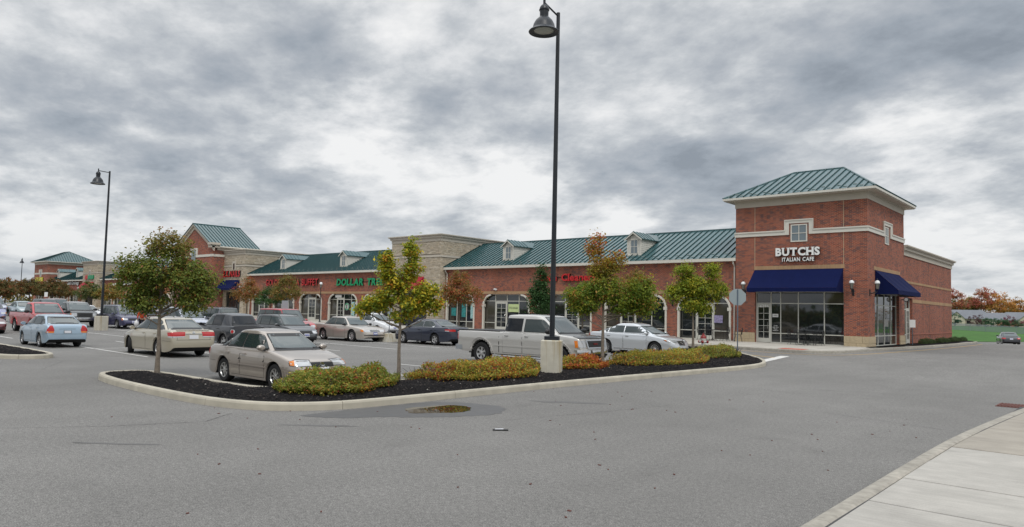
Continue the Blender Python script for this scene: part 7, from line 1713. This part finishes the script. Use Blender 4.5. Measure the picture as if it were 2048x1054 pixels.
for i, (dx, dy, rz, w) in enumerate(((-.75, 0, 90, 'left of'), (.78, .05, -90, 'right of'), (0, -.72, 180, 'in front of'))):
    chair('black metal patio chair %s the table by the downspout' % w, -8.9+dx, -1.2+dy, R(rz))
chair('lone black patio chair against the stone base left of the cafe door', -7.35, -.9, R(-60))
# low box shrubs along the side wall
def box_shrub(label, x, y, r, seed):
    rs = np.random.RandomState(seed); z = gz(x, y)+.2; t = thing('box_shrub', label, 'shrub', (x, y, z), group='round box shrubs along the cafe side wall'); n = 900; d = nrm(rs.normal(size=(n, 3))); d[:, 2] = np.abs(d[:, 2]); C = np.array((x, y, z))+d*r*rs.uniform(.75, 1.05, (n, 1))*np.array((1, 1, 1.1))
    MB().tube([(x, y, z-.05), (x, y, z+r*.6)], .02, 5).build('stem', 'bark_dark', t)
    leaf_obj('foliage', t, C, nrm(d+rs.normal(size=(n, 3))*.4), rs.uniform(.02, .035, n), np.array((.035, .055, .018))*rs.uniform(.6, 1.5, (n, 1)), rs=rs)
ORD = ('first', 'second', 'third', 'fourth', 'fifth', 'sixth', 'seventh', 'eighth', 'ninth', 'tenth')
for i, y in enumerate((10.6, 11.9, 13.3, 15.4, 16.7, 18.1, 19.6, 21.2, 22.8, 24.3)): box_shrub('%s dark round box shrub from the cafe side door along the side wall' % ORD[i], .62+.02*i, y, .30+.05*math.sin(i*2.1), 70+i)
# tea coloured cable lamp: round speaker under the side awning
t = thing('wall_clock_lamp', 'small round white faced lamp under the end of the side awning', 'wall lamp', (0, 7.6, 3.3)); MB().lathe([(0, .0), (.14, .0), (.16, .05), (.14, .09), (0, .09)], 18, (.30, 7.6, 3.35), axis='y').build('housing', 'black', t); MB().lathe([(0, -.012), (.11, -.012), (.11, .0)], 16, (.30, 7.6, 3.35), axis='y').build('face', 'globe', t); MB().box(0, .2, 7.58, 7.66, 3.33, 3.37).build('bracket', 'black', t)
# ------------------------------------------------------------------ people
def skinned(name, joints, edges, root, m, parent, sub=1):
    me = bpy.data.meshes.new(name); me.from_pydata([j[:3] for j in joints], edges, []); o = link(bpy.data.objects.new(name, me)); md = o.modifiers.new('s', 'SKIN'); sd_ = me.skin_vertices[0].data
    for i, j in enumerate(joints): sd_[i].radius = (j[3], j[4] if len(j) > 4 else j[3]); sd_[i].use_root = (i == root)
    q = o.modifiers.new('u', 'SUBSURF'); q.levels = sub; q.render_levels = sub
    mm = bpy.data.meshes.new_from_object(o.evaluated_get(bpy.context.evaluated_depsgraph_get())); bpy.data.objects.remove(o)
    mm.materials.clear(); mm.materials.append(M[m]); mm.polygons.foreach_set('use_smooth', [True]*len(mm.polygons)); r = link(bpy.data.objects.new(name, mm)); r.parent = parent; return r
def person(label, x, y, deg, coat, H=1.66, stride=.16, bag=False):
    """walking figure facing local -Y; body, jacket, trousers, hair, shoes"""
    k = H/1.72; t = thing('person', label, 'person', (x, y, gz(x, y)), R(deg)); s = stride
    J = [(0, 0, .96, .13, .10), (0, 0, 1.12, .13, .095), (0, 0, 1.32, .15, .10), (0, -.01, 1.45, .07, .06), (0, -.01, 1.51, .05, .05), (0, -.03, 1.60, .078, .092), (0, -.03, 1.68, .07, .085),
         (.17, 0, 1.41, .055), (.24, .05, 1.15, .042), (.25, -.06, .93, .032), (.25, -.10, .84, .035, .02), (-.17, 0, 1.41, .055), (-.25, -.02, 1.14, .042), (-.27, -.03, .90, .032), (-.27, -.04, .81, .035, .02),
         (.09, 0, .90, .085), (.09, -s*.5, .50, .055), (.09, -s, .09, .038), (.09, -s-.14, .035, .036, .03), (-.09, 0, .90, .085), (-.09, s*.3, .50, .055), (-.09, s, .12, .038), (-.09, s-.12, .04, .036, .03)]
    E = [(0, 1), (1, 2), (2, 3), (3, 4), (4, 5), (5, 6), (2, 7), (7, 8), (8, 9), (9, 10), (2, 11), (11, 12), (12, 13), (13, 14), (0, 15), (15, 16), (16, 17), (17, 18), (0, 19), (19, 20), (20, 21), (21, 22)]
    sc = lambda js: [(a*k, b*k, c*k, *[r*k for r in rr]) for a, b, c, *rr in js]
    skinned('body', sc(J), E, 0, 'skin', t)
    skinned('jacket', sc([(0, 0, .90, .185, .145), (0, 0, 1.1, .175, .14), (0, 0, 1.32, .195, .145), (0, -.01, 1.44, .10, .09), (.18, 0, 1.40, .085), (.25, .05, 1.15, .068), (.26, -.05, .95, .052), (-.18, 0, 1.40, .085), (-.26, -.02, 1.14, .068), (-.28, -.03, .93, .052)]), [(0, 1), (1, 2), (2, 3), (2, 4), (4, 5), (5, 6), (2, 7), (7, 8), (8, 9)], 0, coat, t)
    skinned('trousers', sc([(0, 0, .93, .155, .12), (.09, 0, .84, .105), (.09, -s*.5, .50, .078), (.09, -s, .11, .062), (-.09, 0, .84, .105), (-.09, s*.3, .50, .078), (-.09, s, .13, .062)]), [(0, 1), (1, 2), (2, 3), (0, 4), (4, 5), (5, 6)], 0, 'trousers', t)
    skinned('hair', sc([(0, .035, 1.60, .085, .075), (0, .02, 1.68, .09, .095), (0, .0, 1.73, .07, .08)]), [(0, 1), (1, 2)], 0, 'hair', t)
    for a, b in ((.09, -s-.06), (-.09, s-.05)): MB().lathe([(0, 0), (.05, .005), (.055, .05), (.03, .09), (0, .1)], 10, (a*k, b*k, 0)).obox((a*k, (b-.08)*k, .035), (1, 0, 0), (0, 1, 0), (0, 0, 1), .045, .09, .033).build('shoe', 'black', t, local=True)
    return t
px_, py_ = at(289, 51); person('person in a rust red jacket and black trousers walking away between the parked cars', px_, py_, 78, 'coat_red')
def carrier(x, y, z):
    o = MB(); o.lathe([(0, 0), (.12, .02), (.17, .12), (.15, .26), (.06, .38), (.015, .44)], 12, (x, y, z)); q = o.build('shopping_bag', 'bag'); tag(q, 'white plastic shopping bag carried by the person in the rust red jacket', 'bag')
carrier(px_-.10, py_-.30, .38)
x_, y_ = at(596, 58); person('person in a purple coat on the pavement behind the red sport utility vehicle', x_, y_, 120, 'coat_purple', H=1.75)
x_, y_ = at(838, 44); person('person in dark clothes on the pavement behind the navy saloon', x_, y_, 200, 'coat_dark', H=1.8)
# ------------------------------------------------------------------ beyond the field: fence, houses, trees
def fence_far():
    A, B = (-60, 128), (52, 190); L_ = math.hypot(B[0]-A[0], B[1]-A[1]); ux, uy = (B[0]-A[0])/L_, (B[1]-A[1])/L_; t = thing('chain_link_fence', 'long grey chain link fence across the far side of the field', 'fence', (A[0], A[1], gz(*A)))
    n = int(L_/3.2); g = MB()
    for i in range(n+1):
        x, y = A[0]+ux*3.2*i, A[1]+uy*3.2*i; z = gz(x, y)-.1; MB().tube([(x, y, z), (x, y, z+1.75)], .045, 5).build('fence_post', 'fence', t)
    for z in (.15, 1.62): g.tube([(A[0], A[1], gz(*A)+z), (A[0]+ux*L_/2, A[1]+uy*L_/2, gz(A[0]+ux*L_/2, A[1]+uy*L_/2)+z), (B[0], B[1], gz(*B)+z)], .035, 4)
    g.build('rail', 'fence', t); w = MB()
    for k in range(int(L_/.16)):
        x, y = A[0]+ux*.16*k, A[1]+uy*.16*k; z = gz(x, y); w.add([(x, y, z+.05), (x+ux*.085, y+uy*.085, z+.05), (x+ux*.085, y+uy*.085, z+1.62), (x, y, z+1.62), (x+uy*.01, y-ux*.01, z+.05), (x+ux*.085+uy*.01, y+uy*.085-ux*.01, z+.05), (x+ux*.085+uy*.01, y+uy*.085-ux*.01, z+1.62), (x+uy*.01, y-ux*.01, z+1.62)], [(0, 1, 2, 3), (7, 6, 5, 4), (0, 3, 7, 4), (1, 5, 6, 2)])
    o = w.build('privacy_slats', 'fence', t, fix=False); o['kind'] = 'stuff'
fence_far()
def house(label, x, y, w, d, h, rh, az, wall='house_wall', gx=None):
    z = gz(x, y)-.1; t = thing('house', label, 'house', (x, y, z), R(az)); w2, d2 = w/2, d/2
    MB().box(-w2, w2, -d2, d2, 0, h).build('wall', wall, t, local=True)
    MB().add([(-w2-.5, -d2-.5, h-.1), (w2+.5, -d2-.5, h-.1), (w2+.5, d2+.5, h-.1), (-w2-.5, d2+.5, h-.1), (-w2*.55, 0, h+rh), (w2*.55, 0, h+rh)], [(0, 1, 5, 4), (1, 2, 5), (2, 3, 4, 5), (3, 0, 4), (0, 3, 2, 1)]).build('roof', 'shingle', t, local=True)
    if gx is not None:
        g = MB(); g.add([(gx-2.8, -d2-1.2, 0), (gx+2.8, -d2-1.2, 0), (gx+2.8, -d2-1.2, h), (gx, -d2-1.2, h+rh*.72), (gx-2.8, -d2-1.2, h), (gx-2.8, -d2, 0), (gx+2.8, -d2, 0), (gx+2.8, -d2, h), (gx, -d2, h+rh*.72), (gx-2.8, -d2, h)], [(0, 1, 2, 3, 4), (1, 6, 7, 2), (0, 4, 9, 5)]); g.build('front_gable', 'cream', t, local=True)
        MB().add([(gx-3.2, -d2-1.6, h-.3), (gx, -d2-1.6, h+rh*.76), (gx, 0, h+rh*.76), (gx-3.2, 0, h-.3), (gx+3.2, -d2-1.6, h-.3), (gx+3.2, 0, h-.3)], [(0, 1, 2, 3), (1, 4, 5, 2)]).build('gable_roof', 'shingle', t, local=True)
        piece('window', 'glass_dim', t, gx-.8, gx+.8, -d2-1.23, -d2-1.19, h*.4, h*.85).location = Vector((gx, -d2-1.21, h*.62))
    for k in (-.6, .1, .7):
        o = piece('window', 'glass_dim', t, 0, 1.4, 0, .06, 0, 1.3); o.location = Vector((w2*k, -d2-.02, h*.55))
xy = lambda px_, d: at(px_, d)
for i, (p, d, w, dd, h, rh, az, lab, wl, gx) in enumerate(((1930, 300, 21, 12, 3.2, 3.6, 8, 'cream gabled house behind the chain link fence', 'house_wall', -3), (1985, 312, 26, 12, 3.0, 3.0, 12, 'low house with long grey roof right of the cream gable', 'house_wall', None), (2040, 305, 19, 12, 3.0, 3.4, 5, 'brown brick house at the right edge beyond the fence', 'house_brick', 2), (2110, 320, 20, 12, 3.0, 3.2, 5, 'pale house beyond the right edge of the fence', 'house_wall', None))):
    house(lab, *xy(p, d), w, dd, h, rh, az, wl, gx)
def far_tree(label, px_, d, h, w, pal, seed, name='autumn_tree', fork=2.5, n=2600, leaf=.38, shape='round'):
    x, y = xy(px_, d); L_ = [(0, 0, h*.66, w*.8, w*.8, h*.26, 4), (w*.5, w*.2, h*.55, w*.5, w*.5, h*.2, 1.5), (-w*.5, -w*.2, h*.58, w*.5, w*.5, h*.2, 1.5), (0, 0, h*.88, w*.5, w*.5, h*.12, 1)] if shape == 'round' else [(0, 0, h*.5, w*.9, w*.9, h*.46, 4)]
    tree(label, x, y, h, L_, pal, name=name, leaves=n, leaf=leaf, seed=seed, fork=fork, zb=gz(x, y)-.1, clump=.9 if shape == 'round' else .4, trunk=.28 if shape == 'round' else .08, bark='bark_dark', limbs=7)
PR = [((.27, .085, .065), 4), ((.24, .12, .05), 2), ((.16, .13, .05), 1)]; PO = [((.36, .17, .045), 4), ((.28, .16, .05), 3), ((.18, .14, .05), 2)]; PG = [((.15, .15, .05), 4), ((.22, .16, .05), 2)]
for i, (p, d, h, w, pal, lab) in enumerate(((1910, 340, 17.2, 5.7, PR, 'crimson topped tall tree right behind the cafe wall corner'), (1930, 350, 14.2, 5.4, PO, 'orange tall tree between two crimson ones'), (1944, 343, 13.5, 4.9, PG, 'olive tall tree above the cream gabled house'), (1962, 337, 18.8, 5.7, PR, 'tallest crimson tree above the long grey roof'), (1978, 341, 18.0, 5.7, PR, 'crimson tree just right of the tallest one'),
      (1998, 333, 15.8, 6.8, PO, 'broad orange tree above the grey roof end'), (2020, 345, 12.9, 6.1, PO, 'lower orange tree left of the right edge group'), (2040, 337, 14.2, 6.8, [((.26, .13, .03), 4), ((.2, .12, .03), 3)], 'golden orange tree at the right edge beyond the houses'), (2075, 341, 15.0, 6.8, PO, 'orange tree beyond the right edge of the houses'), (1890, 345, 15.0, 6.8, PG, 'olive tree hidden behind the cafe side wall'))):
    far_tree(lab, p, d, h, w, pal, 90+i)
for i, (p, d, h, w, c_, lab) in enumerate(((1908, 265, 5.8, 2.7, (.02, .05, .03), 'dark green shrub just right of the cafe wall'), (1951, 267, 5.0, 3.1, (.05, .022, .025), 'dark purple shrub in front of the cream gable'), (1968, 268, 4.5, 2.5, (.025, .055, .025), 'green shrub right of the dark purple one'), (1985, 270, 3.8, 2.2, (.02, .06, .03), 'small green shrub below the long grey roof'),
      (2004, 267, 3.5, 2.4, (.03, .065, .03), 'green shrub left of the wine red one'), (2017, 269, 4.8, 2.7, (.09, .015, .03), 'wine red shrub beyond the dark car'), (2030, 267, 3.6, 2.4, (.03, .06, .03), 'green shrub right of the wine red one'), (2047, 269, 3.2, 2.1, (.09, .02, .03), 'small red shrub at the right edge'))):
    far_tree(lab, p, d, h, w, [(c_, 3), (tuple(v*1.6 for v in c_), 2)], 120+i, name='garden_shrub', fork=.3, n=1300, leaf=.16, shape='bush')
def band(name, pts, h, n, pal, seed, leaf=.6, depth=8, zb=0):
    """a far wood that reads as one mass"""
    rs = np.random.RandomState(seed); P = []
    for k in range(n):
        i = rs.randint(len(pts)-1); f = rs.rand(); x, y = pts[i][0]*(1-f)+pts[i+1][0]*f, pts[i][1]*(1-f)+pts[i+1][1]*f; a = .65+.2*math.sin(x*.13+y*.07)+.15*math.sin(x*.41-y*.3)
        P.append((x+rs.normal()*depth*.4, y+rs.normal()*depth*.4, zb+h*a*rs.rand()**.6))
    C = np.array(P); cols = np.array([p[0] for p in pal]); w = np.array([p[1] for p in pal], float); w /= w.sum()
    o = leaf_obj(name, None, C, nrm(rs.normal(size=(n, 3))+np.array((0, 0, .5))), rs.uniform(.5, 1.2, n)*leaf, cols[rs.choice(len(pal), n, p=w)]*rs.uniform(.6, 1.3, (n, 1)), rs=rs); o['kind'] = 'stuff'; return o
band('far_wood', [(-420, -120), (-330, 60), (-260, 190)], 9, 9000, [((.10, .09, .03), 4), ((.16, .09, .03), 2)], 5, leaf=.9, depth=14)
band('far_wood', [(-220, 430), (-60, 420), (130, 400), (330, 330)], 13, 9000, [((.12, .09, .03), 4), ((.16, .07, .03), 2)], 6, leaf=.9, depth=14, zb=-.8)
# trees across the road behind the camera: what the shop windows and paintwork mirror
band('roadside_trees', [(-140, -96), (-60, -84), (0, -80), (50, -76), (95, -60), (115, -20), (120, 40)], 4.3, 20000, [((.05, .08, .02), 4), ((.12, .10, .03), 2)], 7, leaf=.75, depth=7)
